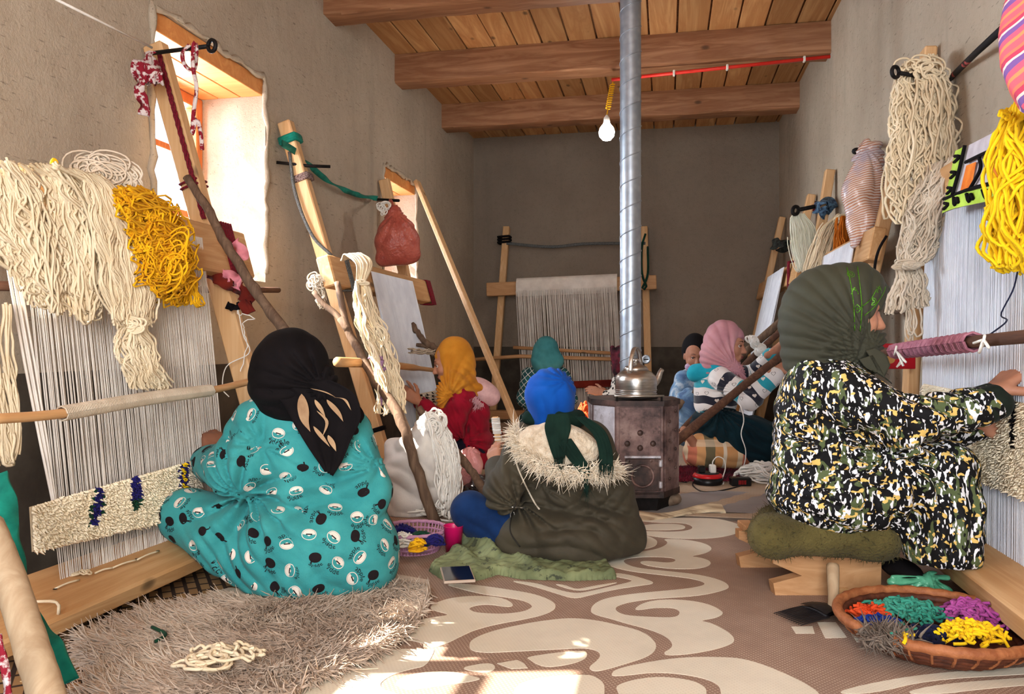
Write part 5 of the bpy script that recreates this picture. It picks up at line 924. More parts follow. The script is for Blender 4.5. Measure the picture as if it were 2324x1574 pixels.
        pos = np.zeros((len(act), 3)); cnt = np.zeros(len(act)); AA = np.array(A, float)
        for a in range(8):
            for b in range(a+1, 8):
                if abs(AA[a]-AA[b]).sum() != 1: continue
                m = (cv_[:, a] < 0) != (cv_[:, b] < 0); t = cv_[m, a]/(cv_[m, a]-cv_[m, b]+1e-12); pos[m] += AA[a]+(AA[b]-AA[a])*t[:, None]; cnt[m] += 1
        gi = I[act[:, 0]]*Nc+act[:, 1:]; V = lo+(gi+pos/cnt[:, None])*h; S = nc*Nc+3; key = ((gi[:, 0]+1)*S[1]+gi[:, 1]+1)*S[2]+gi[:, 2]+1; od = np.argsort(key); ks = key[od]; F = []
        for ax in range(3):
            a0 = D[:, :Nc, :Nc, :Nc]; sl = [slice(None)]+[slice(0, Nc)]*3; sl[ax+1] = slice(1, Nc+1); a1 = D[tuple(sl)]; e = np.argwhere((a0 < 0) != (a1 < 0))
            if not len(e): continue
            gp = I[e[:, 0]]*Nc+e[:, 1:]; fl_ = a0[tuple(e.T)] < 0; o1, o2 = (ax+1) % 3, (ax+2) % 3; q = []
            for s1, s2 in ((0, 0), (-1, 0), (-1, -1), (0, -1)):
                c = gp.copy(); c[:, o1] += s1; c[:, o2] += s2; kk = ((c[:, 0]+1)*S[1]+c[:, 1]+1)*S[2]+c[:, 2]+1; ix = np.clip(np.searchsorted(ks, kk), 0, len(ks)-1); q.append(np.where(ks[ix] == kk, od[ix], -1))
            q = np.stack(q, 1); ok = (q >= 0).all(1); q = q[ok]; fl_ = fl_[ok]; q[~fl_] = q[~fl_][:, ::-1]; F.append(q)
        return V, np.vstack(F)
def soft_obj(name, S, m, h=.007, parent=None, attr=None, kids=None):
    V, F = S.mesh(h); a = {k: f(V) for k, f in attr.items()} if attr else None
    o = make(name, V, F, m, parent, smooth=True, attr=a); return (o, V)
def decals(S, V, shape, spacing, name, m, parent, off=.0012, seeds=None, jitter=6.28, scale=(1, 1), up=None, seed=1, keep=None):
    sv, sf = shape; r_ = np.random.default_rng(seed)
    if seeds is None:
        C = V if keep is None else V[keep(V)]; C = C[r_.choice(len(C), min(len(C), 6000), False)]; od = r_.permutation(len(C)); seeds = []
        cell = {}
        for i in od:
            k = tuple((C[i]//spacing).astype(int)); bad = False
            for dx in (-1, 0, 1):
                for dy in (-1, 0, 1):
                    for dz in (-1, 0, 1):
                        for q in cell.get((k[0]+dx, k[1]+dy, k[2]+dz), ()):
                            if np.sum((q-C[i])**2) < spacing**2: bad = True
            if not bad: cell.setdefault(k, []).append(C[i]); seeds.append(C[i])
    seeds = np.asarray(seeds)
    if not len(seeds): return seeds
    _, n = S.grad(seeds); up = UV if up is None else up; t2 = up-n*(n@up)[:, None]; t2 /= np.linalg.norm(t2, axis=1)[:, None]+1e-6; t1 = np.cross(t2, n)
    a = r_.uniform(-jitter/2, jitter/2, len(seeds)); c, s_ = np.cos(a)[:, None], np.sin(a)[:, None]; t1, t2 = t1*c+t2*s_, t2*c-t1*s_; sc = r_.uniform(*scale, len(seeds))[:, None, None]
    p = seeds[:, None]+sc*(t1[:, None]*sv[None, :, :1]+t2[:, None]*sv[None, :, 1:2]); sh = p.shape; p = S.conform(p.reshape(-1, 3), off, 2)
    rad = np.abs(sv).max()*1.45*scale[1]; ok = (np.linalg.norm(p.reshape(sh)-seeds[:, None], axis=2).max(1) < rad*1.12) & (np.linalg.norm(p.reshape(sh)[:, :, :]-np.roll(p.reshape(sh), 1, 1), axis=2).max(1) < 2.6*rad); p = p.reshape(sh)[ok].reshape(-1, 3); full = seeds; seeds = seeds[ok]
    if not len(seeds): return full
    nv = sh[1]; T = []
    for f in sf: T += [(f[0], f[i], f[i+1]) for i in range(1, len(f)-1)]
    T = np.array(T); Q = p.reshape(-1, nv, 3); bad = np.zeros(len(Q), bool)
    for a_, b_ in ((0, 1), (1, 2), (2, 0)):
        e2 = np.linalg.norm(sv[T[:, a_]]-sv[T[:, b_]], axis=1)*scale[1]; e3 = np.linalg.norm(Q[:, T[:, a_]]-Q[:, T[:, b_]], axis=2); bad |= (e3 > e2*1.9+.0035).any(1)
    p = Q[~bad].reshape(-1, 3); seeds = seeds[~bad]
    if not len(seeds): return full
    F = (T[None]+np.arange(len(seeds))[:, None, None]*nv).reshape(-1, 3); stuff(make(name, p, F, m, parent, smooth=True)); return full
def disc_shape(fn, rings=3, n=18):                          # fn(angle)->radius ; filled outline with inner rings
    v = [(0, 0)]; f = []
    for k in range(1, rings+1):
        for i in range(n): a = i*6.2832/n; r = fn(a)*k/rings; v.append((r*math.cos(a), r*math.sin(a)))
    for i in range(n): f.append((0, 1+i, 1+(i+1) % n))
    for k in range(rings-1):
        for i in range(n): a, b = 1+k*n, 1+(k+1)*n; f.append((a+i, b+i, b+(i+1) % n, a+(i+1) % n))
    return np.array(v), f
def ring_shape(fn, w, n=20, arc=(0, 6.2832)):
    v, f = [], []
    for i in range(n+1): a = arc[0]+(arc[1]-arc[0])*i/n; r = fn(a); v += [((r-w/2)*math.cos(a), (r-w/2)*math.sin(a)), ((r+w/2)*math.cos(a), (r+w/2)*math.sin(a))]
    for i in range(n): f.append((2*i, 2*i+1, 2*i+3, 2*i+2))
    return np.array(v), f
def line_shape(segs, w):
    v, f = [], []
    for L in segs:
        L = np.array(L, float)
        for a, b in zip(L, L[1:]):
            d = (b-a)/np.linalg.norm(b-a); n = np.array([-d[1], d[0]])*w/2; k = len(v)
            for t in (0, .5, 1): q = a+(b-a)*t; v += [q-n, q+n]
            f += [(k, k+1, k+3, k+2), (k+2, k+3, k+5, k+4)]
    return np.array(v), f
def text_shape(txt, size, arc=None, off=(0, 0)):
    c = bpy.data.curves.new('t', 'FONT'); c.body = txt; c.align_x = 'CENTER'; c.size = size; c.resolution_u = 2; o = bpy.data.objects.new('t', c); me = o.to_mesh()
    v = np.array([p.co[:2] for p in me.vertices]); f = [tuple(p.vertices) for p in me.polygons]; o.to_mesh_clear(); bpy.data.objects.remove(o); bpy.data.curves.remove(c)
    if arc: a = math.pi/2-v[:, 0]/arc; r = arc+v[:, 1]; v = np.stack([r*np.cos(a), r*np.sin(a)], 1)
    return v+np.array(off), f
# ---------------------------------------------------------------- anatomy
def frame3(fwd, up=UV): y = nrm(fwd); x = nrm(np.cross(y, up)); return np.array([x, y, np.cross(x, y)])
def head(S, c, fwd, s=1., up=UV, face=True):
    A = frame3(fwd, up); c = np.asarray(c, float); L = lambda x, y, z: c+(x*A[0]+y*A[1]+z*A[2])*s
    S.ell(L(0, -.015, .03), np.array([.074, .094, .09])*s, A, .02); S.ell(L(0, .018, -.032), np.array([.06, .072, .088])*s, A, .03)
    S.cap(L(-.012, .055, -.098), L(.012, .055, -.098), .021*s, .021*s, .03); S.cap(L(0, -.03, -.06), L(0, -.035, -.13), .046*s, .042*s, .03)
    if face:
        S.cap(L(0, .086, .004), L(0, .107, -.036), .0085*s, .0125*s, .012)
        for g in (-1, 1):
            S.cap(L(g*.010, .096, -.041), L(g*.010, .094, -.041), .0085*s, None, .008); S.cap(L(g*.012, .08, .024), L(g*.042, .068, .02), .011*s, .009*s, .015)
            S.ell(L(g*.036, .06, -.036), np.array([.022, .02, .022])*s, A, .02); S.ell(L(g*.031, .096, .001), np.array([.017, .014, .011])*s, A, .012, True)
            S.ell(L(g*.073, -.012, -.01), np.array([.009, .018, .03])*s, A, .008)
        S.cap(L(-.017, .084, -.066), L(.017, .084, -.066), .0075*s, None, .006); S.cap(L(-.014, .083, -.078), L(.014, .083, -.078), .0085*s, None, .006)
    return A, L
def face_parts(p, L, s=1., brow=(30, 22, 20), closed=False):
    mw = MAT('eye_white', (226, 218, 210), (214, 204, 196), 5, .3, 0); mi = MAT('iris', (40, 26, 20), (24, 16, 12), 5, .2, 0); mb = MAT('brow_hair', brow); ml = MAT('lip', (150, 82, 78), (134, 68, 66))
    for g in (-1, 1):
        c = L(g*.031, .0738, -.0005); A = np.array([L(1, 0, 0)-L(0, 0, 0), L(0, 1, 0)-L(0, 0, 0), L(0, 0, 1)-L(0, 0, 0)]); A /= np.linalg.norm(A[0])
        e = obj('eye', MB().lathe(c, [(.0112*s*math.sin(t), .0112*s*math.cos(t)) for t in np.linspace(.02, 3.12, 10)], 14, [A[0], A[2], A[1]]), mw, p, smooth=True)
        obj('iris', MB().lathe(c+A[1]*.0108*s-A[2]*.001*s, [(.001, .0012*s), (.0035*s, .001*s), (.006*s, -.001*s)], 12, [A[0], A[2], A[1]]), mi, e, smooth=True)
        obj('eyelid', MB().tube([L(g*.016, .0845, .001), L(g*.024, .088, .006), L(g*.033, .087, .0065), L(g*.044, .079, .0)], .0038*s, 6), MAT('lid', (120, 80, 66)), p, smooth=True)
        obj('eyebrow', MB().tube([L(g*.014, .0925, .026), L(g*.028, .091, .032), L(g*.045, .078, .028)], [.0028*s, .0038*s, .0015*s], 6, flat=.6), mb, p, smooth=True)
    obj('lips', MB().tube([L(-.02, .086, -.071), L(-.008, .0935, -.068), L(0, .093, -.0695), L(.008, .0935, -.068), L(.02, .086, -.071)], [.002*s, .0045*s, .0045*s, .0045*s, .002*s], 6).tube([L(-.018, .087, -.073), L(0, .0935, -.079), L(.018, .087, -.073)], [.002*s, .0055*s, .002*s], 6), ml, p, smooth=True)
def hand(S, w, d, n, side=1, curl=.5, s=1., spread=.08, thumb=.5):
    d, n = nrm(d), nrm(n); n = nrm(n-d*d.dot(n)); l = np.cross(d, n)*side; w = np.asarray(w, float)   # l points to the thumb side
    S.cap(w-d*.05*s, w+d*.01*s, .024*s, .022*s, .015)
    for i, (x, ln) in enumerate(((.030, .88), (.010, 1.), (-.010, .93), (-.029, .74))):
        kn = w+(d*(.092-.006*abs(i-1))+l*x)*s; S.cap(w+(d*.015+l*x*.6)*s, kn, .014*s, .0115*s, .012); p = kn; a = curl*.55; sp = l*(x*spread*8)
        for j, q in enumerate((.044, .028, .022)):
            dd = nrm(d*math.cos(a)+n*math.sin(a)+sp*.12); e = p+dd*q*ln*s; S.cap(p, e, (.0098-.0012*j)*s, (.009-.0012*j)*s, .004); p = e; a += curl*(.8 if j == 0 else .65)
    b = w+(d*.025+l*.026+n*.006)*s; a = .75; p = b; t0 = nrm(d*.55+l*.75+n*thumb*.6); S.cap(w+d*.01*s, b, .018*s, .015*s, .012)
    for j, q in enumerate((.042, .032, .024)):
        t = nrm(t0+d*.35*j-l*.3*j*thumb+n*.25*j*thumb); e = p+t*q*s; S.cap(p, e, (.0125-.0015*j)*s, (.0115-.0018*j)*s, .006); p = e
def person(S, label, m, h=.0065, cat_='person'):
    o, V = soft_obj('person', S, m, h); tag(o, label, cat_); return o
def sheet(G, S=None, off=.01, th=.004, wave=None):           # closed cloth panel from a grid of points, pushed outside S
    G = np.asarray(G, float); n, m = G.shape[:2]
    if S is not None: G = S.conform(G.reshape(-1, 3), off, 3, True).reshape(n, m, 3)
    du = np.gradient(G, axis=1); dv = np.gradient(G, axis=0); nn = np.cross(du, dv); nn /= np.linalg.norm(nn, axis=2, keepdims=True)+1e-9
    if wave is not None: G = G+nn*wave[:, :, None]
    V = np.vstack([(G+nn*th/2).reshape(-1, 3), (G-nn*th/2).reshape(-1, 3)]); F = []
    for i in range(n-1):
        for j in range(m-1): a = i*m+j; F += [(a, a+1, a+m+1, a+m), (n*m+a, n*m+a+m, n*m+a+m+1, n*m+a+1)]
    bd = [j for j in range(m)]+[i*m+m-1 for i in range(1, n)]+[(n-1)*m+j for j in range(m-2, -1, -1)]+[i*m for i in range(n-2, 0, -1)]
    for a, b in zip(bd, bd[1:]+bd[:1]): F.append((b, a, n*m+a, n*m+b))
    mb = MB(); mb.add(V, F); return mb
def pgrid(left, right, n=24, m=14):                          # grid between two world polylines
    L, R = resamp(left, n), resamp(right, n); t = np.linspace(0, 1, m)[None, :, None]; return L[:, None]*(1-t)+R[:, None]*t
# ================================================================ the weavers
HA = lambda u, v, D, r: (u, v, D, r)
# ---- 1: woman in turquoise fleece, seen from behind
S = Soft(.036, .72); A1, L1 = head(S, P(660, 838, 2.47), cv(-.6, -.3, .75), 1., face=True)
S.chain([(668, 905, 2.5, 42), (676, 1010, 2.53, 80), (690, 1140, 2.52, 95), (705, 1262, 2.5, 110)], .05)
S.chain([(676, 985, 2.53, 50), (560, 965, 2.5, 40), (545, 1070, 2.44, 34), (482, 1038, 2.72, 28)]); S.chain([(676, 985, 2.53, 50), (785, 975, 2.52, 40), (830, 1110, 2.48, 34), (780, 1130, 2.75, 26)])
S.chain([(640, 1275, 2.48, 70), (425, 1165, 2.55, 42), (610, 1290, 2.85, 32)]); S.chain([(760, 1275, 2.5, 70), (790, 1220, 2.95, 42), (640, 1300, 2.9, 32)])
hand(S, P(476, 1030, 2.76), cv(-.12, .55, .55), cv(-.4, .2, .9), -1, .9, .95); hand(S, P(775, 1130, 2.78), cv(-.8, .1, .5), cv(-.4, .2, .9), 1, .9, .95)
w1 = person(S, 'person seated on the sheepskin in turquoise fleece and black headscarf, seen from behind', m_skind)
T = Soft(.033); T.amp = .0015
T.E(682, 1040, 2.54, 138, 130, 118, .08); T.E(712, 1235, 2.5, 178, 150, 165, .08, roll=.12); T.C((640, 940, 2.5, 62), (740, 940, 2.52, 62), .05); T.E(830, 1270, 2.48, 72, 90, 95, .06)
T.chain([(585, 965, 2.5, 62), (548, 1062, 2.42, 62), (478, 1052, 2.70, 44)], .035); T.chain([(778, 985, 2.5, 66), (826, 1115, 2.46, 56), (780, 1140, 2.75, 42)], .04)
T.chain([(655, 1275, 2.47, 100), (520, 1215, 2.47, 82), (425, 1168, 2.53, 58)], .03); T.chain([(425, 1172, 2.55, 58), (610, 1300, 2.85, 60)], .03); T.chain([(760, 1275, 2.5, 100), (790, 1225, 2.95, 62), (640, 1310, 2.9, 50)], .03)
T.folds = [('r', P(548, 1125, 2.36), -FV, 13, .026, .22), ('r', P(600, 1010, 2.4), -FV, 9, .012, .16), ('w', cv(55, 40, 0), .014, P(550, 1240, 2.36), .15), ('w', cv(16, -34, 8), .009, P(690, 1130, 2.36), .22), ('r', P(855, 1060, 2.4), -FV, 10, .014, .14), ('w', cv(20, 40, 0), .007, P(760, 1290, 2.3), .2)]
m_teal = MAT('turquoise_fleece', (66, 156, 156), (52, 138, 140), 9, .95, .5, 260, .003, sheen=.5, spec=.1)
dress, Vd = soft_obj('fleece_suit', T, m_teal, .0068, w1)
m_pb = MAT('print_black', (26, 16, 20), (20, 12, 16), 5, .9, .3, 300); m_pw = MAT('print_white', (234, 222, 210), (222, 208, 196), 5, .9, .3, 300)
apple = disc_shape(lambda a: .0172*(1+.12*math.cos(2*a))); keepv = lambda V: V[:, 2] > .06
sd = decals(T, Vd, apple, .057, 'apple_print', m_pb, dress, .001, seed=3, keep=keepv, scale=(.9, 1.15)); idx = rng.permutation(len(sd)); bk_, wh_ = sd[idx[::2]], sd[idx[1::2]]
bpy.data.objects.remove([o for o in dress.children if o.name.startswith('apple_print')][0])
decals(T, Vd, apple, 0, 'black_apple_print', m_pb, dress, .001, seeds=bk_, seed=5); decals(T, Vd, line_shape([[(.012, .012), (.016, .021)]], .005), 0, 'apple_stalk_print', m_pb, dress, .001, seeds=bk_, seed=5)
half = disc_shape(lambda a: .0165*(1+.12*math.cos(2*a)) if math.sin(a) < .05 else .0165*.32); decals(T, Vd, half, 0, 'white_apple_print', m_pw, dress, .001, seeds=wh_, seed=6); decals(T, Vd, ring_shape(lambda a: .0185*(1+.12*math.cos(2*a)), .0022), 0, 'apple_outline_print', m_pw, dress, .001, seeds=wh_, seed=6); decals(T, Vd, line_shape([[(-.009, 0), (.009, 0)]], .0035), 0, 'apple_core_print', m_pb, dress, .0016, seeds=wh_, seed=6)
tx = text_shape('apple', .0205, .025); decals(T, Vd, tx, 0, 'word_print', m_pb, dress, .001, seeds=bk_, seed=5); decals(T, Vd, tx, 0, 'word_print', m_pb, dress, .001, seeds=wh_, seed=6)
K = Soft(); K.E(660, 833, 2.47, 84, 90, 92, .03); K.C((648, 862, 2.44, 72), (668, 892, 2.48, 62), .05); K.C((600, 880, 2.5, 34), (720, 880, 2.42, 48), .05); K.C((655, 890, 2.46, 66), (680, 925, 2.47, 52), .05); K.C((720, 858, 2.40, 22), (735, 890, 2.37, 26), .03)
K.ell(L1(0, .115, -.03), np.array([.058, .07, .085]), A1, .02, True); K.folds = [('w', cv(20, 60, 0), .007, P(660, 890, 2.4), .12), ('r', P(735, 880, 2.36), -FV, 16, .013, .17)]
scf, Vs = soft_obj('headscarf', K, m_black, .0055, w1)
G = pgrid([P(u, v, 2.34) for u, v in ((598, 872), (640, 912), (668, 962), (700, 1015), (738, 1070))], [P(u, v, 2.33) for u, v in ((748, 862), (802, 893), (818, 945), (795, 1000), (776, 1045), (754, 1080))], 34, 20)
wv = np.outer(np.linspace(1, .5, 34), .014*np.abs(np.sin(np.linspace(0, 9, 20)))); tl = obj('scarf_tail', sheet(G, T, .016, .004, wv), m_black, w1, smooth=True)
G2 = pgrid([P(785, 905, 2.37), P(806, 930, 2.38), P(806, 950, 2.39)], [P(800, 900, 2.38), P(826, 938, 2.4), P(818, 960, 2.4)], 12, 6); obj('scarf_tail', sheet(G2, T, .014, .004), m_black, w1, smooth=True)
m_leaf = MAT('leaf_print', (176, 146, 112), (150, 118, 88), 20, .9, .2, 300)
def surf_leaf(mb, pts, w, off=.006):
    L_ = resamp(pts, 14); G_ = []
    for i in range(14): t = i/13; ww = w*math.sin(math.pi*t**.75); G_.append([L_[i]+RV*ww*s_-FV*off for s_ in (-.5, 0, .5)])
    mb.grid(G_)
def tailpt(s, t): g = (G.shape[0]-1, G.shape[1]-1); return None
Gt = T.conform(G.reshape(-1, 3), .016, 3, True).reshape(G.shape)
def tp(u, v):                                                # nearest point of the tail to a pixel
    q = Gt.reshape(-1, 3)-CAM; dd = q@FV; uu = CX+FPX*(q@RV)/dd; vv = HV-FPX*(q@UV)/dd; i = np.argmin((uu-u)**2+(vv-v)**2); return P(u, v, dd[i])-FV*.012
for w_, pts in ((.034, [(688, 892), (692, 930), (696, 955), (708, 978)]), (.012, [(708, 880), (740, 888), (765, 900)]), (.016, [(718, 905), (730, 925), (742, 945)]), (.02, [(745, 905), (770, 935), (782, 955)]), (.016, [(715, 965), (738, 995), (752, 1012)]), (.018, [(748, 985), (758, 1005), (766, 1022)]), (.01, [(722, 930), (745, 955), (735, 990)]), (.01, [(760, 900), (785, 905), (800, 930)])):
    mb = MB(); surf_leaf(mb, [tp(*q) for q in pts], w_); obj('leaf_print', mb, m_leaf, tl, smooth=True)
# ---- 2: figure in olive parka
S = Soft(.03, .72); A2, L2 = head(S, P(1250, 903, 2.87), cv(-.35, -.3, .9), .8)
S.chain([(1255, 955, 2.9, 30), (1268, 1050, 2.93, 60), (1280, 1150, 2.93, 70), (1290, 1215, 2.92, 78)], .05); S.chain([(1265, 1010, 2.92, 40), (1185, 1015, 2.88, 30), (1140, 1120, 2.82, 26), (1130, 1050, 3.03, 20)]); S.chain([(1265, 1010, 2.92, 40), (1355, 1015, 2.92, 30), (1390, 1125, 2.95, 26), (1330, 1130, 3.15, 20)])
S.chain([(1230, 1225, 2.9, 46), (1068, 1155, 2.95, 30), (1130, 1255, 3.02, 24)]); S.chain([(1340, 1225, 2.92, 46), (1400, 1200, 3.1, 30), (1260, 1240, 3.15, 24)])
hand(S, P(1128, 1062, 3.06), cv(-.15, .6, .35), cv(.5, -.2, .8), -1, 1.0, .85); hand(S, P(1325, 1130, 3.18), cv(-.8, .2, .5), cv(-.3, .2, .9), 1, .9, .85)
w2 = person(S, 'person seated on the floor in olive parka and bright blue headscarf, seen from behind', m_skin)
T = Soft(.022); T.amp = .0014; T.E(1272, 1065, 2.92, 108, 100, 88, .07); T.E(1288, 1200, 2.92, 150, 80, 140, .07); T.C((1370, 1210, 2.85, 52), (1438, 1228, 2.86, 18), .05); T.C((1400, 1228, 2.82, 40), (1450, 1236, 2.84, 10), .03); T.C((1170, 1225, 2.84, 46), (1340, 1235, 2.80, 50), .05)
T.chain([(1195, 1010, 2.88, 46), (1142, 1118, 2.8, 40), (1130, 1062, 3.0, 30)], .03); T.chain([(1345, 1010, 2.92, 48), (1388, 1120, 2.95, 42), (1320, 1135, 3.15, 32)], .04); T.C((1195, 985, 2.9, 26), (1340, 985, 2.92, 30), .04); T.C((1378, 1120, 2.9, 50), (1410, 1205, 2.9, 50), .06)
T.folds = [('r', P(1178, 1150, 2.76), -FV, 11, .020, .15), ('w', cv(14, 50, 6), .013, P(1290, 1210, 2.76), .2), ('w', cv(34, 44, 0), .010, P(1395, 1190, 2.78), .14), ('w', cv(50, 30, 0), .010, P(1150, 1090, 2.78), .1), ('w', cv(-30, 40, 0), .011, P(1340, 1120, 2.8), .15), ('r', P(1230, 1110, 2.75), -FV, 9, .010, .12)]
m_olive = MAT('olive_parka', (70, 63, 48), (56, 50, 38), 6, .75, .25, 300, .002, sheen=.15)
pk, Vp = soft_obj('parka', T, m_olive, .006, w2)
Jn = Soft(.022); Jn.chain([(1180, 1228, 2.86, 48), (1068, 1158, 2.94, 42)], .03); Jn.chain([(1068, 1160, 2.95, 42), (1125, 1248, 2.98, 36)], .03); Jn.chain([(1340, 1228, 2.95, 46), (1395, 1205, 3.12, 36), (1260, 1240, 3.15, 30)]); Jn.folds = [('w', cv(40, 40, 0), .006, P(1110, 1200, 2.86), .12)]
soft_obj('jeans', Jn, CLOTH('blue_jeans', (22, 52, 98), (16, 40, 80), 14), .006, w2)
H = Soft(); H.E(1290, 1050, 2.755, 80, 52, 30, .05); H.C((1270, 1075, 2.74, 28), (1310, 1085, 2.74, 26), .04); H.folds = [('w', cv(30, 20, 0), .006, P(1290, 1080, 2.72), .1)]
hood = soft_obj('hood', H, m_olive, .006, w2)[0]
m_fleece = MAT('cream_fleece', (226, 212, 190), (196, 176, 150), 40, .95, .8, 90, .012, sheen=.3); Fc = Soft(); Fc.E(1268, 1010, 2.74, 94, 52, 38, .04, roll=-.12); Fc.amp = .003; Fc.folds = [('w', cv(50, 60, 0), .004, P(1270, 1010, 2.7), .2)]
lin_, _ = soft_obj('hood_fleece', Fc, m_fleece, .006, hood)
fp = resamp([P(u, v, d) for u, v, d in ((1174, 972, 2.8), (1178, 1000, 2.76), (1205, 1035, 2.72), (1245, 1058, 2.70), (1290, 1070, 2.69), (1335, 1070, 2.70), (1375, 1066, 2.73), (1398, 1066, 2.78))], 900); fo = np.linspace(0, 1, 900)
fd = np.outer(-np.cos(fo*2.4), RV)*.8+np.outer(-np.sin(fo*2.8+.2), UV)*.7-FV*.25
m_fur = MAT('pale_fur', (248, 238, 220), (224, 206, 180), 60, .9, .2, 300)
stuff(make('fur_trim', *cat([tufts_geo(fp+rng.normal(0, .007, (900, 3)), np.zeros(3), .045, .0022, fd*.8, 3, .7, .35), tufts_geo(fp+rng.normal(0, .008, (900, 3)), np.zeros(3), .035, .003, fd*.6+UV*.3, 3, .8, .5)]), m_fur, hood, smooth=True))
K = Soft(); K.E(1250, 890, 2.86, 54, 56, 62, .03); K.C((1248, 905, 2.86, 52), (1250, 940, 2.88, 50), .04); K.ell(L2(0, .115, -.03), np.array([.055, .065, .08])*.9, A2, .02, True); K.folds = [('w', cv(60, 14, 0), .007, P(1250, 925, 2.8), .1), ('r', P(1285, 862, 2.8), -FV, 11, .008, .12)]
soft_obj('headscarf', K, CLOTH('cobalt_jersey', (14, 84, 176), (8, 68, 152), 8), .005, w2)
m_dg = CLOTH('bottle_green_scarf', (20, 44, 36), (12, 32, 26), 14, sheen=.1); N2 = Soft(); N2.C((1200, 948, 2.86, 16), (1310, 948, 2.86, 20), .03); N2.C((1262, 945, 2.8, 18), (1300, 955, 2.82, 22), .03); N2.folds = [('w', cv(20, 70, 0), .004, P(1255, 948, 2.82), .12)]; ns = soft_obj('neck_scarf', N2, m_dg, .0055, w2)[0]
TU = Soft(); TU.ops = T.ops+H.ops+Fc.ops
for Lp, Rp, fr_ in (([(1243, 940), (1236, 970), (1245, 1005), (1258, 1040)], [(1292, 938), (1296, 970), (1288, 1000), (1282, 1035)], 1), ([(1262, 1000), (1290, 1040), (1318, 1075), (1326, 1100)], [(1296, 995), (1320, 1030), (1338, 1062), (1336, 1098)], 0), ([(1305, 945), (1345, 985), (1358, 1020), (1360, 1055)], [(1330, 945), (1372, 975), (1390, 1020), (1392, 1058)], 1)):
    G = pgrid([P(u, v, 2.68) for u, v in Lp], [P(u, v, 2.68) for u, v in Rp], 20, 10); wv = np.outer(np.ones(20), .008*np.abs(np.sin(np.linspace(0, 7, 10)))); obj('scarf_tail', sheet(G, TU, .014, .006, wv), m_dg, ns, smooth=True)
    e0, e1 = G[-1, 0], G[-1, -1]; b_ = e0+(e1-e0)*rng.random((34, 1)); stuff(make('fringe', *tufts_geo(b_, -UV, .045, .0018, np.zeros(3), 4, .5, .15), m_dg, ns))
dc_ = MB().tube(T.cast(((1168, 1010), (1172, 1050), (1190, 1095), (1212, 1138), (1224, 1155)), 2.5, .003, 30), .0032, 6); obj('drawcord', dc_, m_creamg, pk, smooth=True)
zp = T.cast(((1180, 1240), (1158, 1205), (1163, 1165), (1172, 1140)), 2.5, .001, 24); obj('pocket_seam', MB().tube(zp, .0028, 6), MAT('zip_dark', (40, 36, 30)), pk, smooth=True)
rc = T.cast(((1163, 1168),), 2.5, .005)[0]; obj('zip_ring', MB().tube([rc+.013*(RV*.6*math.cos(a)+UV*math.sin(a)) for a in np.linspace(0, 6.28, 17)[:-1]], .002, 6, closed=True), m_alu, pk, smooth=True)
obj('zip', MB().tube(T.cast(((1160, 1150), (1196, 1152)), 2.5, .002, 10), .0035, 6), m_alu, pk, smooth=True)
# ---- 3: woman in dark green headscarf on the stool
S = Soft(None, .72); A3, L3 = head(S, P(1925, 706, 2.42), cv(.97, -.12, -.12), .98)
S.chain([(1900, 790, 2.44, 42), (1895, 880, 2.45, 70), (1885, 1000, 2.45, 80), (1885, 1105, 2.45, 80)], .05); S.chain([(1895, 860, 2.42, 50), (1900, 900, 2.32, 46), (2055, 965, 2.26, 34), (2235, 915, 2.24, 28)]); S.chain([(1900, 860, 2.5, 46), (1930, 900, 2.6, 40), (2060, 1000, 2.5, 32), (2225, 960, 2.38, 24)])
S.chain([(1890, 1110, 2.4, 70), (2140, 1062, 2.3, 46), (2130, 1250, 2.3, 34)]); S.chain([(1890, 1110, 2.52, 70), (2150, 1070, 2.52, 46), (2140, 1250, 2.5, 34)]); S.C((2110, 1262, 2.3, 26), (2190, 1272, 2.3, 20)); S.C((2120, 1262, 2.5, 26), (2200, 1272, 2.5, 20))
hand(S, P(2248, 893, 2.24), cv(.55, .4, .1), cv(.7, -.55, .1), -1, 1.5, 1.15, thumb=.8); hand(S, P(2238, 965, 2.36), cv(.75, -.3, -.2), cv(.3, -.1, .9), 1, 1.0, .95)
w3 = person(S, 'person on the low stool in dark green headscarf and black, yellow and white print', m_skin, .0055)
T = Soft(); T.amp = .002; T.E(1880, 930, 2.44, 118, 120, 105, .07); T.E(1885, 1040, 2.44, 128, 105, 115, .07); T.E(1895, 1125, 2.45, 150, 78, 135, .06); T.C((1860, 860, 2.38, 62), (1920, 870, 2.5, 62), .05)
T.chain([(1900, 890, 2.34, 72), (2055, 962, 2.25, 58), (2238, 918, 2.24, 44)], .035); T.chain([(1930, 900, 2.56, 60), (2060, 1000, 2.5, 52), (2215, 965, 2.4, 36)], .03)
T.chain([(1900, 1118, 2.38, 90), (2040, 1085, 2.33, 80), (2142, 1066, 2.31, 68)], .03); T.chain([(2142, 1070, 2.31, 66), (2150, 1150, 2.3, 72), (2140, 1240, 2.3, 82)], .03); T.chain([(1900, 1118, 2.52, 90), (2150, 1075, 2.52, 66), (2150, 1240, 2.5, 80)], .03)
T.C((1990, 1150, 2.36, 50), (2070, 1185, 2.36, 46), .04); T.floor = .148; T.folds = [('r', P(2030, 1040, 2.22), -FV, 13, .020, .2), ('r', P(1880, 1010, 2.28), -FV, 10, .014, .2), ('w', cv(60, 10, 0), .018, P(2140, 1180, 2.2), .16), ('w', cv(30, 50, 0), .012, P(2130, 950, 2.2), .16), ('w', cv(10, 56, 0), .013, P(1850, 1110, 2.25), .2), ('r', P(1900, 930, 2.2), -FV, 9, .010, .16)]
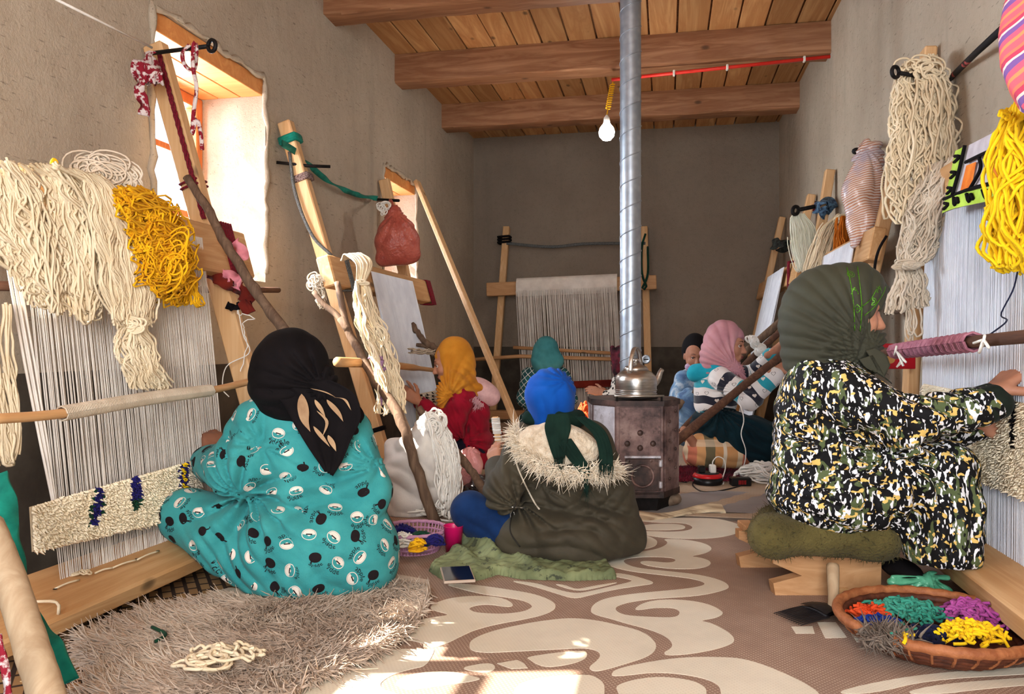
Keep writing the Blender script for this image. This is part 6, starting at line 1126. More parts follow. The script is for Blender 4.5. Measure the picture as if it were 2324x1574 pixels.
m_prt, nt, bs = node_mat('brush_print'); v = coords(nt, (1, 1, .55), (.3, -.5, .2)); w1n = N(nt, 'ShaderNodeTexNoise'); w1n.inputs['Scale'].default_value = 9; nt.links.new(coords(nt), w1n.inputs['Vector']); vm = N(nt, 'ShaderNodeVectorMath', operation='MULTIPLY_ADD'); vm.inputs[1].default_value = (.08,)*3; nt.links.new(w1n.outputs[1], vm.inputs[0]); nt.links.new(v, vm.inputs[2]); vv = vm.outputs[0]
nz = lambda sc, d=2.: noise(nt, vv, sc, d, .5)
col = mixc(nt, ramp(nt, nz(24), [(.55, (0,)*3), (.57, (1,)*3)]), lin((16, 16, 18)), lin((84, 96, 62)))
v2 = coords(nt, (1, 1, .38), (.9, .4, .8)); col = mixc(nt, ramp(nt, noise(nt, v2, 92, 1.5, .5), [(.565, (0,)*3), (.585, (1,)*3)]), col, lin((236, 236, 240)))
v3 = coords(nt, (.45, 1, .8), (.2, .9, .3)); col = mixc(nt, ramp(nt, noise(nt, v3, 72, 1.5, .5), [(.61, (0,)*3), (.63, (1,)*3)]), col, lin((226, 190, 108)))
v4 = coords(nt, (.8, .5, .4), (1.2, .1, .5)); col = mixc(nt, ramp(nt, noise(nt, v4, 84, 1.5, .5), [(.60, (0,)*3), (.62, (1,)*3)]), col, lin((18, 18, 20)))
nt.links.new(col, bs.inputs['Base Color']); bs.inputs['Roughness'].default_value = .75; bs.inputs['Specular IOR Level'].default_value = .2; bump(nt, bs, noise(nt, coords(nt), 300, 2), .15, .002)
soft_obj('print_dress', T, m_prt, .0062, w3); Cf = Soft(); Cf.C((2232, 920, 2.24, 45), (2252, 912, 2.24, 43), .01); Cf.folds = [('w', cv(0, 60, 60), .003, P(2240, 915, 2.2), .1)]; soft_obj('cuff', Cf, CLOTH('dark_knit_cuff', (34, 42, 34), (22, 28, 22)), .005, w3)
m_hj = MAT('army_green_jersey', (62, 62, 48), (50, 50, 38), 5, .75, .2, 300, .002, sheen=.25); K = Soft()
K.E(1885, 698, 2.42, 108, 98, 74, .03); K.C((1845, 750, 2.42, 70), (1850, 800, 2.43, 74), .06); K.C((1890, 770, 2.39, 62), (1955, 800, 2.38, 36), .05); K.C((1870, 800, 2.44, 70), (1935, 822, 2.44, 50), .05); K.C((1930, 650, 2.42, 50), (1965, 656, 2.42, 42), .04); K.C((1955, 636, 2.42, 40), (2012, 655, 2.42, 6), .02); K.C((1962, 776, 2.41, 30), (1992, 752, 2.42, 14), .02); K.C((1945, 795, 2.4, 34), (1982, 775, 2.41, 24), .03)
K.ell(L3(0, .118, -.022), np.array([.16, .072, .036]), A3, .012, True); K.folds = [('r', P(1985, 795, 2.3), -FV, 30, .010, .26), ('r', P(1950, 830, 2.3), -FV, 16, .010, .16)]
hj, Vh = soft_obj('headscarf', K, m_hj, .0052, w3)
for Lp, Rp in (([(1965, 795), (1985, 830), (2000, 868)], [(1985, 790), (2010, 805), (2020, 828)]), ([(1950, 815), (1975, 850), (2000, 880)], [(1980, 805), (2000, 840), (2016, 880)])): obj('scarf_tail', sheet(pgrid([P(u, v, 2.3) for u, v in Lp], [P(u, v, 2.3) for u, v in Rp], 14, 8), T, .01, .004), m_black if 0 else m_hj, hj, smooth=True)
m_lame = MAT('green_lame', (92, 150, 34), (60, 120, 20), 200, .3, .3, 500, metal=.5); G_ = lambda L: K.cast(L, 2.2, .001, 40)
bands = [[(1922, 606), (1932, 650), (1938, 700), (1940, 750)], [(1946, 604), (1952, 650), (1956, 700), (1952, 752)], [(1962, 716), (1985, 695), (2003, 668), (2010, 650)], [(1950, 700), (1975, 680), (1990, 655)]]
mbx = [MB().tube(G_(b), .0016, 5) for b in bands]
for b in mbx: obj('lame_edging', b, m_lame, hj, smooth=True)
seeds = K.cast(((1931, 622), (1940, 660), (1946, 700), (1948, 735), (1980, 684), (1996, 657)), 2.2)
circ = lambda r: ring_shape(lambda a: r, .0022); sq = line_shape([[(-.011, 0), (0, .013), (.011, 0), (0, -.013), (-.011, 0)], [(-.004, 0), (.004, 0)], [(0, -.005), (0, .005)]], .002); tri = line_shape([[(-.011, -.009), (0, .012), (.011, -.009)], [(-.011, .009), (.011, -.003)], [(-.012, -.009), (-.006, -.009)], [(.006, -.009), (.012, -.009)]], .002)
for shp_, ix in ((circ(.011), [0, 4]), (circ(.005), [0, 4]), (tri, [1, 3, 5]), (sq, [2])): decals(K, Vh, shp_, 0, 'lame_motif', m_lame, hj, .0014, seeds=seeds[ix], jitter=.2)
# ---- 4: girl in yellow headscarf and crimson sweater
S = Soft(None, .72); A4, L4 = head(S, P(1020, 822, 4.45), cv(-.97, -.28, -.05), .93)
S.chain([(1040, 870, 4.48, 22), (1060, 930, 4.5, 38), (1065, 1010, 4.5, 44)], .04); S.chain([(1055, 900, 4.45, 28), (1045, 910, 4.35, 22), (1030, 975, 4.32, 16), (955, 915, 4.35, 12)]); S.chain([(1060, 900, 4.55, 26), (1045, 905, 4.65, 20), (1000, 960, 4.7, 15), (945, 905, 4.6, 11)]); S.chain([(1065, 1015, 4.45, 38), (985, 1020, 4.35, 26), (1060, 1060, 4.4, 20)]); S.chain([(1065, 1015, 4.55, 38), (985, 1020, 4.7, 26), (1050, 1060, 4.6, 20)])
hand(S, P(950, 910, 4.36), cv(-.8, .5, .1), cv(.2, -.4, .9), -1, .8, .9); hand(S, P(942, 902, 4.6), cv(-.8, .5, .1), cv(.2, -.4, -.9), 1, .8, .9)
w4 = person(S, 'person in golden yellow headscarf and crimson sweater, weaving in profile at the middle left loom', m_skin, .0055); face_parts(w4, L4, .93)
T = Soft(); T.amp = .0015; T.E(1060, 935, 4.5, 50, 62, 48, .06); T.E(1068, 1005, 4.5, 52, 52, 52, .06); T.C((1045, 885, 4.42, 30), (1065, 888, 4.58, 30), .05); T.chain([(1048, 905, 4.38, 30), (1030, 970, 4.32, 25), (965, 925, 4.35, 19)], .03); T.chain([(1050, 905, 4.62, 28), (1000, 958, 4.68, 22), (955, 915, 4.6, 17)], .03); T.C((1075, 1020, 4.42, 40), (1085, 1045, 4.4, 26), .05)
T.folds = [('r', P(1055, 1000, 4.35), -FV, 13, .024, .24), ('w', cv(50, 20, 0), .014, P(1070, 960, 4.35), .2), ('r', P(1040, 900, 4.3), -FV, 8, .012, .16)]; soft_obj('sweater', T, CLOTH('crimson_knit', (156, 20, 44), (128, 12, 34), 10), .007, w4)
Lg = Soft(.012); Lg.chain([(1065, 1030, 4.42, 42), (985, 1030, 4.33, 32), (1060, 1070, 4.38, 26)]); Lg.chain([(1065, 1030, 4.58, 42), (985, 1030, 4.7, 32), (1050, 1070, 4.6, 26)]); soft_obj('trousers', Lg, CLOTH('ink_trousers', (30, 28, 48), (20, 18, 36)), .008, w4)
K = Soft(); K.E(1032, 815, 4.46, 45, 53, 37, .03); K.C((1045, 845, 4.45, 34), (1040, 880, 4.42, 30), .05); K.C((1018, 860, 4.38, 22), (1005, 905, 4.34, 12), .04); K.C((1040, 870, 4.36, 26), (1085, 885, 4.45, 16), .04); K.C((1005, 870, 4.4, 14), (1002, 960, 4.33, 8), .03); K.C((1085, 880, 4.42, 12), (1102, 890, 4.45, 5), .02); K.ell(L4(0, .122, -.03), np.array([.16, .08, .095])*.93, A4, .012, True)
K.folds = [('r', P(1022, 900, 4.3), -FV, 22, .014, .26), ('w', cv(40, 46, 0), .010, P(1060, 875, 4.3), .14)]; soft_obj('headscarf', K, CLOTH('ochre_jersey', (206, 142, 48), (186, 120, 34), 8), .006, w4)
H = Soft(); H.E(1092, 885, 4.5, 38, 26, 40, .04, roll=-.55); H.C((1062, 868, 4.45, 14), (1115, 900, 4.5, 20), .04); hd4 = soft_obj('hood', H, CLOTH('pale_pink_fleece', (226, 186, 186), (206, 164, 166), 30), .008, w4)[0]
b_ = resamp([P(1045, 862, 4.38), P(1065, 885, 4.36), P(1085, 910, 4.38), P(1095, 918, 4.42)], 300)+rng.normal(0, .006, (300, 3)); stuff(make('fluff_trim', *tufts_geo(b_, np.zeros(3), .04, .0028, -RV*.7-UV*.5-FV*.3, 3, .6, .4), CLOTH('pink_fluff', (226, 176, 182)), hd4))
# ---- 5: woman in teal at the back loom
S = Soft(None, .72); A5, L5 = head(S, P(1240, 795, 6.85), cv(.1, -.15, 1), .95); S.chain([(1238, 825, 6.87, 12), (1238, 870, 6.9, 24), (1238, 950, 6.9, 30)], .05); S.chain([(1238, 845, 6.88, 16), (1200, 850, 6.88, 13), (1192, 905, 6.9, 10), (1225, 895, 7.15, 8)]); S.chain([(1238, 845, 6.88, 16), (1280, 852, 6.88, 13), (1292, 905, 6.9, 10), (1262, 895, 7.15, 8)]); S.chain([(1225, 960, 6.9, 22), (1170, 965, 7.0, 14), (1240, 980, 7.1, 10)]); S.chain([(1255, 960, 6.9, 22), (1310, 965, 7.0, 14), (1240, 980, 7.1, 10)])
hand(S, P(1225, 893, 7.18), cv(.3, .5, .7), cv(0, -.5, .8), 1, .6); hand(S, P(1262, 893, 7.18), cv(-.3, .5, .7), cv(0, -.5, .8), -1, .6)
w5 = person(S, 'person in teal headscarf and plaid robe, seen from behind at the back loom', m_skin, .009)
m_plaid, nt, bs = node_mat('teal_plaid'); v = coords(nt, (1, 1, 1), (0, 0, YAW)); v = coords(nt, (1, 1, 1), (0, .75, .2)); sx = N(nt, 'ShaderNodeSeparateXYZ'); nt.links.new(v, sx.inputs[0])
ln_ = lambda o, f, th: mathn(nt, 'GREATER_THAN', mathn(nt, 'SINE', mathn(nt, 'MULTIPLY', o, f)), th)
col = mixc(nt, mathn(nt, 'MULTIPLY', ln_(sx.outputs[0], 75, 0), .5), lin((34, 98, 100)), lin((18, 52, 60))); col = mixc(nt, mathn(nt, 'MULTIPLY', ln_(sx.outputs[2], 75, 0), .5), col, lin((18, 52, 60))); col = mixc(nt, mathn(nt, 'MAXIMUM', ln_(sx.outputs[0], 150, .93), ln_(sx.outputs[2], 150, .93)), col, lin((206, 216, 216))); nt.links.new(col, bs.inputs['Base Color']); bs.inputs['Roughness'].default_value = .9
T = Soft(.01); T.E(1236, 890, 6.9, 46, 62, 44, .08); T.E(1238, 965, 6.92, 66, 45, 60, .08); T.chain([(1202, 852, 6.88, 19), (1190, 905, 6.88, 17), (1222, 897, 7.12, 12)]); T.chain([(1276, 852, 6.88, 19), (1292, 905, 6.88, 17), (1264, 897, 7.12, 12)]); T.folds = [('w', cv(14, 20, 0), .012, P(1236, 900, 6.7), .4)]; soft_obj('plaid_robe', T, m_plaid, .011, w5)
K = Soft(); K.E(1240, 792, 6.85, 28, 30, 34, .03); K.C((1236, 805, 6.84, 26), (1238, 825, 6.84, 30), .05); K.C((1222, 815, 6.8, 16), (1262, 818, 6.8, 18), .05); K.ell(L5(0, .12, -.03), (.06, .07, .085), A5, .02, True); K.folds = [('w', cv(24, 20, 0), .006, P(1240, 810, 6.7), .2)]; soft_obj('headscarf', K, CLOTH('teal_jersey', (70, 140, 146), (52, 118, 126), 8), .009, w5)
# ---- 6: girl in pink headscarf, kneeling on the plaid cushion
S = Soft(.012, .72); A6, L6 = head(S, P(1655, 782, 4.78), cv(.84, -.10, -.55), .95)
S.chain([(1640, 825, 4.8, 20), (1630, 880, 4.85, 34), (1625, 950, 4.88, 38)], .05); S.chain([(1632, 850, 4.76, 24), (1640, 862, 4.7, 20), (1700, 902, 4.6, 15), (1764, 842, 4.55, 11)]); S.chain([(1640, 850, 4.85, 24), (1660, 850, 4.95, 20), (1710, 850, 4.95, 14), (1752, 800, 4.85, 11)])
S.chain([(1625, 955, 4.8, 34), (1745, 1010, 4.7, 26), (1580, 1015, 4.72, 18)]); S.chain([(1625, 955, 4.95, 34), (1745, 1005, 5.0, 26), (1580, 1015, 4.95, 18)]); S.C((1580, 1012, 4.7, 15), (1552, 975, 4.68, 12)); S.C((1580, 1012, 4.95, 15), (1548, 985, 4.93, 12))
hand(S, P(1766, 838, 4.54), cv(.75, .35, -.1), cv(.1, -.6, .8), -1, .55, .95); hand(S, P(1756, 796, 4.84), cv(.7, .5, 0), cv(.2, -.6, -.8), 1, .55, .95)
w6 = person(S, 'person kneeling in pink headscarf and black, white and turquoise striped sweater', m_skin, .0052); face_parts(w6, L6, .95)
m_strp, nt, bs = node_mat('striped_fleece'); at = N(nt, 'ShaderNodeAttribute'); at.attribute_name = 'stripe'; fr_ = mathn(nt, 'FRACT', at.outputs['Fac'])
col = ramp(nt, fr_, [(0, lin((232, 226, 222))), (.25, lin((26, 26, 44))), (.5, lin((232, 226, 222))), (.75, lin((30, 156, 172)))], 'CONSTANT'); nt.links.new(col, bs.inputs['Base Color']); bs.inputs['Roughness'].default_value = .95; bs.inputs['Sheen Weight'].default_value = .4; bump(nt, bs, noise(nt, coords(nt), 260, 2), .4, .003)
T = Soft(); T.amp = .002; T.E(1625, 880, 4.84, 50, 56, 44, .06); T.E(1622, 918, 4.86, 46, 34, 46, .05); T.chain([(1635, 858, 4.72, 27), (1702, 904, 4.6, 25), (1760, 850, 4.55, 19)], .03); T.chain([(1655, 850, 4.93, 26), (1710, 850, 4.95, 20), (1748, 804, 4.86, 15)], .03); T.folds = [('r', P(1665, 885, 4.6), -FV, 9, .010, .14), ('w', cv(30, 30, 0), .006, P(1720, 890, 4.5), .14), ('w', cv(20, 30, 0), .006, P(1610, 910, 4.7), .15)]
aS, aE, aW = P(1635, 858, 4.72), P(1702, 904, 4.6), P(1760, 850, 4.55); tC = P(1625, 880, 4.84); bS, bE, bW = P(1655, 850, 4.93), P(1710, 850, 4.95), P(1748, 804, 4.86)
def stripe(V):
    def seg(a, b): d = b-a; t = np.clip((V-a)@d/(d@d), 0, 1); return np.linalg.norm(V-a-t[:, None]*d, axis=1), t*np.linalg.norm(d)
    d1, s1 = seg(aS, aE); d2, s2 = seg(aE, aW); d3, s3 = seg(bS, bE); d4, s4 = seg(bE, bW); l1 = np.linalg.norm(aE-aS); dt = np.linalg.norm((V-tC)/np.array([1, 1, 1.2]), axis=1)-.06
    st = (tC[2]+.2-V[:, 2]-.06*((V-tC)@RV))/.2; D = np.stack([d1+.01, d2, d3+.01, d4, dt], 1); C_ = np.stack([s1/.2+.1, (l1+s2)/.2+.1, s3/.2, (.2+s4)/.2, st], 1); return C_[np.arange(len(V)), D.argmin(1)]+.02*np.sin(V[:, 0]*60)
swt, Vw = soft_obj('striped_sweater', T, m_strp, .0062, w6, {'stripe': stripe})
heart = disc_shape(lambda a: .012*(1-.35*math.sin(a)+.35*abs(math.cos(a))*math.sqrt(abs(math.sin(a))+.05)/(math.sin(a)+1.6)*1.2), 2, 22); heart = (heart[0], heart[1])
hv = np.array([(16*math.sin(t)**3, 13*math.cos(t)-5*math.cos(2*t)-2*math.cos(3*t)-math.cos(4*t)) for t in np.linspace(0, 6.2832, 25)[:-1]])*.00085; hs_ = np.vstack([[(0, 0)], hv*.5, hv]); hf = [(0, 1+i, 1+(i+1) % 24) for i in range(24)]+[(1+i, 25+i, 25+(i+1) % 24, 1+(i+1) % 24) for i in range(24)]; hr_ = np.vstack([hv*.82, hv*1.0]); hrf = [(i, 24+i, 24+(i+1) % 24, (i+1) % 24) for i in range(24)]
ss = decals(T, Vw, (hs_, hf), .062, 'heart_print', m_pw, swt, seed=2, jitter=.4); fr6 = np.mod(stripe(ss), 1); bpy.data.objects.remove([o for o in swt.children if o.name.startswith('heart_print')][0]); dk_ = ((fr6 > .27) & (fr6 < .48)) | (fr6 > .77)
decals(T, Vw, (hs_, hf), 0, 'white_heart_print', m_pw, swt, seeds=ss[dk_], jitter=.4); decals(T, Vw, (hr_, hrf), 0, 'heart_outline_print', m_pb, swt, seeds=ss[~dk_], jitter=.4)
Hd = Soft(); Hd.C((1580, 845, 4.82, 20), (1625, 838, 4.76, 18), .04); Hd.C((1575, 850, 4.85, 14), (1572, 842, 4.88, 10), .03); Hd.C((1625, 838, 4.76, 18), (1650, 845, 4.74, 12), .03); soft_obj('turquoise_collar', Hd, CLOTH('aqua_fleece', (40, 166, 186), (26, 146, 168)), .006, w6)
Sk = Soft(.06); Sk.E(1622, 962, 4.86, 54, 40, 56, .06); Sk.chain([(1630, 965, 4.78, 44), (1745, 1005, 4.7, 40)], .05); Sk.chain([(1630, 965, 4.95, 44), (1745, 1000, 5.0, 40)], .06); Sk.C((1740, 1005, 4.7, 44), (1740, 1005, 5.0, 44), .05); Sk.C((1700, 1000, 4.8, 60), (1620, 985, 4.85, 40), .06); Sk.folds = [('r', P(1640, 930, 4.6), -FV, 22, .022, .34), ('w', cv(26, 34, 0), .018, P(1700, 1000, 4.5), .3)]; soft_obj('skirt', Sk, CLOTH('petrol_skirt', (18, 46, 54), (10, 32, 40), 6), .0075, w6)
K = Soft(); K.E(1643, 778, 4.8, 46, 53, 42, .03); K.C((1622, 810, 4.8, 34), (1615, 838, 4.8, 28), .05); K.C((1655, 815, 4.74, 28), (1668, 838, 4.72, 14), .04); K.C((1670, 830, 4.72, 14), (1690, 862, 4.7, 6), .03); K.ell(L6(.02, .118, -.025), np.array([.11, .078, .095])*.95, A6, .012, True); K.folds = [('r', P(1672, 835, 4.65), -FV, 24, .013, .28)]; soft_obj('headscarf', K, CLOTH('dusty_pink_satin', (198, 146, 152), (176, 122, 132), 7, .6), .0056, w6)
# ---- 7: older woman in black headscarf
S = Soft(None, .72); A7, L7 = head(S, P(1576, 806, 5.45), cv(.0, -.22, -1), .92); S.chain([(1580, 832, 5.52, 16), (1575, 880, 5.55, 30), (1580, 950, 5.55, 36)], .05); S.chain([(1570, 855, 5.5, 22), (1545, 860, 5.5, 16), (1532, 915, 5.45, 12), (1548, 930, 5.3, 9)]); S.chain([(1580, 855, 5.52, 22), (1608, 862, 5.52, 16), (1618, 915, 5.45, 12), (1600, 930, 5.3, 9)]); S.chain([(1570, 955, 5.5, 26), (1562, 905, 5.2, 18), (1555, 990, 5.2, 14)]); S.chain([(1595, 955, 5.5, 26), (1610, 910, 5.2, 18), (1600, 990, 5.2, 14)])
hand(S, P(1546, 932, 5.3), cv(0, -.8, -.4), cv(.4, -.2, .8), -1, .5, .95); hand(S, P(1600, 930, 5.3), cv(-.2, -.8, -.4), cv(-.4, -.2, .8), 1, .5, .95)
w7 = person(S, 'older person in black headscarf and mottled blue clothes, sitting behind the stove', MAT('skin_weathered', (176, 124, 98), (152, 100, 78), 18, .6, .2, 160, .003), .0058); face_parts(w7, L7, .92, (60, 54, 52))
m_tie, nt, bs = node_mat('mottled_blue'); col = ramp(nt, noise(nt, coords(nt), 9, 4, .6, .6), [(.35, lin((70, 98, 136))), (.5, lin((112, 146, 178))), (.62, lin((200, 208, 212))), (.7, lin((84, 112, 150)))]); nt.links.new(col, bs.inputs['Base Color']); bs.inputs['Roughness'].default_value = .9
T = Soft(.01); T.E(1575, 885, 5.54, 44, 54, 44, .06); T.E(1580, 955, 5.52, 50, 44, 50, .06); T.chain([(1552, 862, 5.48, 22), (1534, 912, 5.44, 19), (1546, 926, 5.32, 13)]); T.chain([(1602, 862, 5.5, 22), (1618, 912, 5.44, 18), (1602, 926, 5.32, 13)]); T.chain([(1572, 955, 5.45, 32), (1563, 910, 5.2, 27), (1556, 990, 5.2, 22)], .03); T.chain([(1595, 955, 5.45, 32), (1610, 912, 5.2, 26), (1600, 990, 5.2, 22)], .03); T.folds = [('w', cv(24, 24, 0), .010, P(1560, 900, 5.3), .3)]; soft_obj('blue_robe', T, m_tie, .0085, w7)
K = Soft(); K.E(1577, 793, 5.49, 29, 38, 36, .03); K.C((1580, 800, 5.54, 26), (1580, 815, 5.55, 22), .04); K.ell(L7(0, .115, -.05), np.array([.062, .09, .095])*.92, A7, .01, True); soft_obj('headscarf', K, m_black, .0065, w7)
K = Soft(); K.C((1562, 832, 5.42, 8), (1578, 842, 5.4, 8), .02); K.C((1578, 842, 5.4, 8), (1596, 832, 5.42, 8), .02); soft_obj('neckerchief', K, CLOTH('purple_print', (150, 96, 150), (210, 190, 206), 40), .0065, w7)
# ---- 8: person half hidden by the pipe
S = Soft(None, .72); A8, L8 = head(S, P(1412, 815, 6.4), cv(-.8, -.2, .5), .92); S.chain([(1415, 842, 6.42, 13), (1422, 890, 6.45, 24), (1425, 950, 6.45, 30)], .05); S.chain([(1418, 860, 6.4, 18), (1405, 868, 6.35, 14), (1398, 905, 6.3, 11), (1372, 893, 6.35, 8)]); S.chain([(1425, 860, 6.5, 18), (1440, 868, 6.55, 14), (1430, 910, 6.6, 11), (1385, 900, 6.65, 8)]); S.chain([(1425, 955, 6.4, 22), (1375, 965, 6.4, 15), (1420, 975, 6.3, 11)]); hand(S, P(1372, 893, 6.35), cv(-.8, .25, .1), cv(.1, -.5, .8), -1, .5); hand(S, P(1385, 899, 6.65), cv(-.8, .25, .1), cv(.1, -.5, -.8), 1, .5)
w8 = person(S, 'person in wine red headscarf and spotted top, mostly hidden behind the stove pipe', m_skin, .0085)
m_spot, nt, bs = node_mat('spotted_cloth'); vo = N(nt, 'ShaderNodeTexVoronoi'); vo.inputs['Scale'].default_value = 34; nt.links.new(coords(nt), vo.inputs['Vector']); col = ramp(nt, vo.outputs['Distance'], [(0, lin((20, 18, 20))), (.42, lin((20, 18, 20))), (.46, lin((222, 216, 206)))]); col = mixc(nt, ramp(nt, noise(nt, coords(nt), 9, 2), [(.6, (0,)*3), (.62, (1,)*3)]), col, lin((40, 140, 160))); nt.links.new(col, bs.inputs['Base Color']); bs.inputs['Roughness'].default_value = .9
T = Soft(.01); T.E(1422, 890, 6.45, 34, 50, 36, .06); T.E(1424, 955, 6.45, 46, 40, 46, .06); T.chain([(1406, 868, 6.35, 19), (1398, 905, 6.3, 16), (1376, 896, 6.35, 12)]); T.chain([(1438, 868, 6.55, 18), (1430, 910, 6.6, 16), (1390, 902, 6.64, 12)]); soft_obj('spotted_top', T, m_spot, .0095, w8)
K = Soft(); K.E(1412, 812, 6.4, 26, 30, 30, .03); K.C((1405, 838, 6.38, 16), (1412, 852, 6.38, 16), .04); K.C((1393, 800, 6.36, 8), (1390, 788, 6.36, 5), .02); K.ell(L8(0, .11, -.035), np.array([.055, .07, .082])*.92, A8, .015, True); soft_obj('headscarf', K, MAT('wine_scarf', (112, 24, 46), (30, 14, 22), 14), .008, w8)
# ================================================================ soft things: bags, sack, cushions
# white sack with yarn
K = Soft(.004); K.E(945, 1105, 3.66, 82, 78, 80, .08); K.C((950, 1040, 3.56, 62), (978, 965, 3.44, 32), .07); K.C((905, 1060, 3.6, 40), (890, 1010, 3.62, 16), .06); K.E(925, 1150, 3.62, 55, 34, 55, .05); K.folds = [('r', P(975, 945, 3.4), -FV, 19, .009, .36), ('w', cv(22, 40, 0), .009, P(910, 1100, 3.5), .2), ('w', cv(-12, 30, 6), .005, P(960, 1120, 3.5), .3)]; K.amp = .0015
m_sack = MAT('white_sack', (226, 220, 214), (206, 198, 192), 5, .6, .4, 160, .002, spec=.3); sk_ = soft_obj('white_sack', K, m_sack, .008)[0]; tag(sk_, 'big white plastic sack stuffed with yarn, sunlit, left of the parka', 'sack')
yarn('yarn_bundle', 'fringe of white yarn spilling down the right side of the white sack', m_white, [hank_geo(DP([(968, 935, 3.4), (985, 985, 3.37), (1000, 1050, 3.37), (1005, 1130, 3.37), (1000, 1172, 3.37)]), DP([(992, 938, 3.45), (1022, 985, 3.44), (1040, 1050, 3.46), (1040, 1120, 3.46), (1035, 1172, 3.46)]), 130, .05, .007, .0042, 34, .7, (.6, 1.02), 3), tangle_geo(P(985, 960, 3.38), .05, .07, .04, 10, .004, [RV, UV, -FV], 3)])
# red plastic bag on the rod
m_bag = MAT('brick_red_plastic', (190, 98, 82), (164, 74, 62), 12, .3, .7, 60, .012, spec=.5)
K = Soft(); K.E(901, 548, 5.2, 51, 48, 40, .07); K.C((868, 588, 5.2, 16), (938, 580, 5.2, 16), .06); K.C((900, 515, 5.2, 34), (893, 482, 5.2, 18), .06); K.amp = .002; K.folds = [('r', P(893, 478, 5.1), -FV, 20, .009, .3), ('w', cv(14, 22, 0), .004, P(900, 560, 5.0), .3)]
rb = soft_obj('red_plastic_bag', K, m_bag, .0085)[0]; tag(rb, 'brick red plastic bag hanging before the far left window', 'bag')
obj('bag_handle', MB().tube(resamp([P(896, 478, 5.16), P(890, 458, 5.2), P(884, 455, 5.25), P(888, 482, 5.2)], 14), .008, 6), m_bag, rb, smooth=True)
yarn('loose_thread', 'tuft of white threads at the mouth of the red plastic bag', m_white, [tangle_geo(P(875, 472, 5.15), .05, .05, .04, 5, .004, [RV, UV, -FV], 2)], 'thread')
# striped translucent bag on the right
m_mesh, nt, bs = node_mat('striped_plastic'); v = coords(nt, (1, 1, 1), (.1, .2, 0)); sx = N(nt, 'ShaderNodeSeparateXYZ'); nt.links.new(v, sx.inputs[0]); w_ = mathn(nt, 'SINE', mathn(nt, 'ADD', mathn(nt, 'MULTIPLY', sx.outputs[2], 520), mathn(nt, 'MULTIPLY', noise(nt, coords(nt), 5, 3), 30)))
col = mixc(nt, mathn(nt, 'GREATER_THAN', w_, .1), lin((232, 218, 212)), lin((196, 138, 108))); col = mixc(nt, ramp(nt, noise(nt, coords(nt), 5, 3), [(.5, (0,)*3), (.6, (.5,)*3)]), col, lin((150, 164, 196))); nt.links.new(col, bs.inputs['Base Color']); bs.inputs['Roughness'].default_value = .25; bs.inputs['Specular IOR Level'].default_value = .6; bump(nt, bs, noise(nt, coords(nt), 22, 4), .5, .015)
K = Soft(); K.E(1962, 440, 3.9, 40, 110, 26, .06, roll=-.12); K.C((1975, 340, 3.9, 22), (1945, 430, 3.9, 28), .05); K.C((1965, 500, 3.88, 30), (1936, 556, 3.85, 7), .06); K.folds = [('r', P(1975, 330, 3.8), -FV, 14, .018, .4), ('w', cv(26, 10, 0), .010, P(1955, 470, 3.7), .3)]
tag(soft_obj('striped_plastic_bag', K, m_mesh, .007)[0], 'glossy striped plastic bag hanging on the right wall', 'bag')
# plaid cushion, dark rug
m_cush, nt, bs = node_mat('orange_plaid'); v = coords(nt, (1, 1, 1), (0, 0, -.2)); sx = N(nt, 'ShaderNodeSeparateXYZ'); nt.links.new(v, sx.inputs[0]); fx = mathn(nt, 'FRACT', mathn(nt, 'MULTIPLY', sx.outputs[0], 3.1)); fz = mathn(nt, 'FRACT', mathn(nt, 'MULTIPLY', sx.outputs[2], 5))
col = ramp(nt, fx, [(0, lin((206, 150, 96))), (.2, lin((222, 196, 160))), (.3, lin((204, 120, 92))), (.44, lin((214, 158, 104))), (.6, lin((112, 100, 72))), (.78, lin((206, 146, 88))), (.93, lin((232, 214, 190)))], 'CONSTANT'); col = mixc(nt, mathn(nt, 'MULTIPLY', mathn(nt, 'GREATER_THAN', fz, .8), .6), col, lin((228, 206, 176))); nt.links.new(col, bs.inputs['Base Color']); bs.inputs['Roughness'].default_value = .9
K = Soft(.012); K.cap(P(1590, 1022, 4.75), P(1672, 1026, 4.75), .105, .1, .05); K.cap(P(1585, 1030, 4.95), P(1668, 1030, 4.98), .1, .1, .06); K.folds = [('w', cv(8, 40, 0), .008, P(1620, 1020, 4.6), .3)]; tag(soft_obj('plaid_cushion', K, m_cush, .009)[0], 'fat orange and green plaid cushion under the kneeling girl in pink headscarf', 'cushion')
rg = MB(); flat_poly(rg, [(1490, 1092), (1700, 1086), (1712, 1058), (1480, 1062)], .004, .018); dr_ = tag(obj('dark_rug', rg, CLOTH('maroon_pile', (104, 22, 40), (40, 16, 24), 6)), 'small dark maroon rug under the plaid cushion', 'rug')
pq = np.array([PZ(u, v, .018) for u, v in zip(rng.uniform(1490, 1702, 2600), rng.uniform(1060, 1092, 2600))]); stuff(make('rug_pile', *tufts_geo(pq, np.array([0, 0, .7]), .022, .004, np.array([0, -.3, 0]), 3, .5, .4), CLOTH('maroon_pile2', (124, 24, 46), (26, 16, 22), 5), dr_))
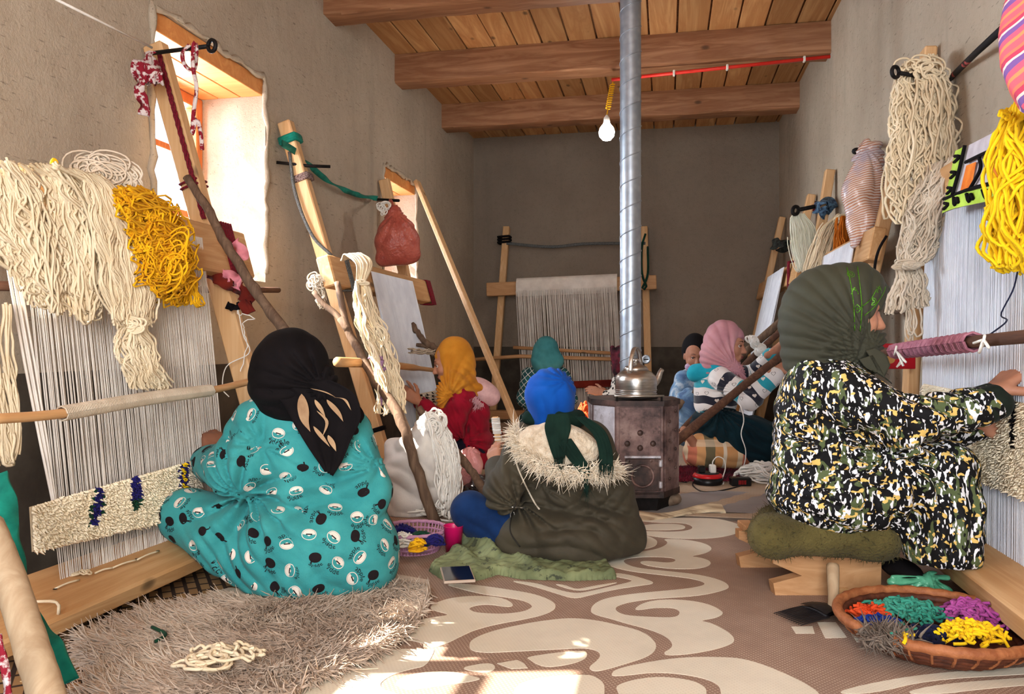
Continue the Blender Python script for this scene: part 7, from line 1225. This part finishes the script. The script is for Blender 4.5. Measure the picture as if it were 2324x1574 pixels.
# olive stool cushion
K = Soft(); DC = P(1872, 1211, 2.47)
for a, b in (((1750, 1215, 2.38), (1990, 1222, 2.36)), ((1765, 1188, 2.62), (1985, 1192, 2.60)), ((1750, 1215, 2.38), (1765, 1188, 2.62)), ((1990, 1222, 2.36), (1985, 1192, 2.60)), ((1870, 1200, 2.38), (1870, 1190, 2.6))): K.cap(P(*a), P(*b), .055, .055, .06)
K.ell(P(1872, 1204, 2.49), (.19, .14, .055), None, .04); K.floor = DC[2]-.062; K.amp = .003; m_moss = MAT('moss_felt', (98, 88, 48), (76, 68, 36), 10, .95, .9, 130, .008, sheen=.4); cu, Vc = soft_obj('stool_cushion', K, m_moss, .007); tag(cu, 'thick mossy olive felt cushion on the low stool', 'cushion')
ii = rng.choice(len(Vc), 2500); _, gn = K.grad(Vc[ii]); stuff(make('felt_nap', *tufts_geo(Vc[ii], gn*.5, .012, .0012, np.zeros(3), 3, .9, .6), m_moss, cu))
# green plastic bag behind the tray
m_gp = MAT('green_film', (96, 176, 140), (70, 146, 112), 10, .25, .4, 60, .01, spec=.5); K = Soft(.004); K.E(2085, 1338, 2.35, 72, 22, 40, .04); K.C((2105, 1325, 2.33, 14), (2112, 1302, 2.33, 8), .03); K.C((2110, 1312, 2.33, 6), (2150, 1306, 2.33, 7), .02); K.C((2105, 1318, 2.31, 8), (2025, 1316, 2.31, 11), .03); K.folds = [('r', P(2110, 1310, 2.3), -FV, 16, .010, .16)]; tag(soft_obj('green_plastic_bag', K, m_gp, .0055)[0], 'knotted pale green plastic bag on the floor behind the yarn tray', 'bag')
m_pp = MAT('pink_film', (226, 160, 156), (204, 132, 130), 14, .3, .6, 60, .01, spec=.5); K = Soft(.004); K.E(1065, 1058, 3.85, 30, 44, 36, .05); K.folds = [('r', P(1060, 1020, 3.7), -FV, 14, .016, .2)]; K.amp = .004; tag(soft_obj('pink_plastic_bag', K, m_pp, .007)[0], 'crumpled pink plastic bag between the crimson sweater and the parka', 'bag')
K = Soft(.004); K.E(1098, 1098, 3.75, 28, 24, 30, .05); K.E(1075, 1112, 3.75, 26, 14, 26, .05); K.amp = .005; K.folds = [('w', cv(40, 40, 20), .012, P(1095, 1100, 3.65), .2)]; tag(soft_obj('black_plastic_bag', K, MAT('black_film', (20, 18, 20), (14, 12, 14), 6, .25, .5, 60, .01, spec=.5), .007)[0], 'crumpled black plastic bag beside the pink bag', 'bag')
tag(obj('dark_shoe', MB().grid([[P(2045, 1290, 2.42)+RV*(.05*math.sin(t)*math.cos(a))+FV*.1*math.sin(t)*math.sin(a)+UV*(.03*math.cos(t)) for a in np.linspace(0, 6.283, 18)] for t in np.linspace(0, 3.1416, 9)]), m_black, smooth=True), 'dark slipper in the shade beneath the print dress', 'shoe')
